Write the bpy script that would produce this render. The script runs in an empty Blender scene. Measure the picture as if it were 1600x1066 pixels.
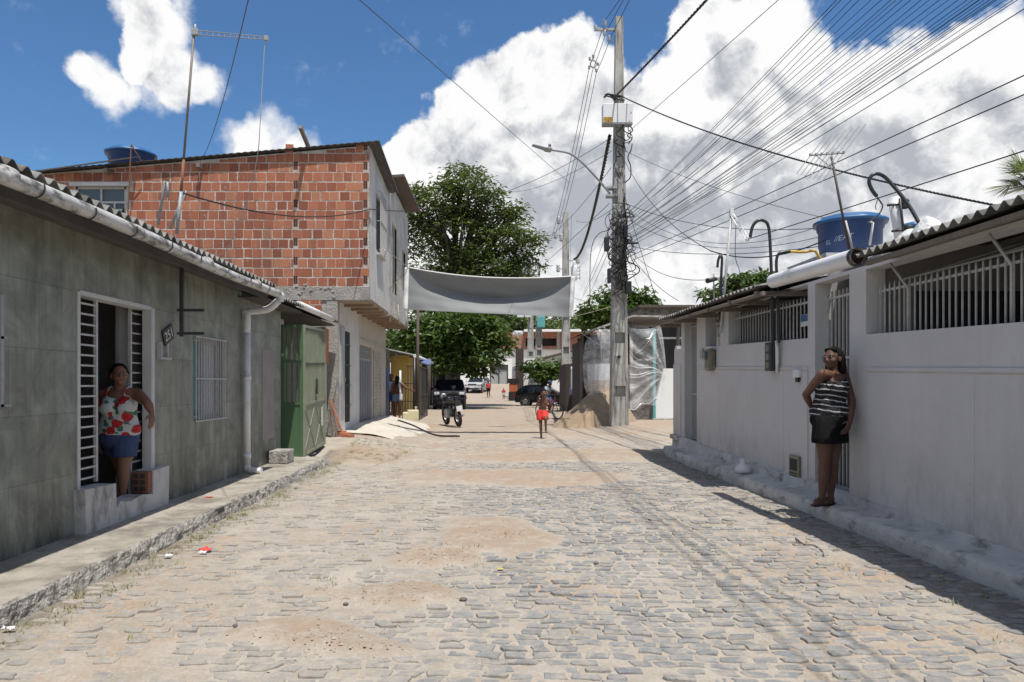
import bpy, bmesh, math, random
from mathutils import Vector, Matrix, noise as mnoise
R = math.radians
F, CX, CY, H = 1150.0, 760.0, 600.0, 1.45
sc = bpy.context.scene
col = sc.collection
random.seed(7)

def at(px, py, Y):
    return Vector(((px-CX)/F*Y, Y, H-(py-CY)/F*Y))

def sst(a, b, x):
    t = max(0.0, min(1.0, (x-a)/(b-a)))
    return t*t*(3-2*t)

# ---------------------------------------------------------------- materials
def nd(nt, typ, **kw):
    n = nt.nodes.new(typ)
    for k, v in kw.items():
        if k in n.inputs.keys():
            n.inputs[k].default_value = v
        else:
            setattr(n, k, v)
    return n

MATS = {}
def c4(c): return (c[0], c[1], c[2], 1)

def base_mat(name, rough=.8, metal=0):
    m = bpy.data.materials.new(name); m.use_nodes = True
    nt = m.node_tree
    b = nt.nodes['Principled BSDF']
    b.inputs['Roughness'].default_value = rough
    b.inputs['Metallic'].default_value = metal
    MATS[name] = m
    return m, nt, b

def coords(nt, stretch=(1, 1, 1)):
    tc = nt.nodes.new('ShaderNodeTexCoord')
    mp = nt.nodes.new('ShaderNodeMapping')
    mp.inputs['Scale'].default_value = stretch
    nt.links.new(tc.outputs['Object'], mp.inputs['Vector'])
    return mp.outputs['Vector']

def ramp(nt, fac, lo, hi, c1, c2):
    r = nt.nodes.new('ShaderNodeValToRGB')
    r.color_ramp.elements[0].position = lo; r.color_ramp.elements[1].position = hi
    r.color_ramp.elements[0].color = c4(c1); r.color_ramp.elements[1].color = c4(c2)
    nt.links.new(fac, r.inputs['Fac'])
    return r.outputs['Color']

def nz(nt, vec, scale, detail=6, rough=.6, dist=0):
    n = nd(nt, 'ShaderNodeTexNoise', Scale=scale, Detail=detail, Roughness=rough, Distortion=dist)
    nt.links.new(vec, n.inputs['Vector'])
    return n.outputs['Fac']

def mixc(nt, fac, a, b, mode='MIX'):
    m = nt.nodes.new('ShaderNodeMix'); m.data_type = 'RGBA'; m.blend_type = mode
    def put(sock, v):
        if hasattr(v, 'is_linked'): nt.links.new(v, sock)
        else: sock.default_value = v if not isinstance(v, tuple) or len(v) == 4 else c4(v)
    if hasattr(fac, 'is_linked'): nt.links.new(fac, m.inputs[0])
    else: m.inputs[0].default_value = fac
    put(m.inputs[6], a); put(m.inputs[7], b)
    return m.outputs[2]

def bumpit(nt, b, h, strength=.3, dist=.02):
    bp = nd(nt, 'ShaderNodeBump', Strength=strength, Distance=dist)
    nt.links.new(h, bp.inputs['Height'])
    nt.links.new(bp.outputs['Normal'], b.inputs['Normal'])

def M(name, c1, c2=None, scale=3, lo=.35, hi=.68, rough=.8, metal=0, bump=0, bscale=60, bdist=.01, stretch=(1, 1, 1),
      c3=None, s3=1.2, lo3=.5, hi3=.75, st3=(1, 1, 1)):
    m, nt, b = base_mat(name, rough, metal)
    v = coords(nt, stretch)
    if c2 is None: c2 = tuple(x*.82 for x in c1)
    c = ramp(nt, nz(nt, v, scale), lo, hi, c1, c2)
    if c3:
        v3 = coords(nt, st3)
        f3 = ramp(nt, nz(nt, v3, s3, 8, .65), lo3, hi3, (0, 0, 0), (1, 1, 1))
        c = mixc(nt, f3, c, c3)
    nt.links.new(c, b.inputs['Base Color'])
    if bump: bumpit(nt, b, nz(nt, v, bscale, 5), bump, bdist)
    return m

def leaf_mat(name, c1, c2, trans=.35):
    m, nt, b = base_mat(name, .5)
    v = coords(nt)
    at_ = nt.nodes.new('ShaderNodeAttribute'); at_.attribute_name = 'rnd'
    c = ramp(nt, at_.outputs['Fac'], .1, .95, c1, c2)
    nt.links.new(c, b.inputs['Base Color'])
    tr = nt.nodes.new('ShaderNodeBsdfTranslucent')
    c2_ = mixc(nt, .5, c, (.2, .3, .03))
    nt.links.new(c2_, tr.inputs['Color'])
    mx = nt.nodes.new('ShaderNodeMixShader'); mx.inputs[0].default_value = trans
    nt.links.new(b.outputs[0], mx.inputs[1]); nt.links.new(tr.outputs[0], mx.inputs[2])
    nt.links.new(mx.outputs[0], nt.nodes['Material Output'].inputs['Surface'])
    return m

def wall_uv(nt, axis):
    """in-plane coordinates: axis 'x' = wall facing +-X (uses Y,Z), 'y' = wall facing +-Y (uses X,Z)"""
    tc = nt.nodes.new('ShaderNodeTexCoord'); s = nt.nodes.new('ShaderNodeSeparateXYZ')
    nt.links.new(tc.outputs['Object'], s.inputs[0])
    c = nt.nodes.new('ShaderNodeCombineXYZ')
    nt.links.new(s.outputs['Y' if axis == 'x' else 'X'], c.inputs[0]); nt.links.new(s.outputs['Z'], c.inputs[1])
    return c.outputs[0], tc.outputs['Object'], s

# ---------------------------------------------------------------- mesh helper
class MB:
    def __init__(s): s.v = []; s.f = []; s.sm = []; s.mi = []
    def add(s, vs, fs, smooth=False, mi=0):
        o = len(s.v); s.v.extend(Vector(p) for p in vs)
        for f in fs: s.f.append(tuple(i+o for i in f)); s.sm.append(smooth); s.mi.append(mi)
        return s
    def box(s, x0, x1, y0, y1, z0, z1, mi=0, bev=0):
        if x1 < x0: x0, x1 = x1, x0
        if y1 < y0: y0, y1 = y1, y0
        if z1 < z0: z0, z1 = z1, z0
        vs = [(x, y, z) for z in (z0, z1) for y in (y0, y1) for x in (x0, x1)]
        fs = [(0, 2, 3, 1), (4, 5, 7, 6), (0, 1, 5, 4), (2, 6, 7, 3), (0, 4, 6, 2), (1, 3, 7, 5)]
        if bev:
            bm = bmesh.new(); bv = [bm.verts.new(p) for p in vs]
            for f in fs: bm.faces.new([bv[i] for i in f])
            bmesh.ops.bevel(bm, geom=bm.edges[:], offset=bev, segments=2, affect='EDGES', profile=.6)
            bm.verts.index_update()
            s.add([v.co.copy() for v in bm.verts], [[v.index for v in f.verts] for f in bm.faces], False, mi); bm.free()
            return s
        return s.add(vs, fs, False, mi)
    def obox(s, c, size, mat=None, mi=0, bev=0):
        t = MB(); hx, hy, hz = [k/2 for k in size]
        t.box(-hx, hx, -hy, hy, -hz, hz, 0, bev)
        M4 = mat or Matrix()
        return s.add([M4 @ v + Vector(c) for v in t.v], t.f, False, mi)
    def tube(s, pts, r, n=8, mi=0, cap=True, sx=1.0):
        pts = [Vector(p) for p in pts]; k = len(pts)
        rs = r if isinstance(r, (list, tuple)) else [r]*k
        up = None; vs = []; fs = []
        for i, p in enumerate(pts):
            d = (pts[min(i+1, k-1)]-pts[max(i-1, 0)])
            if d.length < 1e-9: d = Vector((0, 0, 1))
            d.normalize()
            if up is None:
                up = d.orthogonal().normalized()
                if abs(d.z) < .9: up = (Vector((0, 0, 1))-d*d.z).normalized()
                elif abs(d.z) >= .9: up = (Vector((0, 1, 0))-d*d.y).normalized()
            else:
                up = (up-d*up.dot(d)).normalized()
            b = d.cross(up)
            for j in range(n):
                a = 2*math.pi*j/n+ (math.pi/4 if n == 4 else 0)
                vs.append(p+up*math.cos(a)*rs[i]+b*math.sin(a)*rs[i]*sx)
        for i in range(k-1):
            for j in range(n):
                fs.append((i*n+j, i*n+(j+1) % n, (i+1)*n+(j+1) % n, (i+1)*n+j))
        s.add(vs, fs, n > 5, mi)
        if cap:
            o = len(s.v)-len(vs)
            s.f.append(tuple(o+j for j in reversed(range(n)))); s.sm.append(False); s.mi.append(mi)
            s.f.append(tuple(o+(k-1)*n+j for j in range(n))); s.sm.append(False); s.mi.append(mi)
        return s
    def lathe(s, prof, c=(0, 0, 0), n=24, mi=0, smooth=True, sq=None):
        c = Vector(c); vs = []; fs = []; k = len(prof)
        for (r, z) in prof:
            for j in range(n):
                a = 2*math.pi*j/n
                q = 1 if not sq else sq(a, z)
                vs.append(c+Vector((r*q*math.cos(a), r*q*math.sin(a), z)))
        for i in range(k-1):
            for j in range(n):
                fs.append((i*n+j, i*n+(j+1) % n, (i+1)*n+(j+1) % n, (i+1)*n+j))
        fs.append(tuple(reversed(range(n)))); fs.append(tuple((k-1)*n+j for j in range(n)))
        return s.add(vs, fs, smooth, mi)
    def grid(s, fn, us, ws, smooth=True, mi=0):
        vs = [fn(u, w) for w in ws for u in us]; nu = len(us)
        fs = [(j*nu+i, j*nu+i+1, (j+1)*nu+i+1, (j+1)*nu+i) for j in range(len(ws)-1) for i in range(nu-1)]
        return s.add(vs, fs, smooth, mi)
    def prism(s, poly, axis, a0, a1, mi=0):
        """poly of 2d points in the plane normal to axis ('x': (y,z), 'y': (x,z), 'z': (x,y))"""
        def P(p, a): return {'x': (a, p[0], p[1]), 'y': (p[0], a, p[1]), 'z': (p[0], p[1], a)}[axis]
        n = len(poly)
        vs = [P(p, a0) for p in poly]+[P(p, a1) for p in poly]
        fs = [tuple(range(n)), tuple(range(2*n-1, n-1, -1))]+[(i, i+n, (i+1) % n+n, (i+1) % n) for i in range(n)]
        return s.add(vs, fs, False, mi)
    def wallgrid(s, axis, c0, c1, a0, a1, z0, z1, holes, step=None):
        """a wall slab between planes c0,c1 with rectangular holes (a0,a1,z0,z1)"""
        aa = sorted({a0, a1, *[h[0] for h in holes], *[h[1] for h in holes]})
        zz = sorted({z0, z1, *[h[2] for h in holes], *[h[3] for h in holes]})
        aa = [a for a in aa if a0-1e-6 <= a <= a1+1e-6]; zz = [z for z in zz if z0-1e-6 <= z <= z1+1e-6]
        if step:
            def fill(L):
                o = []
                for p, q in zip(L, L[1:]):
                    k = max(1, int((q-p)/step)); o += [p+(q-p)*i/k for i in range(k)]
                return o+[L[-1]]
            aa, zz = fill(aa), fill(zz)
        def solid(i, j):
            if i < 0 or j < 0 or i >= len(aa)-1 or j >= len(zz)-1: return False
            ma, mz = (aa[i]+aa[i+1])/2, (zz[j]+zz[j+1])/2
            return not any(h[0] < ma < h[1] and h[2] < mz < h[3] for h in holes)
        def P(c, a, z): return (c, a, z) if axis == 'x' else (a, c, z)
        for i in range(len(aa)-1):
            for j in range(len(zz)-1):
                if not solid(i, j): continue
                p, q, r, t = aa[i], aa[i+1], zz[j], zz[j+1]
                for c in (c0, c1): s.add([P(c, p, r), P(c, q, r), P(c, q, t), P(c, p, t)], [(0, 1, 2, 3)])
                if not solid(i-1, j): s.add([P(c0, p, r), P(c1, p, r), P(c1, p, t), P(c0, p, t)], [(0, 1, 2, 3)])
                if not solid(i+1, j): s.add([P(c0, q, r), P(c1, q, r), P(c1, q, t), P(c0, q, t)], [(0, 1, 2, 3)])
                if not solid(i, j-1): s.add([P(c0, p, r), P(c1, p, r), P(c1, q, r), P(c0, q, r)], [(0, 1, 2, 3)])
                if not solid(i, j+1): s.add([P(c0, p, t), P(c1, p, t), P(c1, q, t), P(c0, q, t)], [(0, 1, 2, 3)])
        return s
    def warp(s, fn): s.v = [Vector(fn(p)) for p in s.v]; return s
    def build(s, name, mats, parent=None, recalc=True, fix=True):
        if parent is None:
            if fix and s.v:
                xs = [p.x for p in s.v]; ys = [p.y for p in s.v]; z = min(p.z for p in s.v)
                org = Vector(((min(xs)+max(xs))/2, (min(ys)+max(ys))/2, z))
            else: org = Vector()
        else:
            r = parent
            while r.parent: r = r.parent
            org = Vector() if r.name in LOCAL else r.location.copy()
        me = bpy.data.meshes.new(name)
        me.from_pydata([tuple(p-org) for p in s.v], [], s.f)
        if not isinstance(mats, (list, tuple)): mats = [mats]
        for m in mats: me.materials.append(MATS[m] if isinstance(m, str) else m)
        me.polygons.foreach_set('use_smooth', s.sm)
        me.polygons.foreach_set('material_index', s.mi)
        if recalc:
            bm = bmesh.new(); bm.from_mesh(me)
            bmesh.ops.remove_doubles(bm, verts=bm.verts[:], dist=1e-5) if len(s.v) < 4000 else None
            bmesh.ops.recalc_face_normals(bm, faces=bm.faces[:]); bm.to_mesh(me); bm.free()
        me.update()
        o = bpy.data.objects.new(name, me); col.objects.link(o)
        if parent: o.parent = parent
        else: o.location = org
        return o

LOCAL = set()
def tag(o, label=None, cat=None, group=None, kind=None):
    if label: o['label'] = label
    if cat: o['category'] = cat
    if group: o['group'] = group
    if kind: o['kind'] = kind
    return o
def thing(name, label, cat, loc=(0, 0, 0), rotz=0, group=None, local=False):
    o = bpy.data.objects.new(name, None); col.objects.link(o)
    o.location = loc; o.rotation_euler = (0, 0, rotz); o.empty_display_size = .2
    tag(o, label, cat, group)
    if local or rotz: LOCAL.add(o.name)
    return o
def copy_tree(o, parent=None):
    c = o.copy(); col.objects.link(c); c.parent = parent
    if o.name in LOCAL: LOCAL.add(c.name)
    for ch in list(o.children): copy_tree(ch, c)
    return c
def one(name, mb, mats, label, cat, group=None, **k):
    return tag(mb.build(name, mats, **k), label, cat, group)

def arc(c, r, a0, a1, n, ax1, ax2):
    c = Vector(c); ax1 = Vector(ax1); ax2 = Vector(ax2)
    return [c+ax1*r*math.cos(a0+(a1-a0)*i/n)+ax2*r*math.sin(a0+(a1-a0)*i/n) for i in range(n+1)]

def smooth_path(pts, n=8):
    pts = [Vector(p) for p in pts]; out = []
    P = [pts[0]*2-pts[1]]+pts+[pts[-1]*2-pts[-2]]
    for i in range(1, len(P)-2):
        for k in range(n):
            t = k/n; a, b, c, d = P[i-1], P[i], P[i+1], P[i+2]
            out.append(.5*((2*b)+(c-a)*t+(2*a-5*b+4*c-d)*t*t+(3*b-a-3*c+d)*t**3))
    return out+[pts[-1]]

def text_mb(txt, size, fn, extr=.002):
    cu = bpy.data.curves.new('t', 'FONT'); cu.body = txt; cu.size = size; cu.extrude = extr; cu.align_x = 'CENTER'; cu.align_y = 'CENTER'
    o = bpy.data.objects.new('t', cu); col.objects.link(o)
    dg = bpy.context.evaluated_depsgraph_get(); dg.update()
    me = bpy.data.meshes.new_from_object(o.evaluated_get(dg))
    mb = MB(); mb.add([fn(v.co) for v in me.vertices], [tuple(p.vertices) for p in me.polygons])
    bpy.data.objects.remove(o); bpy.data.curves.remove(cu); bpy.data.meshes.remove(me)
    return mb

def corrugated(x0, z0, x1, z1, y0, y1, wl=.15, amp=.026, th=.008, nx=6):
    """sheet rising from eave (x0,z0) to (x1,z1); waves run across Y"""
    mb = MB(); n = max(4, int((y1-y0)/wl*8)); ys = [y0+(y1-y0)*i/n for i in range(n+1)]
    us = [i/nx for i in range(nx+1)]
    def top(u, y): return Vector((x0+(x1-x0)*u, y, z0+(z1-z0)*u+amp*math.cos(2*math.pi*y/wl)+.004*math.sin(y*3.1)))
    mb.grid(top, us, ys); k = len(mb.v)
    mb.grid(lambda u, y: top(u, y)-Vector((0, 0, th)), us, ys)
    nu = len(us)
    for j in range(len(ys)-1):
        a = j*nu; b = (j+1)*nu
        mb.add([mb.v[a], mb.v[b], mb.v[b+k], mb.v[a+k]], [(0, 1, 2, 3)])
    return mb
# ---------------------------------------------------------------- camera, sun, world
cam = bpy.data.cameras.new('camera'); co = bpy.data.objects.new('camera', cam); col.objects.link(co)
co.location = (0, 0, H); co.rotation_euler = (R(90), 0, 0)
cam.sensor_width = 36; cam.lens = F/1600*36; cam.shift_x = (800-CX)/1600; cam.shift_y = (CY-533)/1600
cam.clip_end = 3000; sc.camera = co
sun = bpy.data.lights.new('sun', 'SUN'); sun.energy = 4.9; sun.angle = R(.53); sun.color = (1, .95, .87)
so = bpy.data.objects.new('sun', sun); col.objects.link(so)
SD = Vector((-.155, .32, -1)).normalized()
so.rotation_euler = SD.to_track_quat('-Z', 'Y').to_euler(); so.location = (5, -10, 30)
sc.view_settings.view_transform = 'Standard'; sc.view_settings.look = 'None'; sc.view_settings.gamma = 1
sc.view_settings.exposure = EXPOSURE = .16
sc.cycles.max_bounces = 7; sc.cycles.transparent_max_bounces = 16

w = bpy.data.worlds.new('World'); sc.world = w; w.use_nodes = True
nt = w.node_tree; bg = nt.nodes['Background']; bg.inputs['Strength'].default_value = .115
sky = nt.nodes.new('ShaderNodeTexSky'); sky.sky_type = 'NISHITA'; sky.sun_disc = False
sky.sun_elevation = math.asin(-SD.z); sky.sun_rotation = math.atan2(-SD.x, -SD.y)
sky.altitude = 0; sky.air_density = 1.0; sky.dust_density = .35; sky.ozone_density = 2.2
tc = nt.nodes.new('ShaderNodeTexCoord')
D = tc.outputs['Generated']
def wm(op, a, b=None, clamp=False):
    n = nt.nodes.new('ShaderNodeMath'); n.operation = op; n.use_clamp = clamp
    for i, v in enumerate((a, b)):
        if v is None: continue
        if hasattr(v, 'is_linked'): nt.links.new(v, n.inputs[i])
        else: n.inputs[i].default_value = v
    return n.outputs[0]
def wnoise(scale, detail=8, rough=.6, lac=2.0, dist=0, vec=None, out='Fac'):
    n = nd(nt, 'ShaderNodeTexNoise', Scale=scale, Detail=detail, Roughness=rough, Lacunarity=lac, Distortion=dist)
    nt.links.new(vec or D, n.inputs['Vector']); return n.outputs[out]
# billow the direction a little before measuring the cloud masses
wn = wnoise(9, 6, .55, out='Color')
sb = nt.nodes.new('ShaderNodeVectorMath'); sb.operation = 'SUBTRACT'; nt.links.new(wn, sb.inputs[0]); sb.inputs[1].default_value = (.5, .5, .5)
scl = nt.nodes.new('ShaderNodeVectorMath'); scl.operation = 'SCALE'; nt.links.new(sb.outputs[0], scl.inputs[0]); scl.inputs['Scale'].default_value = .075
ad = nt.nodes.new('ShaderNodeVectorMath'); ad.operation = 'ADD'; nt.links.new(D, ad.inputs[0]); nt.links.new(scl.outputs[0], ad.inputs[1])
nrm = nt.nodes.new('ShaderNodeVectorMath'); nrm.operation = 'NORMALIZE'; nt.links.new(ad.outputs[0], nrm.inputs[0])
DW = nrm.outputs[0]
def blob(px, py, r, vec):
    d = Vector(((px-CX)/F, 1, (CY-py)/F)); cosf = 1/d.length; d.normalize()
    rr = r/F*cosf**1.5
    n = nt.nodes.new('ShaderNodeVectorMath'); n.operation = 'DOT_PRODUCT'
    nt.links.new(vec, n.inputs[0]); n.inputs[1].default_value = d
    m = nt.nodes.new('ShaderNodeMapRange'); m.clamp = True
    nt.links.new(n.outputs['Value'], m.inputs['Value'])
    m.inputs['From Min'].default_value = 1-rr*rr/2; m.inputs['From Max'].default_value = 1
    m.inputs['To Min'].default_value = 0; m.inputs['To Max'].default_value = 1
    return m.outputs[0]
def total(lst, vec):
    acc = None
    for b in lst:
        o = blob(*b, vec); acc = o if acc is None else wm('ADD', acc, o)
    return acc
CL = [(705, 255, 120), (765, 175, 95), (800, 125, 75), (850, 150, 110), (910, 105, 75), (960, 210, 130), (1085, 95, 85), (1110, 40, 75), (1125, 210, 150),
      (1215, 60, 100), (1250, 210, 160), (1420, 150, 120), (1400, 290, 190), (1560, 110, 120), (1580, 270, 180), (1050, 340, 170),
      (880, 330, 170), (750, 360, 150), (640, 245, 62), (610, 300, 85), (1200, 420, 210), (1000, 460, 260), (700, 460, 210),
      (1700, 200, 250), (1900, 300, 400), (1750, 60, 120), 
      (248, 40, 70), (215, 95, 48), (255, 100, 50), (140, 115, 50), (172, 140, 46), (330, 138, 44), (215, 15, 54), (285, 75, 46), (285, 25, 50), (110, 105, 30), (240, 135, 62), (300, 118, 50), (285, 145, 40),
      (420, 225, 62), (378, 228, 48), (480, 240, 45)]
dens = wm('MINIMUM', total(CL[:28], DW), 1.15); densl = wm('MINIMUM', wm('MULTIPLY', total(CL[28:], DW), .80), 1.1)
fb = wnoise(16, 9, .62); fb2 = wnoise(44, 6, .6)
e = wm('ADD', wm('MULTIPLY', wm('SUBTRACT', fb, .5), 1.15), wm('MULTIPLY', wm('SUBTRACT', fb2, .5), .6))
dd = wm('ADD', dens, e)
mr = nt.nodes.new('ShaderNodeMapRange'); mr.interpolation_type = 'SMOOTHSTEP'
nt.links.new(dd, mr.inputs['Value']); mr.inputs['From Min'].default_value = .26; mr.inputs['From Max'].default_value = .62
mask = mr.outputs[0]
def sstep(v, a, b_):
    n = nt.nodes.new('ShaderNodeMapRange'); n.interpolation_type = 'SMOOTHSTEP'; nt.links.new(v, n.inputs['Value'])
    n.inputs['From Min'].default_value = a; n.inputs['From Max'].default_value = b_; return n.outputs[0]
mask = wm('MAXIMUM', mask, sstep(wm('ADD', densl, wm('MULTIPLY', e, 1.3)), .16, 1.1))
# unseen broken cloud added overhead and behind to neutralise the blue fill light
sx3 = nt.nodes.new('ShaderNodeSeparateXYZ'); nt.links.new(D, sx3.inputs[0])
zone = wm('MAXIMUM', sstep(sx3.outputs['Z'], .60, .74), sstep(wm('MULTIPLY', sx3.outputs['Y'], -1.0), 0.0, .25))
mask = wm('MAXIMUM', mask, wm('MULTIPLY', zone, sstep(wnoise(2.6, 8, .6), .42, .60)))
GR = [(850, 290, 150), (960, 330, 130), (1190, 320, 200), (1320, 330, 150), (1130, 95, 70), (1160, 130, 80), (740, 300, 90), (1420, 260, 150), (1560, 200, 120), (1250, 140, 60),
      (1050, 300, 140), (250, 130, 50), (700, 250, 60), (430, 245, 40), (1600, 330, 150), (900, 400, 120)]
gs = total(GR, DW)
gn = wnoise(6.5, 8, .62)
# relief: the puffs' sides away from the sun come out greyer
of_ = nt.nodes.new('ShaderNodeVectorMath'); of_.operation = 'ADD'; nt.links.new(DW, of_.inputs[0]); of_.inputs[1].default_value = (.012, -.01, .022)
n_a = wnoise(15, 7, .58, vec=DW); n_b = wnoise(15, 7, .58, vec=of_.outputs[0])
rel = wm('MULTIPLY', wm('SUBTRACT', n_b, n_a), 2.6)
gray = wm('ADD', wm('ADD', wm('MULTIPLY', gs, .40), wm('MULTIPLY', wm('SUBTRACT', gn, .45), 1.7)), rel)
gmr = nt.nodes.new('ShaderNodeMapRange'); gmr.interpolation_type = 'SMOOTHSTEP'; nt.links.new(gray, gmr.inputs['Value'])
gmr.inputs['From Min'].default_value = .1; gmr.inputs['From Max'].default_value = .95
CK = 7.7
ccol = mixc(nt, gmr.outputs[0], (CK*1.0, CK*1.0, CK*1.0, 1), (CK*.46, CK*.49, CK*.54, 1))
tint = mixc(nt, 1.0, sky.outputs[0], (.54, .78, .97, 1), 'MULTIPLY')
ccol = mixc(nt, wm('MULTIPLY', zone, .5), ccol, (CK*.38, CK*.39, CK*.40, 1))  # added cloud greyed to keep the fill in the shadows low
fin = mixc(nt, mask, tint, ccol)
nt.links.new(fin, bg.inputs['Color'])
# ---------------------------------------------------------------- ground
def terr(x, y):
    z = .2*sst(-1.3, -3.3, x)*sst(13.6, 16.5, y)*(1-sst(30, 36, y))
    z += .2*sst(2.4, 4.6, x)*sst(18.5, 24, y)*(1-sst(34, 44, y))
    z += 1.45*sst(63, 90, y)
    return z
PATCH = [(.05, 7.1, .62, .85), (.55, 11.4, 1.7, 1.1), (-.62, 5.1, .42, .40), (-.9, 4.1, .5, .3), (-.35, 6.1, .3, .35), (1.3, 15.0, 2.6, 1.2), (-2.2, 14.6, .9, 1.6)]
def patch(x, y):
    wx = x+.35*mnoise.noise(Vector((x*1.3, y*1.1, 3.7))); wy = y+.4*mnoise.noise(Vector((x*1.2, y*1.2, 9.1)))
    b = 0
    for (cx, cy, rx, ry) in PATCH:
        d = ((wx-cx)/rx)**2+((wy-cy)/ry)**2
        b = max(b, 1-sst(.45, 1.25, d))
    return b
def sand(x, y):
    """height of the loose sand between and over the setts"""
    n1 = mnoise.noise(Vector((x*1.1, y*.9, 0))); n2 = mnoise.noise(Vector((x*4.3, y*3.7, 5))); n3 = mnoise.noise(Vector((x*16, y*16, 2)))
    h = -.006+.010*n1+.009*n2+.005*n3
    p = patch(x, y); h += .034*p+p*.012*mnoise.noise(Vector((x*7, y*7, 1)))
    h += .008*sst(.6, -1.4, x)*sst(9.0, 4.5, y)                      # sandier low left
    h += .010*sst(2.3, 3.3, x)*(1-.5*sst(8, 12, y))+.004*sst(-2.0, -2.8, x)
    h += .05*sst(13.2, 18.5, y+.8*n1)
    return h
def sand_s(x, y):
    return -.006+.010*mnoise.noise(Vector((x*1.1, y*.9, 0)))+.034*patch(x, y)*.5+.008*sst(.6, -1.4, x)*sst(9.0, 4.5, y)+.010*sst(2.3, 3.3, x)*(1-.5*sst(8, 12, y))+.004*sst(-2.0, -2.8, x)+.05*sst(13.2, 18.5, y)
def gh(x, y):
    z = terr(x, y)
    if y < 26 and -6 < x < 7: z += sand(x, y)
    else: z += .02*mnoise.noise(Vector((x*.7, y*.5, 0)))
    return z
def lines(a, b, st, lo, hi, g=1.35):
    L = []; v = a
    while v < b-1e-6: L.append(v); v += st
    L.append(b); s = st
    up = [b]; 
    while up[-1] < hi: s *= g; up.append(up[-1]+s)
    s = st; dn = [a]
    while dn[-1] > lo: s *= g; dn.append(dn[-1]-s)
    return list(reversed(dn[1:]))+L+up[1:]
xs = lines(-3.3, 4.1, .045, -900, 900); ys = lines(2.6, 22.0, .055, -400, 1500, 1.12)
gm = MB(); gm.grid(lambda x, y: Vector((x, y, gh(x, y))), xs, ys)
pat = [max(patch(p.x, p.y) if (2 < p.y < 19 and -4 < p.x < 5) else 0.0, .85*sst(14, 24, p.y)) for p in gm.v]
m, nt, b = base_mat('sandy_ground', .95)
v = coords(nt)
c = ramp(nt, nz(nt, v, 1.3, 8, .62), .36, .66, (.395, .357, .308), (.305, .266, .22))
c = mixc(nt, ramp(nt, nz(nt, v, .55, 8, .7), .50, .62, (0, 0, 0), (.85,)*3), c, (.33, .23, .155))
c = mixc(nt, ramp(nt, nz(nt, v, 34, 4, .7), .45, .75, (0, 0, 0), (.8,)*3), c, (.47, .42, .36))
c = mixc(nt, ramp(nt, nz(nt, v, 75, 3, .7), .60, .68, (0, 0, 0), (.8,)*3), c, (.20, .165, .13))
c = mixc(nt, ramp(nt, nz(nt, v, 2.4, 9, .72), .50, .66, (0, 0, 0), (.7,)*3), c, (.27, .235, .19))
kerb_shade = nt.nodes.new('ShaderNodeAttribute'); kerb_shade.attribute_name = 'gutter'  # 'gutter' mask: painted shade by the right kerb, darker strip by the left
kerb_shade_fac = nt.nodes.new('ShaderNodeMath'); kerb_shade_fac.operation = 'MULTIPLY'; nt.links.new(kerb_shade.outputs['Fac'], kerb_shade_fac.inputs[0]); nt.links.new(ramp(nt, nz(nt, v, 3.5, 8, .7), .30, .62, (.2,)*3, (1,)*3), kerb_shade_fac.inputs[1])
c = mixc(nt, kerb_shade_fac.outputs[0], c, (.155, .135, .11))  # darkens ground colour along the kerbs; on the right this is painted shade
c = mixc(nt, ramp(nt, nz(nt, v, 48, 4, .75), .63, .70, (0, 0, 0), (.9,)*3), c, (.56, .53, .48))
c = mixc(nt, ramp(nt, nz(nt, v, 26, 5, .75), .64, .72, (0, 0, 0), (.8,)*3), c, (.16, .13, .105))
pat_ = nt.nodes.new('ShaderNodeAttribute'); pat_.attribute_name = 'patch'
mpat = nt.nodes.new('ShaderNodeMath'); mpat.operation = 'MULTIPLY'; nt.links.new(pat_.outputs['Fac'], mpat.inputs[0]); nt.links.new(ramp(nt, nz(nt, v, 5.2, 9, .78), .40, .56, (.1,)*3, (.9,)*3), mpat.inputs[1])
c = mixc(nt, mpat.outputs[0], c, (.315, .235, .17))
nt.links.new(c, b.inputs['Base Color'])
h = wmx = nt.nodes.new('ShaderNodeMath'); h.operation = 'ADD'
nt.links.new(nz(nt, v, 30, 6, .7), h.inputs[0]); nt.links.new(nz(nt, v, 7, 6, .7), h.inputs[1])
bumpit(nt, b, h.outputs[0], .55, .03)
go_ = gm.build('ground', 'sandy_ground', recalc=False, fix=False); pa3 = go_.data.attributes.new('patch', 'FLOAT', 'POINT'); pa3.data.foreach_set('value', pat); pa4 = go_.data.attributes.new('gutter', 'FLOAT', 'POINT'); pa4.data.foreach_set('value', [(sst(2.95, 3.5, p.x)+sst(-2.45, -2.8, p.x)) if (2 < p.y < 15 and -3.2 < p.x < 4) else 0.0 for p in gm.v])  # 'gutter' mask: painted shade by the right kerb, darker strip by the left
tag(go_, 'pale sandy street ground and bare dirt', None, None, 'structure')

# granite setts: real stones sitting in the sand, courses across the street
m, nt, b = base_mat('granite_sett', .78)
v = coords(nt)
a_ = nt.nodes.new('ShaderNodeAttribute'); a_.attribute_name = 'rnd'
c = ramp(nt, a_.outputs['Fac'], .05, .95, (.185, .195, .205), (.265, .27, .275))
c = mixc(nt, ramp(nt, nz(nt, v, 55, 5, .7), .4, .7, (0, 0, 0), (.5,)*3), c, (.14, .14, .142))
c = mixc(nt, ramp(nt, nz(nt, v, 9, 7, .7), .44, .66, (0, 0, 0), (.8,)*3), c, (.42, .37, .31))
du_ = nt.nodes.new('ShaderNodeAttribute'); du_.attribute_name = 'dust'
dm_ = nt.nodes.new('ShaderNodeMath'); dm_.operation = 'MULTIPLY'; nt.links.new(du_.outputs['Fac'], dm_.inputs[0]); nt.links.new(ramp(nt, nz(nt, v, 22, 8, .75), .36, .60, (.25,)*3, (1,)*3), dm_.inputs[1])
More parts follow.
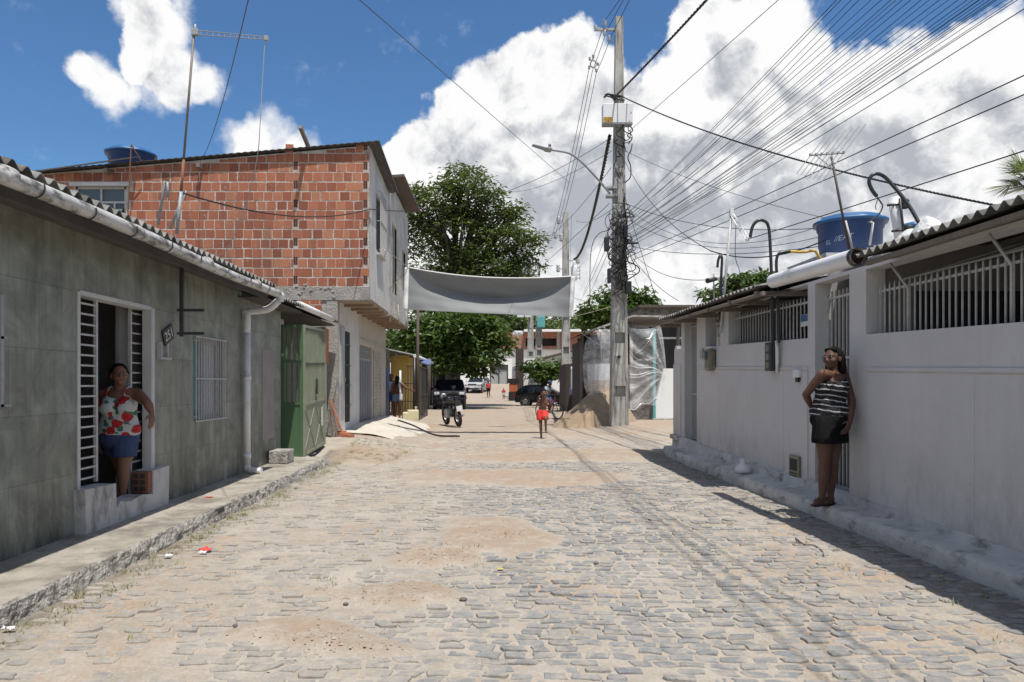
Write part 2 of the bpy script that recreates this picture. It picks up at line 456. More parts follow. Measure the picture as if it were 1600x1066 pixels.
c = mixc(nt, dm_.outputs[0], c, (.40, .35, .29))
nt.links.new(c, b.inputs['Base Color']); bumpit(nt, b, nz(nt, v, 45, 6, .7), .8, .016)
def BF(x, y): return .07*math.sin(x*.9+y*.25)+.20*mnoise.noise(Vector((x*.35, y*.3, 7)))+.02*mnoise.noise(Vector((x*1.5, y*1.5, 1)))
rs = random.Random(3)
sv = []; sf = []; rn = []; dn = []
y = 2.7; row = 0
while y < 18.6:
    rh = .098+rs.uniform(-.005, .005); x = -2.83+rs.uniform(0, .1)
    while x < 3.55:
        wd = max(.09, rs.gauss(.120, .014))
        cx, cy = x+wd/2, y+rh/2
        x += wd+rs.uniform(.022, .042)
        bend = BF(cx, y)
        cy += bend
        p = patch(cx, cy)
        if p > .75 or rs.random() < .045+.5*p: continue
        hs = rs.gauss(.0068-.0045*sst(.2, -1.2, cx)-.003*sst(2.0, 3.0, cx)-.006*sst(12, 17, cy), .0042)-.02*p
        if hs < -.003: continue
        top = sand_s(cx, cy)+hs+terr(cx, cy)
        if top < gh(cx, cy)-.006: continue
        if cy > 14.5 and cx > 2.6+.0*cy and cy > 15.6: continue
        o = len(sv); hw, hh = wd/2, (rh-.028-rs.uniform(0, .014))/2
        rot = rs.gauss(0, .035)+(BF(cx+.06, y)-BF(cx-.06, y))/.12; ca, sa = math.cos(rot), math.sin(rot)
        tx, ty = rs.gauss(0, .03), rs.gauss(0, .03)
        cor = []; shr = rs.gauss(0, .009)
        for (sx, sy) in ((-1, -1), (0, -1.04), (1, -1), (1.03, 0), (1, 1), (0, 1.04), (-1, 1), (-1.03, 0)):
            k = 1.0 if abs(sx*sy) > .9 else 1.0
            cor.append((sx*hw*k+sy*shr+rs.gauss(0, .005), sy*hh*k+rs.gauss(0, .006)))
        for ring, (sc_, zz) in enumerate(((1.05, -.05), (1.0, -.004), (.93, 0.0))):
            for (ax, ay) in cor:
                px_, py_ = ax*sc_, ay*sc_
                zz2 = top+zz+(tx*px_+ty*py_ if ring else 0)
                sv.append((cx+px_*ca-py_*sa, cy+px_*sa+py_*ca, zz2))
        sv.append((cx, cy, top+.001))
        r_ = min(1, max(0, rs.gauss(.5, .25)))
        for k in range(8):
            k2 = (k+1) % 8
            sf += [(o+k, o+k2, o+8+k2, o+8+k), (o+8+k, o+8+k2, o+16+k2, o+16+k), (o+16+k, o+16+k2, o+24)]
        rn += [r_]*25; dn += [min(1, max(0, .02+.62*sst(.6, -1.0, cx+.5*mnoise.noise(Vector((cx, cy, 3))))+.3*sst(2.1, 3.1, cx)+.3*sst(9, 15, cy)+rs.gauss(0, .16)))]*25
    y += rh
me = bpy.data.meshes.new('cobblestone_paving'); me.from_pydata(sv, [], sf); me.materials.append(MATS['granite_sett'])
at_ = me.attributes.new('rnd', 'FLOAT', 'POINT'); at_.data.foreach_set('value', rn); a2_ = me.attributes.new('dust', 'FLOAT', 'POINT'); a2_.data.foreach_set('value', dn)
me.polygons.foreach_set('use_smooth', [False]*len(sf))
o = bpy.data.objects.new('cobblestone_paving', me); col.objects.link(o); tag(o, 'worn grey granite setts laid in rows across the sandy street', None, None, 'structure')

# sidewalks
M('sidewalk_concrete', (.40, .365, .31), (.29, .26, .22), 3.5, bump=.9, bscale=46, bdist=.02, c3=(.19, .17, .14), s3=2.6, lo3=.48, hi3=.66)
M('rough_kerb', (.44, .42, .385), (.25, .235, .21), 12, .36, .64, bump=1, bscale=22, bdist=.05, c3=(.12, .108, .095), s3=4, lo3=.54, hi3=.70, st3=(1, 1, .5))
M('white_kerb', (.62, .60, .56), (.45, .43, .395), 3, bump=.6, bscale=26, bdist=.03, c3=(.17, .155, .13), s3=5, lo3=.52, hi3=.7, st3=(.7, .7, 1.6))
def kn(y, k, a=1): return a*mnoise.noise(Vector((y*2.1, k*3.3, 4)))+.5*a*mnoise.noise(Vector((y*7.3, k*5.1, 9)))+.3*a*mnoise.noise(Vector((y*17.3, k*5.1, 2)))
def left_prof(u, y):
    end = sst(13.0, 14.2, y); dx = .02*kn(y, 1)
    xk = -2.84-.55*end*end; drop = .08*end
    P = [(xk+.02+dx+.03*kn(y, 2, .6), -.06), (xk+.01+dx+.03*kn(y, 3, .7), .02), (xk-.0+dx+.03*kn(y, 4, .7), .07-drop*.6), (xk-.012+dx+.016*kn(y, 5), .128-drop*.8),
         (xk-.03+dx, .140-drop), (xk-.25, .136-drop+.003*kn(y, 6)), (xk-.27, .130-drop), (xk-.29, .137-drop+.003*kn(y, 7)), (-3.30, .138-drop*.3+.005*kn(y, 8)), (-3.64, .142)]
    p = P[u]; return Vector((p[0], y, p[1]))
s = MB(); yy = [1.5+.025*i for i in range(int((14.3-1.5)/.025))]
def left_fine(u, y):
    i = int(u); q = u-i
    p = left_prof(i, y) if q < 1e-6 else left_prof(i, y).lerp(left_prof(i+1, y), q)
    if u < 4.01:
        n = Vector((y*13, u*.75, 3)); d = .012*mnoise.noise(n)+.009*mnoise.noise(n*2.1)+.004*mnoise.noise(n*4)
        p = p+Vector((d*1.0, 0, d*.5*(u > .5)))
    elif u > 4.3: p = p+Vector((0, 0, .003*mnoise.noise(Vector((p.x*9, y*7, 1)))))
    return p
uf = [i/4 for i in range(0, 17)]+[4.5, 5, 6, 7, 8, 8.5, 9]
s.grid(left_fine, uf, yy, smooth=False)
nuf = len(uf)-1
for k, f in enumerate(s.f): s.mi[k] = 0 if uf[k % nuf] < 3.9 else 1
tag(s.build('sidewalk', ['rough_kerb', 'sidewalk_concrete'], recalc=False), 'cracked concrete sidewalk with rough broken kerb on the left', None, None, 'structure')
def RB(y): return .205+.017*(y-5.4)
def right_prof(u, y):
    z = RB(y); e = sst(14.6, 15.3, y)*.1
    P = [(3.565+.014*kn(y, 11, .6)+e, -.06), (3.572+.014*kn(y, 12, .7)+e, .05), (3.580+.012*kn(y, 13, .8)+e, .125), (3.598+.008*kn(y, 14)+e, .152), (3.64+e*.5, .160), (3.75, .166+.003*kn(y, 15)), (3.86, .174), (3.872, z+.012), (3.97, z+.02)]
    p = P[u]; return Vector((p[0], y, p[1]))
s = MB(); yy = [1.5+.05*i for i in range(int((15.36-1.5)/.05))]
s.grid(right_prof, list(range(9)), yy)
n0 = len(s.v)
s.add([right_prof(u, yy[-1]) for u in range(9)]+[Vector((3.97, yy[-1], -.06))], [tuple(range(10))])
tag(s.build('sidewalk', 'white_kerb', recalc=False), 'narrow whitewashed kerb step along the right wall', None, None, 'structure')
# concrete apron in front of the brick building
M('pale_apron', (.56, .52, .45), (.46, .42, .36), 2.4, bump=.4, bscale=30, c3=(.36, .31, .25), s3=1.6, lo3=.55, hi3=.8)
s = MB(); rr = random.Random(5)
def apron(u, t):
    y = 17.6+7.2*t; xr = -1.75+.9*math.sin(t*2.6)*.8+.18*mnoise.noise(Vector((t*6, 1, 2)))
    x = -3.5+(xr+3.5)*u
    return Vector((x, y, terr(x, y)+.115*(1-u**3)-.03+.02*mnoise.noise(Vector((x*2, y*2, 1)))+.1*sst(.5, 0, u)*sst(0, .3, t)))
s.grid(apron, [i/14 for i in range(15)], [i/20 for i in range(21)])
tag(s.build('pavement', 'pale_apron', recalc=False), 'pale cracked concrete ramp before the brick building', None, None, 'structure')
# ---------------------------------------------------------------- left: green tiled house
def tile_mat(name, axis, c1, c2, cm, bw, rh, mort=.006, off=.5, dirt=None, nscale=1.4, bump=.25, bstr=(1, 1), z0=None, rough=.55):
    m, nt, b = base_mat(name, rough)
    uv, ob, s = wall_uv(nt, axis)
    br = nd(nt, 'ShaderNodeTexBrick', Scale=1.0); br.inputs['Brick Width'].default_value = bw; br.inputs['Row Height'].default_value = rh
    br.inputs['Mortar Size'].default_value = mort; br.inputs['Mortar Smooth'].default_value = .3; br.offset = off; br.inputs['Bias'].default_value = 0
    br.inputs['Color1'].default_value = c4(c1); br.inputs['Color2'].default_value = c4(c2); br.inputs['Mortar'].default_value = c4(cm)
    nt.links.new(uv, br.inputs['Vector'])
    c = br.outputs['Color']
    mott = ramp(nt, nz(nt, ob, nscale*2, 9, .68, .6), .3, .72, (.5, .5, .5), (1.4, 1.4, 1.36))
    c = mixc(nt, 1.0, c, mott, 'MULTIPLY')
    c = mixc(nt, ramp(nt, nz(nt, coords(nt, (1.5, 1.5, .8)), 1.1, 7, .7), .52, .72, (0, 0, 0), (.6,)*3), c, tuple(k*q for k, q in zip(c1, (1.25, 1.12, .95))))
    st = coords(nt, (5.5, 5.5, .45))
    streak = ramp(nt, nz(nt, st, 1.3, 6, .7), .45, .8, (0, 0, 0), (.6, .6, .6))
    c = mixc(nt, streak, c, dirt or tuple(k*.5 for k in c1))
    if z0 is not None:
        mr = nt.nodes.new('ShaderNodeMapRange'); nt.links.new(s.outputs['Z'], mr.inputs['Value'])
        mr.inputs['From Min'].default_value = z0[0]; mr.inputs['From Max'].default_value = z0[1]; mr.inputs['To Min'].default_value = 1; mr.inputs['To Max'].default_value = 0
        mm = nt.nodes.new('ShaderNodeMath'); mm.operation = 'MULTIPLY'
        nt.links.new(mr.outputs[0], mm.inputs[0]); nt.links.new(ramp(nt, nz(nt, coords(nt, (1.6, 1.6, .55)), 2.0, 9, .74), .42, .60, (0, 0, 0), (.9, .9, .9)), mm.inputs[1])
        c = mixc(nt, mm.outputs[0], c, dirt or tuple(k*.4 for k in c1))
    nt.links.new(c, b.inputs['Base Color'])
    bp = nd(nt, 'ShaderNodeBump', Strength=bump, Distance=.01); bp.invert = True
    nt.links.new(br.outputs['Fac'], bp.inputs['Height'])
    bp2 = nd(nt, 'ShaderNodeBump', Strength=.2, Distance=.01); nt.links.new(nz(nt, ob, 25, 6, .7), bp2.inputs['Height'])
    nt.links.new(bp.outputs[0], bp2.inputs['Normal']); nt.links.new(bp2.outputs[0], b.inputs['Normal'])
    return m
tile_mat('green_tile', 'x', (.26, .275, .235), (.225, .24, .205), (.19, .195, .175), 1.05, .53, .006, .37, (.055, .056, .042), 1.3, .35, z0=(.0, 1.0))
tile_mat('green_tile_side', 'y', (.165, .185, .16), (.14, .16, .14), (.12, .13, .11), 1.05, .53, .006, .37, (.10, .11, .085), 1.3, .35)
M('white_paint', (.60, .59, .575), (.48, .475, .46), 2.5, bump=.15, bscale=40, c3=(.42, .40, .37), s3=2.5, lo3=.62, hi3=.85, st3=(1, 1, .5))
M('dirty_white', (.56, .55, .54), (.45, .44, .43), 4, bump=.4, bscale=30, c3=(.16, .15, .14), s3=3.4, lo3=.52, hi3=.72, st3=(1.6, 1.6, .8))
M('white_metal', (.50, .50, .49), (.40, .39, .375), 12, rough=.5, c3=(.30, .20, .13), s3=6, lo3=.64, hi3=.72)
M('grey_metal', (.36, .37, .37), (.28, .29, .29), 9, rough=.5)
M('dark_metal', (.05, .05, .05), (.03, .03, .03), 8, rough=.5)
M('rusty_metal', (.24, .105, .055), (.15, .075, .045), 9, rough=.8, bump=.3)
M('fibre_cement', (.25, .243, .228), (.16, .155, .143), 3, bump=.4, bscale=50, c3=(.065, .065, .06), s3=2.6, lo3=.47, hi3=.62)
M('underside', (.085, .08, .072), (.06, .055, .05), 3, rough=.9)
M('pvc_white', (.76, .76, .77), (.68, .68, .67), 3, rough=.35, c3=(.25, .225, .18), s3=3, lo3=.56, hi3=.72, st3=(1.5, 1.2, 1.5))
M('dirty_pvc', (.56, .555, .545), (.45, .44, .42), 3, rough=.45, c3=(.10, .088, .066), s3=5.2, lo3=.48, hi3=.62, st3=(1.2, .9, 2.5))
M('interior_grey', (.34, .325, .31), (.28, .27, .255), 2, rough=.9)
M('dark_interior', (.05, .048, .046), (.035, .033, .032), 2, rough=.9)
M('black_plastic', (.022, .022, .024), (.015, .015, .016), 5, rough=.4)
M('hollow_brick', (.42, .16, .085), (.34, .125, .07), 8, rough=.9, bump=.4)
M('curtain_teal', (.16, .34, .36), (.12, .27, .29), 5, rough=.9)
M('curtain_white', (.52, .52, .55), (.42, .42, .46), 5, rough=.9)
M('wood_grey', (.24, .205, .17), (.17, .14, .115), 4, bump=.4, stretch=(8, 8, 1))
M('mauve_door', (.30, .265, .255), (.245, .215, .205), 3, rough=.7)

XW = -3.58
gh_ = thing('green_tiled_house', 'single storey house faced in mottled green stone tiles, woman in its barred doorway', 'house', (XW-2, 8, .14))
HO = [(6.45, 7.87, .10, 2.26), (8.99, 10.02, 1.0, 2.03)]
wl = MB().wallgrid('x', XW, XW-.08, 1.0, 12.8, .05, 2.80, HO)
wall = wl.build('wall', 'green_tile', gh_)
eb = MB().box(XW-7, XW-.16, 12.64, 12.8, .05, 2.95)
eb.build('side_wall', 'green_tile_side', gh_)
rm = MB()
rm.box(XW-3.0, XW-2.95, 1.0, 12.6, 0, 2.9); rm.box(XW-2.95, XW-.16, 5.2, 5.25, 0, 2.9); rm.box(XW-2.95, XW-.16, 8.75, 8.8, 0, 2.9); rm.box(XW-2.95, XW-.165, 5.25, 8.75, 2.62, 2.66)
rm.build('inner_wall', 'interior_grey', gh_)
MB().box(XW-2.95, XW-.16, 1.0, 12.6, .05, .24).build('inner_floor', 'interior_grey', gh_)
ft = MB().box(XW-2.94, XW-2.2, 6.6, 7.2, .24, 1.35); 
ft.build('inner_cabinet', 'mauve_door', gh_)
# roof, soffit, gutter
roof = corrugated(-3.03, 2.86, -9.2, 4.3, 1.0, 10.62, .152, .027).build('roof', 'fibre_cement', gh_, recalc=False)
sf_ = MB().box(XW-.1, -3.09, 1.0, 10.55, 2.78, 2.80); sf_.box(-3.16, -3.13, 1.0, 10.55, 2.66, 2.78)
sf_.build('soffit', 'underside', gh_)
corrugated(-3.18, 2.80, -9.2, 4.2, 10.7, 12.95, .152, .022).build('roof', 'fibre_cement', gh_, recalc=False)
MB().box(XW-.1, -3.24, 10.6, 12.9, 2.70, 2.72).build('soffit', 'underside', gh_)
g = MB(); yy = [1.0+.4*i for i in range(25)]
g.tube([(-3.0+.006*kn(y, 21), y, 2.755+.012*math.sin(y*1.3)-.002*y) for y in yy], .054, 14)
for y in (4.6, 6.3, 7.9, 9.6): g.tube([(-3.0, y-.05, 2.753), (-3.0, y+.05, 2.753)], .060, 14)
gut = g.build('gutter', 'dirty_pvc', gh_)
b_ = MB()
for y in (4.9, 5.55, 6.2, 6.9, 7.6, 8.4, 9.2, 10.0): MB().tube([(-3.0+.061*math.cos(a), y, 2.752+.061*math.sin(a)) for a in [R(-200+i*16) for i in range(15)]], .006, 5).build('strap', 'dark_metal', gut)
MB().tube([(-3.0, 10.6, 2.75), (-3.0, 10.74, 2.74), (-3.02, 10.76, 2.66)], .055, 12).build('end_cap', 'pvc_white', gut)
# door surround, grilles at both sides
fr = MB(); fr.box(XW+.012, XW-.085, 7.84, 7.92, .34, 2.26); fr.box(XW+.012, XW-.14, 6.43, 6.47, .5, 2.26); fr.box(XW+.008, XW-.14, 6.47, 7.87, 2.235, 2.275)
fr.build('door_frame', 'white_paint', gh_)
def side_grille(ya, yb, name, m_, z0, z1, nb, xg=XW-.03, ang=0):
    t = MB()
    for y in (ya, yb): t.box(xg-.014, xg+.014, y-.015, y+.015, z0, z1)
    for i in range(nb):
        z = z0+.05+(z1-z0-.1)*i/(nb-1); t.box(xg-.008, xg+.008, ya+.015, yb-.015, z-.008, z+.008)
    return t.build(name, m_, gh_)
side_grille(6.49, 6.80, 'door_grille', 'white_metal', .55, 2.22, 18)
side_grille(7.66, 8.18, 'door_grille', 'white_metal', .27, 2.24, 19, XW-.13)
t = MB(); t.box(XW-.30, XW-.26, 7.70, 8.6, .25, 2.3); t.build('inner_door', 'interior_grey', gh_)
# window
wd = MB(); yA, yB, zA, zB = 8.99, 10.02, 1.0, 2.03
for i in range(13):
    y = yA+.02+(yB-yA-.04)*i/12; wd.box(XW+.02, XW+.034, y-.006, y+.006, zA-.02, zB+.01)
for z in (zA-.01, (zA+zB)/2, zB): wd.box(XW+.034, XW+.044, yA-.02, yB+.02, z-.008, z+.008)
for y in (yA-.0, yB): 
    for z in (zA+.05, zB-.05): wd.box(XW-.01, XW+.034, y-.008, y+.008, z-.008, z+.008)
win = MB(); win.box(XW-.10, XW-.07, yA, yB, zA, zA+.05); win.box(XW-.10, XW-.07, yA, yB, zB-.05, zB); win.box(XW-.10, XW-.07, yA, yA+.05, zA, zB); win.box(XW-.10, XW-.07, yB-.05, yB, zA, zB); win.box(XW-.099, XW-.071, yA+.47, yA+.52, zA+.05, zB-.05)
wo = win.build('window', 'grey_metal', gh_)
wd.build('bars', 'white_metal', wo)
MB().grid(lambda u, z: Vector((XW-.12+.012*math.sin(u*60), u, z)), [yA+.52*i/40 for i in range(41)], [zA, zB]).build('curtain', 'curtain_teal', wo, recalc=False)
MB().grid(lambda u, z: Vector((XW-.115+.012*math.sin(u*50), u, z)), [yA+.52+.52*i/40 for i in range(41)], [zA, zB]).build('curtain', 'curtain_white', wo, recalc=False)
# partly seen window grille at the left frame edge
t = MB(); t.box(XW+.01, XW+.03, 5.38, 5.42, 1.28, 2.1); t.box(XW+.01, XW+.03, 5.0, 5.5, 1.28, 1.30); t.box(XW+.01, XW+.03, 5.0, 5.45, 1.78, 1.80); t.build('window_grille', 'grey_metal', gh_)
# downpipe
dp = MB(); X = XW+.075
dp.tube(smooth_path([(-3.03, 10.72, 2.66), (-3.2, 10.76, 2.54), (X-.02, 10.78, 2.50), (X, 10.78, 2.44), (X, 10.78, 2.2)], 4), .052, 12); dp.tube([(X, 10.78, 2.22), (X, 10.78, .26)], .05, 12)
dp.tube(smooth_path([(X, 10.78, .28), (X+.01, 10.78, .2), (X+.1, 10.76, .185), (X+.22, 10.74, .18)], 4), .048, 12)
for z in (1.5, .36): dp.tube([(X, 10.78, z), (X, 10.78, z+.08)], .058, 12)
dpo = dp.build('downpipe', 'pvc_white', gh_)
# recessed pale door panel beyond the pipe
t = MB(); t.box(XW+.006, XW-.02, 11.75, 12.4, .55, 2.0); t.build('door', 'mauve_door', gh_)
# bracket of rusty angle under the eave
t = MB(); t.box(XW+.03, XW+.07, 8.22, 8.26, 1.98, 2.76); t.box(XW, XW+.30, 8.225, 8.255, 2.0, 2.03); t.box(XW, XW+.30, 8.225, 8.255, 2.26, 2.29)
t.warp(lambda p: p+Vector((.12, 0, 0))).build('bracket', 'dark_metal', gh_)
# house number plate, tilted
M('plate_black', (.03, .03, .032), (.02, .02, .02), 5, rough=.4); M('pale_enamel', (.62, .62, .6), (.5, .5, .48), 5, rough=.4)
def pl(p, dx=0): # plate plane: u along +Y, v up, tilted
    a = R(24); return Vector((XW+.02+dx, 8.25+p[0]*math.cos(a)-p[1]*math.sin(a), 2.0+p[0]*math.sin(a)+p[1]*math.cos(a)))
t = MB(); q = [(-.13, -.085), (.13, -.085), (.13, .085), (-.13, .085)]
t.add([pl(p, 0) for p in q]+[pl(p, -.015) for p in q], [(0, 1, 2, 3), (0, 1, 5, 4), (1, 2, 6, 5), (2, 3, 7, 6), (3, 0, 4, 7)])
npl = one('house_number_plate', t, 'plate_black', 'small tilted black plate numbered 251 on the green tiled wall', 'number plate')
text_mb('251', .15, lambda c: pl((c[0], c[1]), .004+c[2])).build('digits', 'pale_enamel', npl)
# small broken L shaped letter holder
t = MB(); t.box(XW, XW+.05, 8.0, 8.02, 1.72, 1.90); t.box(XW, XW+.05, 8.02, 8.26, 1.72, 1.74); t.box(XW+.0, XW+.02, 8.22, 8.25, 1.76, 1.9)
one('broken_letter_box', t, 'white_metal', 'broken pale letter box bracket beside the barred doorway', 'letter box')
# doorstep wall: low notched block
st = MB(); xo, xi = XW+.10, XW-.10
pol = [(6.40, .12), (8.06, .125), (8.08, .555), (7.70, .545), (7.69, .30), (7.45, .33), (7.2, .30), (7.0, .335), (6.93, .27), (6.915, .515), (6.38, .53)]
st.prism(pol, 'x', xi, xo)
sto = one('doorstep_wall', st, 'dirty_white', 'low dirty white notched threshold wall across the barred doorway', 'doorstep')
t = MB(); t.box(xi+.02, xo-.015, 7.60, 7.698, .325, .54); M('shade_brick', (.24, .10, .065), (.19, .08, .05), 8, rough=.9, bump=.4); t.build('hollow_brick', 'shade_brick', sto)  # darker copy of the brick colour, standing for the doorstep's shade
t = MB()
for i in range(2):
    for j in range(3): t.box(xi+.035+i*.07, xi+.085+i*.07, 7.592, 7.602, .345+j*.065, .39+j*.065)
t.build('brick_holes', 'dark_interior', sto)
# concrete block by the wall
one('concrete_block', MB().box(XW+.03, XW+.33, 12.0, 12.45, .14, .36, bev=.02), 'rough_kerb', 'small concrete block on the sidewalk by the green tiled wall', 'block')

# ---------------------------------------------------------------- shed with green gate
M('shed_white', (.62, .60, .57), (.50, .47, .43), 2, bump=.2, c3=(.3, .25, .2), s3=2, lo3=.55, hi3=.75)
M('gate_green', (.19, .225, .15), (.27, .29, .21), 3, rough=.55, c3=(.19, .20, .13), s3=2.2, lo3=.5, hi3=.72)
M('gate_green_flat', (.08, .15, .075), (.065, .13, .065), 2, rough=.5)
sh = thing('white_shed', 'low white shed with brown tiled roof between the tiled and brick houses', 'shed', (-5.5, 15, .15))
t = MB(); t.wallgrid('y', 16.9, 17.05, -8, -3.7, .1, 2.75, []); t.box(-6.6, -6.5, 12.9, 16.9, .1, 2.75)
t.build('wall', 'shed_white', sh)
t = MB(); t.wallgrid('x', -3.95, -4.07, 12.82, 14.35, .1, 2.7, [(13.4, 14.2, 1.62, 2.1)]); t.build('wall', 'shed_white', sh)

M('clay_dark', (.12, .09, .075), (.075, .06, .05), 5, bump=.5)
corrugated(-3.40, 2.88, -8.6, 4.0, 13.0, 16.95, .2, .03).build('roof', 'clay_dark', sh, recalc=False)
MB().box(-3.5, -8, 13.0, 16.9, 2.78, 2.81).build('soffit', 'underside', sh)
MB().tube([(-3.32, 13.0, 2.86), (-3.32, 15.8, 2.84)], .06, 12).build('gutter', 'pvc_white', sh)
t = MB(); t.box(-3.7, -3.62, 16.55, 16.9, 1.9, 2.7); t.build('brick_patch', 'hollow_brick', sh)
gt = thing('green_gate', 'green iron gate with barred top and cross braced lower panels, one leaf open', 'gate', (-3.4, 14.3, .14))
def gate_panel(P, L, z0, zm, zt, brace, nbar, name, mat_):
    """P(u,w,z): local to world"""
    t = MB()
    def bx(u0, u1, w0, w1, a, b):
        vs = [P(u, ww, z) for z in (a, b) for ww in (w0, w1) for u in (u0, u1)]
        t.add(vs, [(0, 2, 3, 1), (4, 5, 7, 6), (0, 1, 5, 4), (2, 6, 7, 3), (0, 4, 6, 2), (1, 3, 7, 5)])
    for u in (0, L-.05): bx(u, u+.05, -.02, .02, z0, zt)
    for z in (z0, zm-.03, zt-.05, zm+(zt-zm)*.52): bx(.05, L-.05, -.018, .018, z, z+.05)
    for i in range(nbar):
        u = .05+(L-.1)*(i+.5)/nbar; bx(u-.012, u+.012, -.012, .012, zm+.02, zt-.05)
    fo = t.build('frame', mat_, gt)
    t.v, t.f, t.sm, t.mi = [], [], [], []
    bx(.05, L-.05, -.004, .004, z0+.05, zm-.03); po = t.build('panel', mat_, gt)
    if brace:
        t.v, t.f, t.sm, t.mi = [], [], [], []
        for k in range(brace):
            a, b_ = .05+(L-.1)*k/brace, .05+(L-.1)*(k+1)/brace
            for (q, r) in ((a, b_), (b_, a)):
                d = Vector((r-q, zm-z0-.08)); n = Vector((-d.y, d.x)).normalized()*.022
                e = [(q+n.x, z0+.05+n.y), (r+n.x, zm-.03+n.y), (r-n.x, zm-.03-n.y), (q-n.x, z0+.05-n.y)]
                for w0, w1 in ((-.012, -.004), (.004, .012)):
                    vs = [P(p[0], ww, p[1]) for ww in (w0, w1) for p in e]
                    t.add(vs, [(0, 1, 2, 3), (4, 5, 6, 7), (0, 1, 5, 4), (2, 3, 7, 6)])
        t.build('brace', mat_, gt)
gate_panel(lambda u, ww, z: Vector((-3.3+ww-.03*u, 13.3+u, z+.03*u)), 2.0, .14, 1.08, 2.52, 2, 22, 'leaf', 'gate_green')
gate_panel(lambda u, ww, z: Vector((-3.70+u, 13.27+ww, z)), .39, .14, 1.1, 2.52, 0, 3, 'leaf', 'gate_green_flat')
t = MB(); t.box(-3.31, -3.30, 14.75, 14.88, .62, .98); t.build('paper_notice', 'pale_enamel', gt)
t = MB(); t.box(-3.30, -3.27, 14.25, 14.31, 1.25, 1.55); t.build('latch', 'dark_metal', gt)
# planks leaning
for i, (yy_, lean, ln, c_) in enumerate(((16.85, .22, .95, 'reddish plank leaning nearest the street beside the green gate'), (16.8, .14, .85, 'middle plank leaning beside the green gate'), (16.75, .08, .7, 'short plank leaning closest to the green gate'))):
    t = MB(); t.obox((0, 0, 0), (.03, .12, ln)); rot = Matrix.Rotation(-lean*1.6, 4, 'Y')
    t.v = [rot @ p+Vector((-3.42+i*-.06, yy_, .18+ln/2)) for p in t.v]
    one('wooden_plank', t, 'wood_grey' if i else 'hollow_brick', c_, 'plank', 'planks leaning by the gate')

# ---------------------------------------------------------------- brick building
def brick_mat(name, axis, x_off=0):
    m, nt, b = base_mat(name, .9)
    uv, ob, s = wall_uv(nt, axis)
    nv = nd(nt, 'ShaderNodeTexNoise', Scale=2.6, Detail=4); nt.links.new(ob, nv.inputs['Vector'])
    dv = nt.nodes.new('ShaderNodeVectorMath'); dv.operation = 'MULTIPLY_ADD'
    nt.links.new(nv.outputs['Color'], dv.inputs[0]); dv.inputs[1].default_value = (.022, .022, 0); nt.links.new(uv, dv.inputs[2])
    br = nd(nt, 'ShaderNodeTexBrick', Scale=1.0); br.inputs['Brick Width'].default_value = .226; br.inputs['Row Height'].default_value = .222
    br.inputs['Mortar Size'].default_value = .013; br.inputs['Mortar Smooth'].default_value = .2; br.inputs['Bias'].default_value = -.1; br.offset = .43; br.offset_frequency = 2; br.squash = 1
    br.inputs['Color1'].default_value = (.40, .125, .065, 1); br.inputs['Color2'].default_value = (.19, .052, .03, 1); br.inputs['Mortar'].default_value = (.46, .41, .36, 1)
    nt.links.new(dv.outputs[0], br.inputs['Vector'])
    c = mixc(nt, ramp(nt, nz(nt, ob, 2.1, 7, .7), .42, .7, (0, 0, 0), (.5, .5, .5)), br.outputs['Color'], (.42, .19, .12))
    c = mixc(nt, ramp(nt, nz(nt, ob, 30, 4, .7), .55, .8, (0, 0, 0), (.5, .5, .5)), c, (.22, .08, .045))
    sm_ = ramp(nt, nz(nt, ob, 5.5, 8, .7), .56, .66, (0, 0, 0), (.9, .9, .9))
    sp = mixc(nt, sm_, c, (.45, .38, .33))
    # smears hug the joints: wider joint mask from a second lookup
    br2 = nd(nt, 'ShaderNodeTexBrick', Scale=1.0)
    for k in ('Brick Width', 'Row Height'): br2.inputs[k].default_value = br.inputs[k].default_value
    br2.inputs['Mortar Size'].default_value = .03; br2.inputs['Mortar Smooth'].default_value = 1; br2.offset = .43
    nt.links.new(dv.outputs[0], br2.inputs['Vector'])
    c = mixc(nt, br2.outputs['Fac'], c, sp)
    # dark grime under the roof and streaks
    st = coords(nt, (2.2, 2.2, .5)); c = mixc(nt, ramp(nt, nz(nt, st, 1.1, 6, .7), .55, .8, (0, 0, 0), (.55,)*3), c, (.14, .075, .055))
    nt.links.new(c, b.inputs['Base Color'])
    bp = nd(nt, 'ShaderNodeBump', Strength=.9, Distance=.02); bp.invert = True; nt.links.new(br.outputs['Fac'], bp.inputs['Height'])
    bp2 = nd(nt, 'ShaderNodeBump', Strength=.35, Distance=.015); nt.links.new(nz(nt, ob, 28, 6, .7), bp2.inputs['Height']); nt.links.new(bp.outputs[0], bp2.inputs['Normal'])
    nt.links.new(bp2.outputs[0], b.inputs['Normal'])
brick_mat('hollow_brick_wall', 'y')
M('brick_mortar', (.56, .52, .47), (.44, .40, .36), 6, bump=.9, bscale=30, bdist=.03, c3=(.24, .19, .16), s3=2.2, lo3=.5, hi3=.7)
m, nt, b = base_mat('bare_brick', .9)
v = coords(nt); a_ = nt.nodes.new('ShaderNodeAttribute'); a_.attribute_name = 'rnd'
rp = nt.nodes.new('ShaderNodeValToRGB'); nt.links.new(a_.outputs['Fac'], rp.inputs['Fac'])
for pos, cc in ((0, (.23, .072, .042)), (.2, (.31, .098, .054)), (.55, (.38, .130, .070)), (.8, (.44, .165, .088)), (1, (.46, .20, .115))):
    e_ = rp.color_ramp.elements[0] if pos == 0 else (rp.color_ramp.elements[-1] if pos == 1 else rp.color_ramp.elements.new(pos)); e_.color = c4(cc)
c = mixc(nt, ramp(nt, nz(nt, v, 2.3, 7, .7), .50, .75, (0, 0, 0), (.6,)*3), rp.outputs['Color'], (.235, .125, .09))
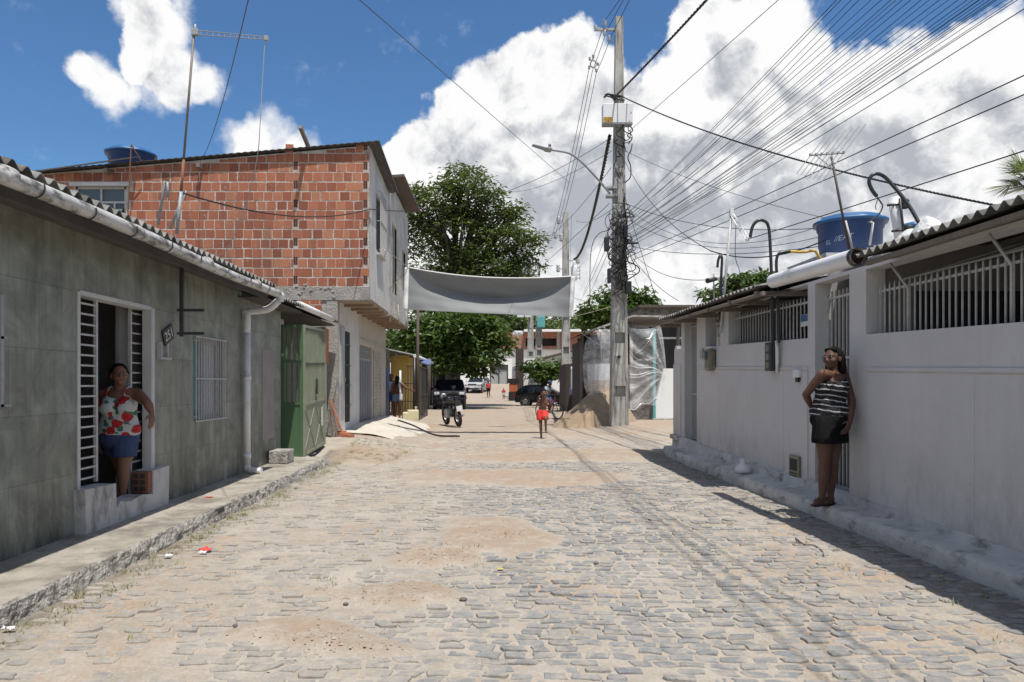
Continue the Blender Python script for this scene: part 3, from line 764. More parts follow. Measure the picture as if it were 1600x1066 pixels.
c = mixc(nt, ramp(nt, nz(nt, v, 7, 8, .7), .60, .70, (0, 0, 0), (.75,)*3), c, (.40, .32, .27))
c = mixc(nt, ramp(nt, nz(nt, v, 40, 4, .7), .45, .8, (0, 0, 0), (.6,)*3), c, (.20, .085, .055))
st = coords(nt, (2.2, 2.2, .4)); c = mixc(nt, ramp(nt, nz(nt, st, 1.2, 6, .7), .50, .74, (0, 0, 0), (.7,)*3), c, (.13, .08, .062))
nt.links.new(c, b.inputs['Base Color']); bumpit(nt, b, nz(nt, coords(nt, (1, 1, 6)), 22, 5, .7), .4, .012)
M('grey_render', (.37, .35, .325), (.28, .265, .24), 2.5, bump=.8, bscale=18, bdist=.03, c3=(.20, .185, .165), s3=1.8, lo3=.5, hi3=.7)
M('white_render', (.60, .595, .58), (.50, .49, .475), 1.6, bump=.2, bscale=30, c3=(.22, .215, .20), s3=1.5, lo3=.5, hi3=.78, st3=(3, 3, .35))
M('beige_render', (.52, .47, .40), (.45, .40, .335), 2, bump=.25, c3=(.3, .26, .2), s3=1.5, lo3=.58, hi3=.8)
tile_mat('grey_wall_tile', 'x', (.50, .49, .47), (.45, .44, .42), (.28, .27, .26), .42, .22, .006, .5, (.34, .32, .29), 1, .3)
tile_mat('small_tile', 'x', (.42, .39, .34), (.37, .34, .30), (.24, .22, .2), .22, .11, .008, .0, (.25, .22, .18), 1, .3)
M('grey_steel_door', (.20, .215, .24), (.17, .18, .20), 2, rough=.5)
M('boards', (.36, .27, .19), (.26, .19, .13), 3, stretch=(1, 10, 1), bump=.3)
YB = 17.2; XU = -2.74; XL = -3.48
bb = thing('brick_building', 'two storey house of bare red hollow bricks with overhanging white upper side', 'house', (-6.5, 20, .2))
# front wall with sloping top: grid
def ztop(x): return 7.02+(x-XU)*.087
fw = MB(); wx0, wx1, wz0, wz1 = at(118, 0, YB).x, at(197, 0, YB).x, at(0, 350, YB).z, at(0, 292, YB).z
def slab(x0, x1, za, zb):  # zb None -> sloped top
    a, b_ = (zb, zb) if zb is not None else (ztop(x0), ztop(x1))
    fw.prism([(x0, za), (x1, za), (x1, b_), (x0, a)], 'y', YB, YB+.2)
slab(-11.4, wx0, 3.72, None); slab(wx1, XU, 3.72, None); slab(wx0, wx1, 3.72, wz0); slab(wx0, wx1, wz1, None)
fw.build('wall', 'brick_mortar', bb)
# every brick of the bare wall, laid row by row with uneven joints (one mesh: the wall's surface)
rb = random.Random(21); bv, bf_, br_ = [], [], []
row_h = .2225; zz_ = 3.735; k_ = 0
xcs = [at(462, 0, YB).x, at(571, 0, YB).x]
def put_brick(x0, x1, z0, z1):
    if x1-x0 < .03: return
    o = len(bv); d = YB-.0015-rb.random()*.0035; c = rb.random(); j = lambda: rb.gauss(0, .0016)
    tl = rb.gauss(0, .002)
    P_ = [(x0+j(), d+.002, z0+j()+tl), (x1+j(), d+.002, z0+j()-tl), (x1+j(), d+.002, z1+j()-tl), (x0+j(), d+.002, z1+j()+tl)]
    e = .004
    for (x, y, z) in P_: bv.append((x, YB+.03, z))
    bv.extend(P_)
    for (x, y, z), (sx, sz) in zip(P_, ((1, 1), (-1, 1), (-1, -1), (1, -1))): bv.append((x+sx*e, d, z+sz*e))
    for a in range(4):
        b2 = (a+1) % 4; bf_.append((o+a, o+b2, o+4+b2, o+4+a)); bf_.append((o+4+a, o+4+b2, o+8+b2, o+8+a))
    bf_.append((o+8, o+9, o+10, o+11)); br_.extend([c]*12)
while zz_ < 7.2:
    x = -11.3-rb.random()*.2; hgt = row_h-.026+rb.gauss(0, .003); drift = rb.gauss(0, .003)
    while x < XU-.005:
        wd_ = rb.choice((.205, .215, .22, .225, .205, .19)) if rb.random() > .08 else rb.uniform(.08, .14)
        x1 = min(x+wd_, XU-.004)
        # end-on brick columns on alternate courses leave a slot
        if k_ % 2 == 0:
            for xc in xcs:
                if x < xc+.055 and x1 > xc-.055:
                    if x < xc-.055: put_brick(x, xc-.058, zz_, zz_+hgt)
                    x1 = xc+.055; wd_ = 0
        zt_b = min(ztop(x), ztop(x1))-.02
        inwin = x1 > wx0-.02 and x < wx1+.02 and zz_+hgt > wz0-.02 and zz_ < wz1+.02
        if wd_ and zz_+hgt < zt_b and not inwin and rb.random() > .006: put_brick(x, x1, zz_+drift, zz_+hgt+drift)
        elif wd_ and zz_ < zt_b-.06 and not inwin: put_brick(x, x1, zz_, min(zz_+hgt, zt_b))
        x = x1+abs(rb.gauss(.012, .007))+.003
    zz_ += row_h; k_ += 1
me = bpy.data.meshes.new('brick_courses'); me.from_pydata([tuple(Vector(p)-bb.location) for p in bv], [], bf_); me.materials.append(MATS['bare_brick'])
a_ = me.attributes.new('rnd', 'FLOAT', 'POINT'); a_.data.foreach_set('value', br_)
o = bpy.data.objects.new('brick_courses', me); col.objects.link(o); o.parent = bb
# columns of bricks laid end-on, showing their holes
hb = MB(); hh = MB()
for (pxc, k0) in ((462, 0), (571, 0), (345, 99)):
    if k0 == 99: continue
    xc = at(pxc, 0, YB).x; z = 3.80
    zt_ = 6.6 if pxc == 462 else 7.0
    while z < zt_:
        hbo = MB().box(xc-.05, xc+.05, YB-.006, YB+.05, z, z+.19).build('end_brick', 'hollow_brick', bb); hh = MB()
        for i in range(2):
            for j in range(3): hh.box(xc-.043+i*.047, xc-.005+i*.047, YB-.011, YB-.004, z+.012+j*.06, z+.058+j*.06)
        hh.build('brick_holes', 'dark_interior', hbo)
        z += .444
# rendered beam and column below the bricks
t = MB(); rr = random.Random(2)
t.box(-5.2, XU-.0, YB-.03, YB+.2, 3.40, 3.72, bev=.012); t.box(at(510, 0, YB).x, XL+.0, YB-.02, YB+.25, .1, 3.40, bev=.015)
t.box(-11, at(510, 0, YB).x-.003, YB, YB+.2, .1, 3.4)
for i in range(14):
    x = rr.uniform(-5.0, -3.5); z = rr.uniform(3.42, 3.76); s_ = rr.uniform(.02, .06)
    t.obox((x, YB-.03, z), (s_*1.8, .03, s_), Matrix.Rotation(rr.uniform(-.5, .5), 4, 'Y'), bev=.01)
t.build('rendered_beam', 'grey_render', bb)
t = MB(); t.box(-4.35, -3.85, YB-.028, YB+.1, 3.16, 3.40); t.build('brick_patch', 'hollow_brick_wall', bb)
# side: lower wall, openings
LO = [(18.1, 18.75, .5, 2.75), (20.3, 22.5, .12, 2.55)]
t = MB().wallgrid('x', XL, XL-.18, YB+.25, 20.05, .1, 3.4, LO[:1]); t.build('wall', 'white_paint', bb)
t = MB().wallgrid('x', XL-.02, XL-.2, 20.05, 25.6, .1, 3.4, LO[1:]); t.build('wall', 'beige_render', bb)
t = MB(); t.box(XL-.015, XL+.004, 22.7, 24.3, .2, 2.5); t.build('tile_panel', 'small_tile', bb)
t = MB(); t.box(XL-.02, XL+.03, YB+.3, 17.95, .75, 2.85); t.box(XL+.03, XL+.05, 17.9, 17.95, 1.5, 1.6); t.build('shutter', 'grey_metal', bb)
t = MB(); t.box(XL-.12, XL-.08, 18.1, 18.75, .5, 2.75); 
for i in range(6): t.box(XL-.03, XL+.02, 18.12+.1*i, 18.15+.1*i, .5, 2.75)
for z in (.9, 1.4, 1.9, 2.4): t.box(XL-.02, XL+.03, 18.1, 18.75, z, z+.03)
t.build('window_bars', 'dark_metal', bb)
d_ = MB(); d_.box(XL-.10, XL-.06, 20.3, 22.5, .12, 2.15)
for i in range(7): d_.box(XL-.06, XL-.045, 20.35+.3*i, 20.38+.3*i, .15, 2.1)
do = d_.build('door', 'grey_steel_door', bb)
g_ = MB()
for i in range(10):
    y = 20.3+.22*i
    for s_ in (0, 1): g_.tube([(XL-.07, y+.22*s_, 2.17), (XL-.07, y+.22*(1-s_), 2.53)], .012, 4)
g_.box(XL-.08, XL-.06, 20.3, 22.5, 2.15, 2.18); g_.box(XL-.09, XL-.085, 20.3, 22.5, 2.1, 2.55); g_.build('transom_grille', 'grey_metal', do)
t = MB(); t.tube([(XL+.06, 20.1, 2.72), (XL+.06, 25.7, 2.66)], .018, 6); t.build('conduit', 'grey_metal', bb)
# overhang slab and boards
t = MB(); t.box(XL-.2, XU-.01, YB+.2, 25.55, 3.40, 3.46); t.build('floor_boards', 'boards', bb)
t = MB()
for i in range(9): y = 18.0+.9*i; MB().box(XL, XU-.02, y, y+.07, 3.33, 3.40).build('joist', 'boards', bb)
# upper side walls
UO = [(18.3, 19.35, 4.8, 6.2)]
t = MB(); t.wallgrid('x', XU, XU-.15, YB+.2, 20.6, 3.46, 7.05, UO); t.warp(lambda p: p+Vector((0, 0, (-.07*(p.y-YB)) if p.z > 7 else 0))); t.build('wall', 'white_render', bb)
UO2 = [(21.3, 22.2, 4.1, 6.1), (23.9, 24.6, 4.5, 5.8)]
t = MB(); t.wallgrid('x', XU+.02, XU-.13, 20.6, 25.5, 3.42, 7.2, UO2); t.build('wall', 'grey_wall_tile', bb)
MB().box(XU-5, XU-.13, 25.35, 25.5, 3.46, 7.2).build('rear_wall', 'grey_render', bb)
for (o_, nm) in ((UO[0], 'window'), (UO2[0], 'window'), (UO2[1], 'window')):
    y0, y1, z0, z1 = o_; t = MB()
    t.box(XU-.10, XU-.06, y0, y1, z0, z1); wo = t.build(nm, 'dark_interior' if o_ is UO[0] else 'grey_steel_door', bb)
    t = MB()
    if o_ is UO[0]:
        for k in range(8): y = y0+(y1-y0)*k/7; t.box(XU+.10, XU+.115, y-.007, y+.007, z0-.1, z1+.05)
        for z in (z0-.1, (z0+z1)/2, z1+.04): t.box(XU+.10, XU+.12, y0, y1, z, z+.015); t.box(XU, XU+.1, y0, y0+.015, z, z+.015); t.box(XU, XU+.1, y1-.015, y1, z, z+.015)
        t.box(XU, XU+.12, y0, y1, z0-.13, z0-.10)
        t.build('bars', 'white_metal', wo)
    else:
        t.box(XU-.02, XU+.03, y0-.04, y0, z0, z1); t.box(XU-.02, XU+.03, y1, y1+.04, z0, z1); t.build('frame', 'boards', wo)
t = MB(); t.box(XU+.02, XU+.2, 18.95, 19.2, 4.72, 4.9); 
jug = one('paint_bucket', MB().lathe([(.07, 0), (.085, .02), (.09, .2), (.093, .22)], (XU+.11-.05, 19.0, 4.70), 12), 'curtain_white', 'small pale plastic tub on the upper window bars', 'tub')
# roofs
t = corrugated(0, 0, 1, .09, 0, 1, 9, 0); 
M('roof_dark', (.10, .095, .09), (.065, .06, .058), 3, bump=.3, bscale=30)
rf = MB()
xs_ = [-11.8+(11.8+XU+.22)*i/30 for i in range(31)]
def rz(x, y): return ztop(x)+.05-.065*(y-YB)
nW = 44
yy = [YB-.12+(20.7-YB)*j/nW for j in range(nW+1)]
top = lambda x, y: Vector((x, y, rz(x, y)))
rf = MB()
def wv(x): return .007*math.cos(2*math.pi*x/.16)
xf = [-11.8+(11.8+XU+.26)*i/420 for i in range(421)]
rf.grid(lambda x, y: Vector((x, y, rz(x, y)+wv(x))), xf, [YB-.13, 18.5, 20.75]); k_ = len(rf.v)
rf.grid(lambda x, y: Vector((x, y, rz(x, y)+wv(x)-.012)), xf, [YB-.13, 18.5, 20.75])
for i in range(420): rf.add([rf.v[i], rf.v[i+1], rf.v[i+1+k_], rf.v[i+k_]], [(0, 1, 2, 3)])
e0 = [rf.v[420], rf.v[420+421], rf.v[420+842]]; e1 = [p-Vector((0, 0, .05)) for p in e0]
rf.add(e0+e1, [(0, 1, 4, 3), (1, 2, 5, 4)])
rf.build('roof', 'roof_dark', bb, recalc=False)
r2 = MB(); r2.add([(XU-5, 20.75, 6.9), (XU+.42, 20.75, 7.30), (XU+.42, 25.9, 7.50), (XU-5, 25.9, 7.1), (XU-5, 20.75, 6.97), (XU+.42, 20.75, 7.37), (XU+.42, 25.9, 7.57), (XU-5, 25.9, 7.17)],
   [(0, 1, 2, 3), (4, 5, 6, 7), (0, 1, 5, 4), (1, 2, 6, 5), (2, 3, 7, 6)]); r2.build('roof', 'clay_dark', bb)
# rafters poking out of the front
t = MB(); p0 = at(481, 226, YB); t.tube([p0+Vector((0, .1, -.05)), p0+Vector((-.04, -.55, .22))], .055, 4); t.build('rafter_end', 'wood_grey', bb)
for pxx, pyy in ((315, 262), (172, 270)):
    t = MB(); p0 = at(pxx, pyy, YB); t.box(p0.x-.04, p0.x+.04, YB-.22, YB, p0.z-.05, p0.z+.05); t.build('rafter_end', 'wood_grey', bb)
# metal sheet lip over the left part
t = MB(); a = at(60, 268, YB); b_ = at(218, 247, YB)
t.add([(a.x, YB-.35, a.z-.1), (b_.x, YB-.35, b_.z-.08), (b_.x, YB+.05, b_.z+.06), (a.x, YB+.05, a.z+.04)]+[(a.x, YB-.35, a.z-.13), (b_.x, YB-.35, b_.z-.11), (b_.x, YB+.05, b_.z+.03), (a.x, YB+.05, a.z+.01)], [(0, 1, 2, 3), (4, 5, 6, 7), (0, 1, 5, 4), (1, 2, 6, 5)])
t.build('awning', 'roof_dark', bb)
# front window
fr = MB(); xm = (wx0+wx1)/2; yw = YB+.07
M('window_glass', (.10, .13, .14), (.08, .10, .11), 2, rough=.08)
for (x0, x1, z0, z1) in ((wx0, wx1, wz1-.05, wz1), (wx0, wx1, wz0, wz0+.05), (wx0, wx0+.05, wz0, wz1), (wx1-.05, wx1, wz0, wz1), (wx0+.05, wx1-.05, (wz0+wz1)/2+.05, (wz0+wz1)/2+.1), (xm-.02, xm+.02, (wz0+wz1)/2+.1, wz1-.05), (wx1-.3, wx1-.26, wz0+.05, (wz0+wz1)/2+.05)):
    fr.box(x0, x1, yw-.05, yw+.01, z0, z1)
wo = fr.build('window', 'white_metal', bb); MB().box(wx0+.02, wx1-.02, yw-.015, yw, wz0+.02, wz1-.02).build('pane', 'window_glass', wo)
t = MB(); t.obox((xm+.15, yw-.15, wz0+.28), (.75, .02, .3), Matrix.Rotation(R(-50), 4, 'X')); t.build('open_sash', 'window_glass', wo)
MB().box(wx0-.1, wx1+.12, YB-.10, YB+.02, wz1, wz1+.08).build('lintel', 'white_paint', wo)
t = MB(); rr = random.Random(9)
for i in range(3): t.obox((-3.35+i*.1, 16.95-.1*i, .30-.03*i), (.22, .2, .14), Matrix.Rotation(rr.uniform(-.6, .6), 4, 'Z'), bev=.01)
one('broken_brick_pile', t, 'hollow_brick', 'few broken hollow bricks at the corner of the brick building', 'rubble')

# tank on the brick building
M('tank_blue', (.017, .058, .19), (.014, .048, .16), 2, rough=.42, bump=.05)
M('tank_lid_blue', (.035, .125, .30), (.03, .11, .27), 2, rough=.38)
def tank(loc, rad, hgt, label, k=1.0):
    t = thing('water_tank', label, 'water tank', loc)
    c = Vector(loc)
    MB().lathe([(rad*.80, 0), (rad*.84, .06), (rad*.87, hgt*.35), (rad*.89, hgt*.36), (rad*.90, hgt*.78), (rad*.94, hgt*.80), (rad*.95, hgt*.93), (rad*.985, hgt*.95), (rad*.985, hgt)], c, 48).build('body', 'tank_blue', t)
    def sq(a, z): return 1.0+.018*math.cos(8*a)
    MB().lathe([(rad*.99, hgt*.93), (rad*1.06, hgt*.94), (rad*1.07, hgt*.99), (rad*1.0, hgt*1.03), (rad*.86, hgt*1.06), (rad*.84, hgt*1.12), (rad*.5, hgt*1.16), (.02, hgt*1.17)], c, 64, sq=sq).build('lid', 'tank_lid_blue', t)
    return t
p = at(205, 258, 18.6); tank((p.x, p.y, p.z-.45), .58, .72, 'blue plastic water tank on the roof of the brick building')
# thin strut tripod beside that window
t = MB(); a = at(205, 226, YB-.4); t.tube([a, at(199, 345, YB-.35)], .014, 5); t.tube([a, at(221, 252, YB-.2)], .014, 5)
one('thin_strut', t, 'rusty_metal', 'thin bent rusty rod in front of the brick wall by the roof tank', 'rod')
# ---------------------------------------------------------------- right: whitewashed house
XR = 3.93
def wp(p):  # walls follow the slight rise of the street
    z = p.z; r = .017+.009*min(z, 1.95)/1.95 if z < 2.1 else .010
    return p+Vector((0, 0, r*(p.y-6.0)))
m, nt, b = base_mat('whitewash', .75)
v = coords(nt)
c = ramp(nt, nz(nt, v, 1.2, 8, .65), .35, .7, (.59, .575, .567), (.525, .512, .503))
st = coords(nt, (3, 3, .35)); c = mixc(nt, ramp(nt, nz(nt, st, 1.2, 7, .7), .52, .85, (0, 0, 0), (.25,)*3), c, (.30, .29, .27))
tc_ = nt.nodes.new('ShaderNodeTexCoord'); sp_ = nt.nodes.new('ShaderNodeSeparateXYZ'); nt.links.new(tc_.outputs['Object'], sp_.inputs[0])
c = mixc(nt, ramp(nt, nz(nt, v, 22, 5, .7), .66, .74, (0, 0, 0), (.4,)*3), c, (.26, .24, .22))
c = mixc(nt, ramp(nt, nz(nt, coords(nt, (1, .8, 1.3)), 1.1, 4, .5), .56, .60, (0, 0, 0), (.5,)*3), c, (.56, .545, .53))
mrz = nt.nodes.new('ShaderNodeMapRange'); nt.links.new(sp_.outputs['Z'], mrz.inputs['Value']); mrz.inputs['From Min'].default_value = .0; mrz.inputs['From Max'].default_value = .75; mrz.inputs['To Min'].default_value = 1; mrz.inputs['To Max'].default_value = 0
mz = nt.nodes.new('ShaderNodeMath'); mz.operation = 'MULTIPLY'; nt.links.new(mrz.outputs[0], mz.inputs[0]); nt.links.new(ramp(nt, nz(nt, coords(nt, (1.6, 1.6, .8)), 2.3, 8, .72), .46, .74, (0, 0, 0), (.7,)*3), mz.inputs[1])
c = mixc(nt, mz.outputs[0], c, (.235, .215, .19))
vo = nd(nt, 'ShaderNodeTexVoronoi', Scale=.55); vo.feature = 'DISTANCE_TO_EDGE'
nvd = nd(nt, 'ShaderNodeTexNoise', Scale=3, Detail=6); nt.links.new(v, nvd.inputs['Vector'])
av_ = nt.nodes.new('ShaderNodeVectorMath'); av_.operation = 'MULTIPLY_ADD'; nt.links.new(nvd.outputs['Color'], av_.inputs[0]); av_.inputs[1].default_value = (.8, .8, .8); nt.links.new(v, av_.inputs[2]); nt.links.new(av_.outputs[0], vo.inputs['Vector'])
nt.links.new(c, b.inputs['Base Color']); bumpit(nt, b, nz(nt, v, 14, 7, .7), .4, .025)
rh_ = thing('white_house', 'low whitewashed house with barred openings, corrugated roof and striped-top woman at its gate', 'house', (5.5, 10, .2))
G1 = (7.97, 8.80); G2 = (13.75, 14.6)
hol = [(1.0, 7.62, 1.92, 2.62), (G1[0], G1[1], .1, 2.62), (9.0, 11.95, 1.93, 2.64), (12.35, 13.2, 1.93, 2.64), (G2[0], G2[1], .1, 2.70), (14.85, 15.4, 1.93, 2.8)]
t = MB().wallgrid('x', XR, XR+.20, 1.0, 15.4, .08, 2.66, hol, step=1.0); t.warp(wp); t.build('wall', 'whitewash', rh_)
t = MB()
for (a, b_) in ((1.0, 7.55), (8.98, 13.68)): t.box(XR-.016, XR+.02, a, b_, .12, 1.58)
t.box(XR-.016, XR+.02, 14.85, 15.42, .12, 1.62)
t.box(XR+.02, XR+1.6, 15.28, 15.415, .1, 2.0)
for y in (5.9, 9.7, 11.05, 12.4): t.box(XR-.019, XR-.01, y, y+.03, .2, 1.5)
t.warp(wp); t.build('dado', 'whitewash', rh_)
M('yellowed_edge', (.44, .39, .29), (.52, .49, .43), 4)
for (a, b_) in ((1.0, 7.55), (8.98, 13.68)): MB().box(XR-.019, XR-.012, a, b_, 1.53, 1.545).warp(wp).build('dado_edge', 'yellowed_edge', rh_)
t = MB()
for y in (14.8,): MB().box(XR-.10, XR, y, (y+2.2 if y != 14.8 else 15.4) if y != 9.0 else 9.98, .15, .235, bev=.02).warp(wp).build('plinth', 'white_kerb', rh_)
# veranda inside
t = MB(); t.box(5.6, 5.7, -1, 15.2, 0, 3.3); t.box(XR+.2, 5.6, 7.70, 7.8, 0, 2.9); t.box(XR+.2, 5.6, 12.1, 12.2, 0, 2.9); t.box(XR+.2, 5.6, 8.84, 8.9, 0, 2.9)
t.build('inner_wall', 'interior_grey', rh_)
MB().box(XR+.2, 5.6, -1, 15.2, .05, .22).build('inner_floor', 'interior_grey', rh_)
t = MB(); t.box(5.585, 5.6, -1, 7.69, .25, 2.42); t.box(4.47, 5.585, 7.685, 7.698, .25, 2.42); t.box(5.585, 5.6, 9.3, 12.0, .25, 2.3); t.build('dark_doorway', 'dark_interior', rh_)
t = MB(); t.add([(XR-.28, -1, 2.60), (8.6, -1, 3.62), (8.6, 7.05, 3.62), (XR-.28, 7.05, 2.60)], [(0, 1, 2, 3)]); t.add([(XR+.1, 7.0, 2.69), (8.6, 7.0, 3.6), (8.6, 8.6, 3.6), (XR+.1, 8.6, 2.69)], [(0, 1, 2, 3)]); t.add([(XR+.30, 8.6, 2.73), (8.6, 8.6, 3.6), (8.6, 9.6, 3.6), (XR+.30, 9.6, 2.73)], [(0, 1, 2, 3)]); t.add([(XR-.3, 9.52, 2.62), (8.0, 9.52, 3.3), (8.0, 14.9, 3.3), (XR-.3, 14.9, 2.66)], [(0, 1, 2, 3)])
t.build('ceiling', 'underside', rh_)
corrugated(XR-.42, 2.67, 8.6, 3.72, -1.0, 7.08, .135, .026).build('roof', 'fibre_cement', rh_, recalc=False)
t = MB(); t.box(XR-.34, XR-.29, -1, 7.0, 2.575, 2.615); t.build('eave_beam', 'wood_grey', rh_)
r2 = corrugated(XR-.45, 2.72, 8.0, 3.42, 9.5, 14.95, .16, .02); r2.warp(lambda p: p+Vector((0, 0, .006*(p.y-8.7)))); r2.build('roof', 'fibre_cement', rh_, recalc=False)
t = MB()
for k in range(6): y = 9.6+1.05*k; t.box(XR-.42, XR+1.2, y, y+.06, 2.60+.0*k, 2.66)
t.tube([(XR-.35, 9.5, 2.62), (XR-.38, 14.8, 2.67)], .03, 6); t.build('rafter', 'wood_grey', rh_)
# veranda truss
t = MB(); t.tube([(XR+.25, 7.4, 2.5), (XR+.25, 0, 2.5)], .012, 5)
for k in range(7): y = 7.2-1.0*k; t.tube([(XR+.3, y, 2.52), (XR+1.1, y-.55, 2.78)], .011, 5); t.tube([(XR+1.1, y-.55, 2.78), (XR+.3, y-1.0, 2.52)], .011, 5)
t.build('roof_truss', 'grey_metal', rh_)
t = MB()
for y in (7.0, 5.62): MB().tube([(XR+.08, y, 1.9), (XR+.08, y, 2.36), (XR-.08, y+.02, 2.6)], .012, 6).build('roof_prop', 'white_metal', rh_)
def picket(ya, yb, z0, zr, n, xg=XR+.09, spike=.085, tail=True, name='window_bars'):
    t = MB()
    for i in range(n):
        y = ya+(yb-ya)*(i+.5)/n
        t.box(xg-.006, xg+.006, y-.006, y+.006, z0, zr+.04)
        t.add([(xg-.006, y-.006, zr+.04), (xg+.006, y-.006, zr+.04), (xg+.006, y+.006, zr+.04), (xg-.006, y+.006, zr+.04), (xg, y, zr+spike)], [(0, 1, 4), (1, 2, 4), (2, 3, 4), (3, 0, 4)])
    t.box(xg+.008, xg+.016, ya, yb, zr-.012, zr+.012)
    t.warp(wp); return t.build(name, 'white_metal', rh_)
picket(1.0, 7.55, 1.90, 2.38, 76); picket(9.02, 11.93, 1.92, 2.44, 26); picket(12.37, 13.18, 1.92, 2.42, 9)
def bar_gate(ya, yb, z0, z1, n, rails, name, label):
    g = thing(name, label, 'gate', (XR+.16, (ya+yb)/2, z0))
    t = MB(); xg = XR+.16
    for y in (ya+.02, yb-.02): t.box(xg-.02, xg+.02, y-.018, y+.018, z0, z1)
    for z in rails+[z0+.02, z1-.02]: t.box(xg-.016, xg+.016, ya+.04, yb-.04, z-.014, z+.014)
    t.build('frame', 'white_metal', g)
    t = MB()
    for i in range(n): y = ya+(yb-ya)*(i+1)/(n+1); t.box(xg-.009, xg+.009, y-.009, y+.009, z0+.01, z1+.06)
    t.build('bars', 'white_metal', g)
    t = MB(); t.box(xg-.05, xg-.01, ya+.06, ya+.16, 1.12, 1.28); t.build('lock', 'dark_metal', g)
    return g
bar_gate(G1[0], G1[1], .24, 2.48, 8, [1.2, 1.75], 'barred_gate', 'white barred gate right behind the woman in the striped top')
bar_gate(G2[0], G2[1], .36, 2.6, 9, [1.25], 'barred_gate', 'narrow white barred gate at the far end of the whitewashed wall')
# fat white pipe over the gate
M('pipe_hole', (.06, .03, .022), (.03, .02, .015), 14, rough=.9, bump=.6)
t = MB(); a = Vector((XR-.40, 6.98, 2.66)); b_ = Vector((XR-.44, 8.95, 2.70))
t.tube([a, b_], .084, 20, cap=False); t.tube([a, b_], .075, 20, cap=False)
n0 = len(t.v); pp = one('white_pipe', t, 'pvc_white', 'fat white plastic rain pipe with open end above the woman by the gate', 'pipe')
t = MB(); t.tube([a+Vector((0, .06, 0)), a+Vector((0, .09, 0))], .074, 16); t.build('dark_plug', 'pipe_hole', pp)  # dark plug set inside the pipe's open end
t = MB(); t.tube([a, a+Vector((0, .06, .0))], .089, 20, cap=False); t.build('collar', 'black_plastic', pp)
t = MB(); t.add([(XR-.5, 8.5, 2.84), (XR+1, 8.5, 3.0), (XR+1, 9.3, 3.0), (XR-.5, 9.3, 2.86)], [(0, 1, 2, 3)])
c_ = corrugated(XR+.4, 2.98, XR+1.6, 3.16, 8.2, 9.0, .15, .02); one('loose_roof_sheet', c_, 'fibre_cement', 'loose dark corrugated sheet lying over the end of the fat white pipe', 'roof sheet', recalc=False)
# wall boxes
M('meter_brown', (.20, .18, .13), (.14, .125, .09), 6, rough=.4, c3=(.34, .33, .28), s3=5)
def wbox(name, px, pyc, pz0, pz1, y, w, d, mat_, label, cat, bev=.01, group=None):
    z0 = at(0, pz1, y).z; z1 = at(0, pz0, y).z
    t = thing(name, label, cat, (XR-d/2, y, z0), 0, group)
    MB().box(XR-d, XR-.012, y-w/2, y+w/2, z0, z1, bev=bev).build('case', mat_, t); return t, z0, z1
t_, z0, z1 = wbox('meter_box', 0, 0, 545, 580, 12.7, .27, .14, 'meter_brown', 'oval brown electricity meter box on the white wall', 'meter', .05)
MB().lathe([(.02, -.004), (.075, 0), (.07, .03), (.02, .035)], (0, 0, 0), 16).warp(lambda p: Vector((XR-.14-p.z, 12.7+p.x, z1-.12+p.y))).build('dial', 'window_glass', t_)
t_, z0, z1 = wbox('meter_box', 0, 0, 535, 580, 9.98, .20, .12, 'dark_metal', 'tall dark meter box under the two black conduits on the white wall', 'meter', .012)
t = MB()
for k in range(3): t.box(XR-.124, XR-.118, 9.93, 10.03, z0+.04+k*.115, z0+.12+k*.115)
t.build('meter_window', 'meter_brown', t_)
t = MB(); t.tube(smooth_path([(XR-.05, 9.84, z1+.01), (XR-.06, 9.80, z1-.1), (XR-.04, 9.84, z0-.02)], 5), .022, 8); t.build('white_conduit', 'pvc_white', t_)
t_, z0, z1 = wbox('bell_box', 0, 0, 578, 590, 9.22, .17, .06, 'pvc_white', 'small pale bell box on the white wall beside the woman', 'bell', .008)
MB().box(XR-.055, XR-.03, 9.16, 9.24, z0-.06, z0).build('push_button', 'black_plastic', t_)
t_, z0, z1 = wbox('water_meter_hatch', 0, 0, 712, 756, 9.3, .30, .05, 'meter_brown', 'brown metal water meter hatch low on the white wall by the kerb', 'hatch', .008)
MB().box(XR-.056, XR-.05, 9.20, 9.40, z0+.17, z1-.04).build('hatch_window', 'dark_interior', t_)
t = MB(); 
for k in range(4): t.box(XR-.056, XR-.05, 9.20, 9.40, z0+.03+k*.033, z0+.045+k*.033)
t.build('hatch_slots', 'dark_interior', t_)
t_, z0, z1 = wbox('switch_cover', 0, 0, 546, 561, 13.35, .16, .04, 'grey_metal', 'small grey switch cover left of the oval meter box', 'switch', .01)
# blue and white notice
M('notice_blue', (.05, .12, .25), (.04, .09, .2), 5, rough=.6)
t = MB(); t.box(XR+.06, XR+.066, 9.06, 9.34, 2.14, 2.29); t.warp(wp); no = one('paper_notice', t, 'pale_enamel', 'faded blue and white notice tied to the window bars', 'notice')
t = MB(); t.box(XR+.055, XR+.0602, 9.065, 9.335, 2.20, 2.285); t.warp(wp); t.build('blue_field', 'notice_blue', no)
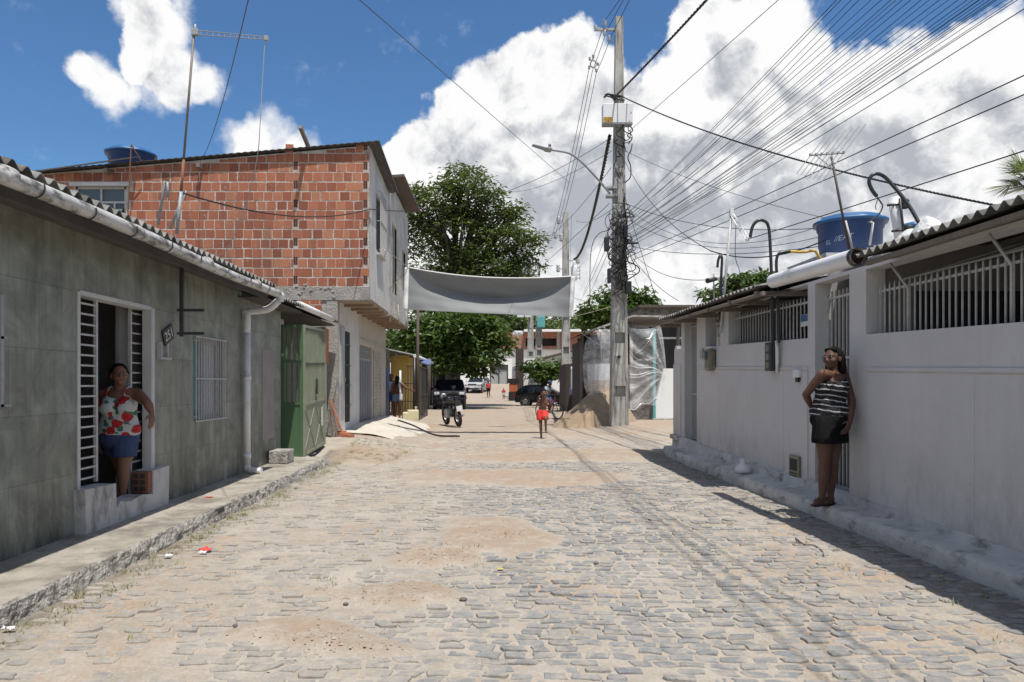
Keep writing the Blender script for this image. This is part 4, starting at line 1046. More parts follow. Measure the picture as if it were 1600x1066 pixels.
# conduits
def pipe(name, pts, r, mat_, label, n=8, sm=6, cat='conduit', group=None, parent=None):
    t = MB(); t.tube(smooth_path(pts, sm), r, n); return one(name, t, mat_, label, cat, group)
y = 9.72; P_ = lambda px, py, yy=9.72: at(px, py, yy)
M('conduit_black', (.028, .03, .034), (.02, .022, .025), 5, rough=.35)
M('conduit_yellow', (.62, .38, .05), (.55, .33, .04), 5, rough=.4)
pipe('black_conduit', [P_(1207, 536), P_(1206, 450), P_(1203, 375), P_(1200, 352), P_(1193, 345), P_(1184, 345), P_(1176, 354), P_(1172, 371)], .021, 'conduit_black', 'tall black hooked conduit rising through the white house roof')
cy_ = pipe('black_conduit', [P_(1217, 536), P_(1215, 450), P_(1213, 412), P_(1216, 398), P_(1224, 394), P_(1234, 393)], .020, 'conduit_black', 'black conduit joined to a yellow hose above the white house roof')
pipe('yellow_hose', [P_(1234, 393), P_(1255, 394), P_(1272, 392), P_(1277, 397), P_(1284, 408)], .018, 'conduit_yellow', 'bent yellow hose end in front of the blue water tank', cat='hose')
pipe('black_conduit', [P_(1124, 500, 12.3), P_(1127, 430, 12.3), P_(1128, 404, 12.3), P_(1125, 400, 12.3), P_(1122, 408, 12.3), P_(1121, 418, 12.3)], .022, 'conduit_black', 'short black hooked conduit beside the leaning white mast')
lm = thing('leaning_mast', 'leaning thin white mast with folded lattice arm above the far white roof', 'mast', at(1124, 520, 12.2))
MB().tube([at(1126, 520, 12.2), at(1143, 330, 12.2)], .022, 7).build('pole', 'white_metal', lm)
t = MB(); a, b_ = at(1143, 334, 12.2), at(1168, 374, 11.9)
for o_ in (Vector((.02, 0, .02)), Vector((-.02, 0, -.02))): t.tube([a+o_, b_+o_], .008, 5)
for k in range(9): p = a.lerp(b_, k/8); t.tube([p+Vector((.02, 0, .02)), p-Vector((.02, 0, .02))], .006, 4)
t.obox(a+Vector((0, 0, .02)), (.06, .06, .14), bev=.01); t.obox(b_, (.05, .05, .06)); t.build('lattice_arm', 'pvc_white', lm)
t = MB(); t.tube(smooth_path([at(1150, 348, 12.1), at(1149, 400, 12.1), at(1156, 425, 12.1), at(1162, 455, 12.1)], 5), .006, 4); t.build('loose_cable', 'conduit_black', lm)
cc = thing('security_camera', 'small grey camera on a thin post at the far end of the white roof', 'camera', at(1116, 480, 12.8))
MB().tube([at(1116, 500, 12.8), at(1115, 428, 12.8)], .014, 6).build('post', 'grey_metal', cc)
MB().tube([at(1118, 436, 12.7), at(1105, 439, 12.6)], [.035, .045], 12).build('housing', 'dark_metal', cc)
# TV antenna
ta = thing('tv_antenna', 'rusty tv aerial mast with comb of thin rods leaning before the blue tank', 'antenna', at(1325, 396, 8.0))
a, b_ = at(1329, 402, 8.0), at(1299, 245, 8.0)
M('mast_brown', (.07, .05, .042), (.04, .032, .03), 6, rough=.6); MB().tube([a, b_], .013, 7).build('mast', 'mast_brown', ta)
MB().tube([at(1334, 396, 8.0), at(1321, 345, 8.0)], .012, 6).build('brace', 'white_metal', ta)
t = MB(); a, b_ = at(1265, 243, 8.0), at(1320, 239, 8.0); t.tube([a, b_], .009, 6)
for k in range(7):
    p = a.lerp(b_, .03+.94*k/6); L = .26+.028*k; d = Vector((.62, .1, .78)).normalized()
    t.tube([p-d*L, p+d*L], .0045, 5); t.obox(p+Vector((0, 0, .006)), (.022, .03, .024))
t.tube([at(1299, 262, 8), at(1275, 243, 8)], .005, 4); t.build('yagi_array', 'grey_metal', ta)
# big tank with lettering
tp = at(1328, 402, 13.2); tk = tank((tp.x, tp.y, tp.z-.06), .585, .68, 'big blue plastic water tank with pale lettering behind the white house roof')
t = MB(); t.box(tp.x-.8, tp.x+.8, tp.y-.8, tp.y+.8, tp.z-1.2, tp.z-.06); one('tank_plinth', t, 'dirty_white', 'masonry plinth under the big blue water tank', 'plinth')
def cyl_txt(a0, z0, rad, slant=.25):
    def f(c): 
        a = a0+(c[0]+c[1]*slant)/rad; return Vector((tp.x+rad*math.sin(a)*1.0, tp.y-(rad+c[2]+.006)*math.cos(a), tp.z+z0+c[1]+c[0]*.10))
    return f
M('tank_letter', (.55, .60, .68), (.45, .5, .58), 20, rough=.5)
text_mb('//EAT', .135, cyl_txt(-.66, .27, .585*.893)).build('lettering', 'tank_letter', tk)
text_mb('EL', .11, cyl_txt(-1.17, .22, .585*.893, 0)).build('lettering', 'tank_letter', tk)
t = MB(); t.tube([at(1359, 383, 12.5), at(1364, 348, 12.5), at(1359, 347, 12.5)], .02, 7); t.build('overflow_pipe', 'pvc_white', tk)
# service entrance
M('white_sealant', (.66, .66, .65), (.55, .55, .53), 5, bump=.7, bscale=14, bdist=.04)
se = thing('service_mast', 'grey double pole with dark clamps rising through a white sealed roof patch', 'mast', at(1412, 372, 7.2))
t = MB(); t.tube([at(1408, 380, 7.2), at(1396, 309, 7.2)], .052, 14); t.build('tube', 'pvc_white', se)
t = MB()
for q, w_ in ((.15, .07), (.72, .07)):
    p = at(1396, 309, 7.15).lerp(at(1408, 380, 7.15), q)
    t.tube([p+Vector((-.07, 0, -.008)), p+Vector((.12, 0, .01))], .012, 6); t.lathe([(.03, -.045), (.045, -.03), (.03, 0), (.045, .03), (.03, .045)], p+Vector((.085, -.02, .0)), 10); t.obox(p+Vector((.07, 0, .03)), (.06, .08, .03))
t.tube([at(1406, 310, 7.1), at(1412, 365, 7.1)], .012, 6); t.build('insulator_clamps', 'dark_metal', se)
sp_ = MB()
def patchf(cx, cy, rx, ry, hh):
    rr = random.Random(int(cx*100)); 
    def f(u, w): 
        a = 2*math.pi*u; r_ = w*(1+.2*mnoise.noise(Vector((math.cos(a)*1.4, math.sin(a)*1.4, cx))))
        x, y_ = cx+rx*.8*r_*math.cos(a), cy+ry*r_*math.sin(a)
        return Vector((x, y_, 2.70+(x-XR+.42)*.21+hh*(1-w**1.6)-.02*w+.02*mnoise.noise(Vector((x*9, y_*9, 1)))))
    return f
q = at(1408, 360, 7.1); sp_.grid(patchf(q.x, 6.95, .22, .22, .12), [i/24 for i in range(25)], [i/8 for i in range(1, 9)]); sp_.build('sealed_patch', 'white_sealant', se)
sp_ = MB(); q = at(1442, 356, 6.4); sp_.grid(patchf(q.x, 6.35, .17, .2, .14), [i/24 for i in range(25)], [i/8 for i in range(1, 9)])
b2 = one('black_conduit', MB().tube(smooth_path([at(1438, 352, 6.6), at(1418, 318, 6.7), at(1390, 284, 6.8), at(1376, 273, 6.8), at(1364, 273, 6.8), at(1358, 283, 6.8), at(1362, 296, 6.8), at(1370, 307, 6.8)], 6), .017, 9), 'conduit_black', 'grey hooked conduit arching out of the white roof sealant', 'conduit')
sp_.build('sealed_patch', 'white_sealant', b2)
t = MB(); t.tube([at(1443, 362, 6.6), at(1438, 352, 6.6)], .03, 9); t.build('white_sleeve', 'pvc_white', b2)
q2 = at(1427, 353, 7.6); t = MB(); t.lathe([(.12, 0), (.15, .02), (.14, .06), (.02, .09)], q2-Vector((0, 0, .05)), 20); one('blue_basin', t, 'tank_lid_blue', 'upturned blue plastic basin between the two white roof patches', 'basin')
t = MB(); t.tube(smooth_path([at(1370, 307, 6.8), at(1376, 316, 6.8), at(1379, 323, 6.85), at(1372, 336, 7), at(1356, 348, 7.3)], 5), .007, 5); t.tube(smooth_path([at(1372, 310, 6.8), at(1368, 322, 6.8), at(1369, 328, 6.8)], 4), .004, 4); t.build('loose_wire', 'conduit_black', b2)
# left antenna on the green house
M('lamp_dark', (.20, .18, .165), (.13, .09, .07), 5, rough=.6)
la = thing('antenna_mast', 'tall rusty mast with a horizontal lattice arm above the green tiled house', 'antenna', at(283, 356, 10))
MB().tube([at(276, 366, 10), at(283, 300, 10)], .024, 8).build('lower_tube', 'grey_metal', la)
MB().tube([at(282, 312, 10), at(287, 250, 10)], .019, 8).build('rusty_section', 'rusty_metal', la); MB().tube([at(287, 250, 10), at(303, 52, 10)], .017, 8).build('mast', 'lamp_dark', la)
t = MB(); a, b_ = at(305, 51, 10), at(416, 60, 10)
for o_ in (Vector((0, 0, .03)), Vector((0, 0, -.03))): t.tube([a+o_, b_+o_*.6], .007, 5)
for k in range(13): p = a.lerp(b_, k/12); t.tube([p+Vector((0, 0, .03)), p-Vector((0, 0, .03))], .005, 4)
t.obox(a, (.09, .06, .09), bev=.01); t.obox(b_, (.05, .05, .06)); t.tube([a, a+Vector((0, 0, .11))], .016, 6); t.build('lattice_arm', 'grey_metal', la)
t = MB(); t.tube(smooth_path([at(414, 62, 10), at(410, 130, 10), at(406, 200, 10), at(402, 245, 10.1), at(385, 320, 10.3), at(352, 392, 10.5), at(318, 400, 10.5)], 6), .006, 4); t.build('dangling_cable', 'grey_metal', la)
for (pa, pb, mt, lb) in ((at(247, 352, 10.4), at(258, 284, 10.4), 'grey_metal', 'thin grey conduit bent over at the top beside the antenna mast'), (at(266, 358, 10.2), at(290, 298, 10.2), 'grey_metal', 'grey strut slanting across the foot of the antenna mast')):
    pts = [pa, pb] if 'strut' in lb else [pa, pa.lerp(pb, .9), pb, pb+Vector((.03, 0, -.01)), pb+Vector((.035, 0, -.22))]
    t = MB(); t.tube(pts, .02, 7); one('roof_conduit', t, mt, lb, 'conduit')
# ---------------------------------------------------------------- utility poles
M('pole_concrete', (.42, .41, .385), (.30, .29, .27), 3, bump=.5, bscale=40, c3=(.13, .12, .11), s3=2.2, lo3=.5, hi3=.7, st3=(4, 4, .6))
M('box_white', (.72, .74, .75), (.66, .68, .70), 2, rough=.4)
M('sign_yellow', (.62, .38, .04), (.55, .33, .04), 5, rough=.5)
M('insulator', (.45, .45, .46), (.36, .36, .37), 5, rough=.3)
M('lamp_grey', (.30, .32, .34), (.25, .27, .29), 4, rough=.4)
M('wire_black', (.018, .018, .02), (.012, .012, .013), 2, rough=.6)
M('wire_grey', (.10, .10, .105), (.08, .08, .085), 2, rough=.6)
def hpole(name, label, x, y, z0, z1, w0, w1, d0, d1, lip=1.55):
    """H-section concrete pole with stepped pockets on the street faces"""
    t = thing(name, label, 'utility pole', (x, y, z0))
    mb = MB(); n = 14
    def W(z): q = (z-z0)/(z1-z0); return w0+(w1-w0)*q, d0+(d1-d0)*q
    for sx in (-1, 1):
        vs = []
        for z in (z0, z1):
            w_, d_ = W(z); fl = w_*.17
            xa, xb = sx*w_/2, sx*(w_/2-fl)
            vs += [(x+xa, y-d_/2, z), (x+xb, y-d_/2, z), (x+xb, y+d_/2, z), (x+xa, y+d_/2, z)]
        mb.add(vs, [(0, 1, 2, 3), (4, 5, 6, 7), (0, 1, 5, 4), (1, 2, 6, 5), (2, 3, 7, 6), (3, 0, 4, 7)])
    # web, then solid blocks leaving pockets
    vs = []
    for z in (z0, z1):
        w_, d_ = W(z); a = w_/2-w_*.17; vs += [(x-a, y-d_*.18, z), (x+a, y-d_*.18, z), (x+a, y+d_*.18, z), (x-a, y+d_*.18, z)]
    mb.add(vs, [(0, 1, 5, 4), (2, 3, 7, 6)])
    z = z0
    hsolid = z0+(z1-z0)*.60
    while z < hsolid-.2:
        zb = z+lip*.72
        w_, d_ = W(z); a = w_/2-w_*.17
        q = [(x-a, y-d_/2+.02, z), (x+a, y-d_/2+.02, z), (x+a, y+d_/2-.02, z), (x-a, y+d_/2-.02, z)]
        w2, d2 = W(zb); a2 = w2/2-w2*.17
        q += [(x-a2, y-d2/2+.02, zb), (x+a2, y-d2/2+.02, zb), (x+a2, y+d2/2-.02, zb), (x-a2, y+d2/2-.02, zb)]
        mb.add(q, [(0, 1, 5, 4), (2, 3, 7, 6), (4, 5, 6, 7), (0, 1, 2, 3)])
        mb.box(x-a2, x+a2, y-d2/2-.02, y+d2/2+.02, zb+lip*.20, zb+lip*.28)
        z += lip
    w_, d_ = W(hsolid); a = w_/2-w_*.17; w2, d2 = W(z1); a2 = w2/2-w2*.17
    mb.add([(x-a, y-d_/2+.02, hsolid), (x+a, y-d_/2+.02, hsolid), (x+a, y+d_/2-.02, hsolid), (x-a, y+d_/2-.02, hsolid), (x-a2, y-d2/2+.01, z1), (x+a2, y-d2/2+.01, z1), (x+a2, y+d2/2-.01, z1), (x-a2, y+d2/2-.01, z1)],
           [(0, 1, 5, 4), (2, 3, 7, 6), (4, 5, 6, 7), (0, 1, 2, 3)])
    mb.build('shaft', 'pole_concrete', t)
    t['w'] = 0; del t['w']
    return t
YP = 22.5
pb = at(967, 672, YP); PX = pb.x
pole = hpole('utility_pole', 'tall weathered concrete utility pole carrying a white box, street lamp and tangled cables', PX, YP, -.1, 12.65, .54, .215, .44, .20, 1.62)
# white cabinet
bx = thing('junction_box', 'white metal cabinet with yellow number plate strapped to the main concrete pole', 'junction box', at(963, 195, YP-.3))
a, b_ = at(941, 195, YP-.3), at(987, 165, YP-.3)
MB().box(a.x, b_.x, YP-.48, YP-.16, a.z, b_.z, bev=.015).build('case', 'box_white', bx)
t = MB(); xm = at(963, 0, YP-.3).x; t.box(xm-.012, xm+.02, YP-.484, YP-.47, a.z+.02, b_.z-.01); t.box(a.x-.004, a.x+.03, YP-.46, YP-.2, a.z-.03, a.z); t.box(a.x, b_.x, YP-.47, YP-.17, a.z-.035, a.z-.001); t.box(b_.x-.07, b_.x-.04, YP-.487, YP-.47, a.z+.28, a.z+.32); t.build('seam', 'lamp_grey', bx)
t = MB(); pa, pb_ = at(943, 191, YP-.49), at(957, 183, YP-.49); t.box(pa.x, pb_.x, YP-.492, YP-.481, pa.z, pb_.z); npq = t.build('number_plate', 'sign_yellow', bx)
for k, s_ in enumerate(('0135', '1061')):
    text_mb(s_, .105, lambda c, k=k: Vector(((pa.x+pb_.x)/2+c[0]*1.0, YP-.494-c[2], (pa.z+pb_.z)/2+(.036-.076*k)+c[1]))).build('digits', 'plate_black', npq)
t = MB(); pa = at(984, 190, YP-.49); t.add([(pa.x-.03, YP-.483, pa.z), (pa.x+.03, YP-.483, pa.z), (pa.x, YP-.483, pa.z+.07), (pa.x-.03, YP-.478, pa.z), (pa.x+.03, YP-.478, pa.z), (pa.x, YP-.478, pa.z+.07)], [(0, 1, 2), (3, 4, 5), (0, 1, 4, 3), (1, 2, 5, 4), (0, 2, 5, 3)]); t.build('warning_triangle', 'sign_yellow', bx)
# pole top hardware
t = MB(); z = at(0, 47, YP).z; t.box(at(929, 0, YP).x, PX, YP-.05, YP+.03, z-.03, z+.04); ca = t.build('crossarm', 'grey_metal', pole)
for (qx, qy) in ((931, 44), (945, 36), (945, 52), (952, 60)):
    p = at(qx, qy, YP-.05); MB().lathe([(.03, -.09), (.06, -.06), (.035, -.03), (.06, 0), (.035, .03), (.055, .06), (.02, .09)], p, 10).build('insulator', 'insulator', ca)
# black cable collar at 150 and hardware
t = MB(); rr = random.Random(4)
for k in range(7): 
    p = at(950+rr.uniform(-8, 10), 152+rr.uniform(-4, 7), YP-.2); t.tube(smooth_path([p, p+Vector((.1, -.05, .03)), p+Vector((.25, -.05, -.02)), p+Vector((.34, .1, .04))], 4), .03, 6)
t.build('clamp', 'black_plastic', pole)
# tangle of cable loops and closures
t = MB()
for k in range(36):
    zz = rr.uniform(5.0, 6.9) if k < 28 else rr.uniform(8.6, 9.3); w_ = .30 if k < 28 else .12
    cx_ = PX+rr.uniform(-.25, .25); pts = []
    L = rr.uniform(.4, 1.3)
    for j in range(6): pts.append((cx_+rr.gauss(0, .09)+w_*math.sin(j*1.3+k)*rr.uniform(.4, 1.0), YP-.28-rr.uniform(0, .12), zz-L*j/5+rr.uniform(-.06, .06)))
    t.tube(smooth_path(pts, 4), rr.choice((.010, .014, .018)), 5)
for k in range(9):
    zz = rr.uniform(5.2, 6.9); rad = rr.uniform(.12, .26); cx_ = PX+rr.choice((-1, 1))*rr.uniform(.18, .34)
    t.tube([(cx_+rad*.6*math.cos(a), YP-.3+.03*math.sin(3*a), zz+rad*math.sin(a)) for a in [2*math.pi*i/16 for i in range(17)]], .011, 5)
for k in range(12): zz = 4.2+k*.25; t.tube([(PX+.14+.05*math.sin(k), YP-.26, zz), (PX+.17+.05*math.sin(k+1), YP-.26, zz+.26)], .025, 6)
t.build('cable_tangle', 'wire_black', pole)
for zz in (4.6, 5.35, 5.9, 6.5, 6.85): MB().box(PX-.27, PX+.27, YP-.245, YP-.225, zz, zz+.035).build('steel_strap', 'grey_metal', pole)
for i, (qx0, qy0, qx1, qy1, lb) in enumerate(((944, 371, 951, 393, 'black cable closure box high on the left of the pole'), (974, 352, 980, 373, 'black closure box tucked right of the pole among the tangle'), (949, 420, 954, 443, 'black closure box lower left of the pole'), (977, 440, 986, 460, 'rounded black closure box lowest on the right of the pole'))):
    a, b_ = at(qx0, qy1, YP-.3), at(qx1, qy0, YP-.3)
    one('closure_box', MB().box(a.x, b_.x, YP-.42, YP-.22, a.z, b_.z, bev=.03), 'black_plastic', lb, 'closure box', 'cable closures on the pole')
p = at(986, 380, YP-.3); t = MB(); t.tube([(p.x+.2*math.cos(a), p.y+.12*math.sin(a), p.z+.025*math.sin(a)) for a in [2*math.pi*i/20 for i in range(21)]], .03, 6); t.tube([(PX+.1, YP-.3, p.z+.02), (p.x-.15, YP-.3, p.z+.02)], .03, 6)
one('cable_coil', t, 'wire_black', 'flat black coil of spare cable sticking out right of the pole', 'cable coil')
t = MB(); t.tube([at(967, 558, YP-.24), at(967, 558, YP-.2)], .055, 10); t.build('hole', 'black_plastic', pole)
# street lamp
sl = thing('street_lamp', 'curved grey street lamp arm bolted to the main concrete pole', 'street lamp', at(950, 300, YP))
lp = [at(953, 303, YP-.1), at(940, 287, YP-.3), at(925, 270, YP-.45), at(905, 250, YP-.6), at(890, 240, YP-.7), at(872, 236, YP-.8), at(858, 234, YP-.85)]
MB().tube(smooth_path(lp, 5), .032, 8).build('arm', 'lamp_grey', sl)
a, b_ = at(861, 235, YP-.86), at(832, 227, YP-1.0); d = (b_-a).normalized()
t = MB(); t.tube([a, a.lerp(b_, .25), a.lerp(b_, .4), b_], [.06, .075, .05, .035], 10, sx=2.0); t.build('lamp_head', 'lamp_grey', sl)
t = MB(); t.lathe([(.035, 0), (.035, .05), (.045, .05), (.045, .11), (.02, .12)], at(859, 231, YP-.86), 10); t.build('photocell', 'lamp_grey', sl)
t = MB(); p = at(951, 300, YP-.15); 
for dz in (-.14, .1): MB().box(p.x-.05, p.x+.25, YP-.2, YP+.1, p.z+dz, p.z+dz+.06).build('bracket', 'grey_metal', sl)

# far poles
pA = hpole('utility_pole', 'grey concrete pole with small transformer rising right of the hanging banner', at(884, 0, 42).x, 42, -.1, at(0, 332, 42).z, .56, .30, .42, .24, 1.9)
x_ = at(884, 0, 42).x
t = MB(); a = at(897, 438, 41.7); t.lathe([(.17, 0), (.18, .02), (.18, .75), (.15, .82)], a, 14); t.lathe([(.06, .82), (.10, .9), (.05, .95), (.09, 1.02), (.04, 1.1)], a, 10); tr = t.build('transformer', 'box_white', pA)
t = MB(); 
for dz in (0, .2, .4, .6): t.box(a.x+.16, a.x+.34, 41.6, 41.8, a.z+.1+dz, a.z+.16+dz)
t.box(a.x+.30, a.x+.36, 41.6, 41.8, a.z+.05, a.z+.75); t.build('cooling_fins', 'box_white', tr)
for (qx, qy) in ((873, 345), (868, 368), (877, 372), (872, 420), (903, 407)):
    t = MB(); p = at(qx, qy, 41.8); t.lathe([(.06, -.2), (.13, -.12), (.07, -.05), (.13, .04), (.07, .1), (.12, .18), (.04, .24)], p, 8); t.tube([p, (x_, 42, p.z)], .03, 5); t.build('insulator', 'insulator', pA)
for k, (qx, yy_, qt, w_, lb, xtra) in enumerate(((846, 56, 478, .5, 'distant concrete pole with turquoise cap box behind the black car', 1), (820, 68, 482, .56, 'distant concrete pole with two white boxes left of the black car', 2), (842, 75, 412, .3, 'slim pole top showing above the hanging banner', 0))):
    x_ = at(qx+9*(k == 1)-4*(k == 0), 0, yy_).x
    hp = hpole('utility_pole', lb, x_, yy_, -.2 if yy_ < 64 else .2, at(0, qt, yy_).z, w_*1.15, w_*.85, .4, .3, 2.2)
    if xtra == 1:
        M('turquoise', (.12, .42, .42), (.1, .36, .36), 3); p = at(845, 512, yy_-.4); MB().box(p.x-.3, p.x+.3, yy_-.6, yy_-.25, p.z, p.z+.85, bev=.05).build('cap_box', 'turquoise', hp)
    if xtra == 2:
        for q in (813, 825): p = at(q, 496, yy_-.4); MB().box(p.x-.3, p.x+.3, yy_-.6, yy_-.25, p.z, p.z+.6, bev=.05).build('white_box', 'box_white', hp)
        p = at(808, 524, yy_-.5); MB().box(p.x-.4, p.x+.5, yy_-.7, yy_-.3, p.z, p.z+.4, bev=.08).build('white_box', 'box_white', hp)
t = MB(); t.tube(smooth_path([at(812, 560, 67), at(812, 535, 67), at(805, 520, 67), at(795, 513, 67), at(784, 514, 67)], 5), .06, 6); one('street_lamp', t, 'lamp_grey', 'far small curved street lamp left of the double boxed pole', 'street lamp')

# ---------------------------------------------------------------- wires
def wire(a, b, sag=.3, r=.008, n=18):
    t = MB(); pts = []
    for i in range(n+1):
        q = i/n; p = a.lerp(b, q); p.z -= 4*sag*q*(1-q); pts.append(p)
    t.tube(pts, r, 5, cap=False); return t
def beyond(a, b, Yend=-9.0, sag=.35):
    """extend the line from the pole past b (a point near the frame edge) to Yend, keeping b on the sagging cable"""
    q = (YP-b.y)/(YP-Yend); bb = Vector((b.x, b.y, b.z+4*sag*q*(1-q)))
    return a+(bb-a)/q
FAN = [(1307, 0, 9.76, 334, 5.25), (1314, 0, 9.71, 337, 5.25), (1342, 0, 9.53, 349, 5.0), (1377, 0, 9.31, 340, 5.0), (1392, 0, 9.22, 356, 5.0), (1410, 0, 9.1, 362, 5.0), (1423, 0, 9.02, 352, 5.0), (1439, 0, 8.92, 368, 5.0), (1468, 0, 8.74, 361, 5.0), (1497, 0, 8.55, 372, 5.0), (1511, 0, 8.46, 366, 5.0), (1530, 0, 8.34, 378, 7.5), (1546, 0, 8.24, 381, 5.0), (1553, 0, 8.2, 370, 5.0), (1557, 0, 8.17, 384, 5.0), (1590, 0, 7.96, 376, 5.0), (1600, 14, 7.9, 388, 6.25)]
rr = random.Random(8)
FAN += [(x_, 0, 9.8-(x_-1300)/300*1.9, 336+(x_-1300)*.16, 4.2) for x_ in (1330, 1361, 1400, 1452, 1482, 1521, 1538, 1571, 1583)]
for (px, py, Y, pay, rmm) in FAN:
    a = Vector((PX+rr.uniform(.1, .3), YP-.2, at(0, pay+rr.uniform(-2, 6), YP).z)); b_ = at(px, py, Y)
    sg = rr.uniform(.25, .55)
    one('overhead_cable', wire(a, beyond(a, b_, -9, sg), sg, rmm*.001*.95, 26), 'wire_black', 'thin black cable in the dense fan running from the main pole over the white house', 'cable', 'cables fanning from the main pole to the upper right', recalc=False)
for (px, py, Y, ax_, ay_, lb, r_) in ((1600, 118, 8.2, 985, 400, 'upper of the two lone black cables crossing above the tv aerial', .008), (1600, 148, 8.2, 985, 408, 'lower of the two lone black cables crossing above the tv aerial', .008),
        (1600, 236, 7, 1160, 378, 'black cable sloping down to the right just above the roof service mast', .007), (1216, 0, 13, 975, 212, 'single thin wire rising to the upper right from the white cabinet', .007)):
    a = at(ax_, ay_, YP-.2) if ax_ < 1000 else at(1168, 374, 11.9); b_ = at(px, py, Y)
    sg = .12; q = (a.y-b_.y)/(a.y+9); bb_ = Vector((b_.x, b_.y, b_.z+4*sg*q*(1-q)))
    one('overhead_cable', wire(a, a+(bb_-a)/q, sg, r_, 22), 'wire_black', lb, 'cable', recalc=False)
# twisted service bundles
def twisted(a, b, sag, r, turns, n=160):
    t = MB()
    for ph in (0, 2.1, 4.2):
        pts = []
        for i in range(n+1):
            q = i/n; p = a.lerp(b, q); p.z -= 4*sag*q*(1-q)
            an = turns*2*math.pi*q+ph; p += Vector((math.cos(an)*r*.8, 0, math.sin(an)*r*.8)); pts.append(p)
        t.tube(pts, r*.75, 5, cap=False)
    return t
a = at(958, 154, YP-.25); b_ = at(1104, 0, 15.0); q = (YP-15)/(YP+9); sg = .5; bb_ = b_+Vector((0, 0, 4*sg*q*(1-q)))
one('twisted_cable', twisted(a, a+(bb_-a)/q, sg, .021, 60, 420), 'wire_black', 'thick twisted black cable curving up from the pole to the top edge', 'cable', recalc=False)
a = at(972, 151, YP-.2); b_ = at(1600, 256, 11); t = twisted(a, a+(b_-a)*1.6, .75, .014, 90, 560); one('twisted_cable', t, 'wire_black', 'twisted black cable dipping right from the pole towards the palm', 'cable', recalc=False)
t = twisted(at(953, 212, YP-.2), at(897, 405, 41.5), .9, .04, 30, 240); one('twisted_cable', t, 'wire_black', 'thick black cable swinging from the white cabinet down to the far transformer', 'cable', recalc=False)
# primary lines
for k, (qx, qy, ex) in enumerate(((945, 33, 968), (947, 50, 974), (955, 56, 984))):
    a = at(qx, qy, YP-.1); b_ = at(ex, 0, 19.5-k*.5); one('power_line', wire(a, a+(b_-a)*9, .0, .010, 6), 'wire_black', ('leftmost', 'middle', 'rightmost')[k]+' of three power lines leaving the pole top upwards', 'power line', 'power lines over the main pole', recalc=False)
    sp = at((921, 926, 932)[k], 105+4*k, 25); c_ = at((862, 868, 874)[k], 372-6*k, 41.8)
    t = wire(a, sp, .05, .010, 6); t2 = wire(sp, c_, .35, .011, 14); t.add(t2.v, t2.f); one('power_line', t, 'wire_black', ('left', 'middle', 'right')[k]+' strand of the power lines dropping from the pole top to the far transformer pole', 'power line', 'power lines to the far pole', recalc=False)
t = MB(); c_ = at(927, 100, 25); t.tube([c_+Vector((.1*math.cos(a), 0, .12*math.sin(a))) for a in [2*math.pi*i/16 for i in range(17)]], .025, 6)
for (dx, dz) in ((-.12, .18), (.16, 0), (-.14, -.12), (.1, -.22), (0, .26)): t.lathe([(.02, -.07), (.05, -.03), (.03, 0), (.05, .03), (.02, .07)], c_+Vector((dx, 0, dz)), 8); t.tube([c_+Vector((dx*.5, 0, dz*.5)), c_+Vector((dx, 0, dz))], .02, 5)
one('line_spacer', t, 'insulator', 'pale diamond shaped spacer holding the power lines left of the pole top', 'spacer')
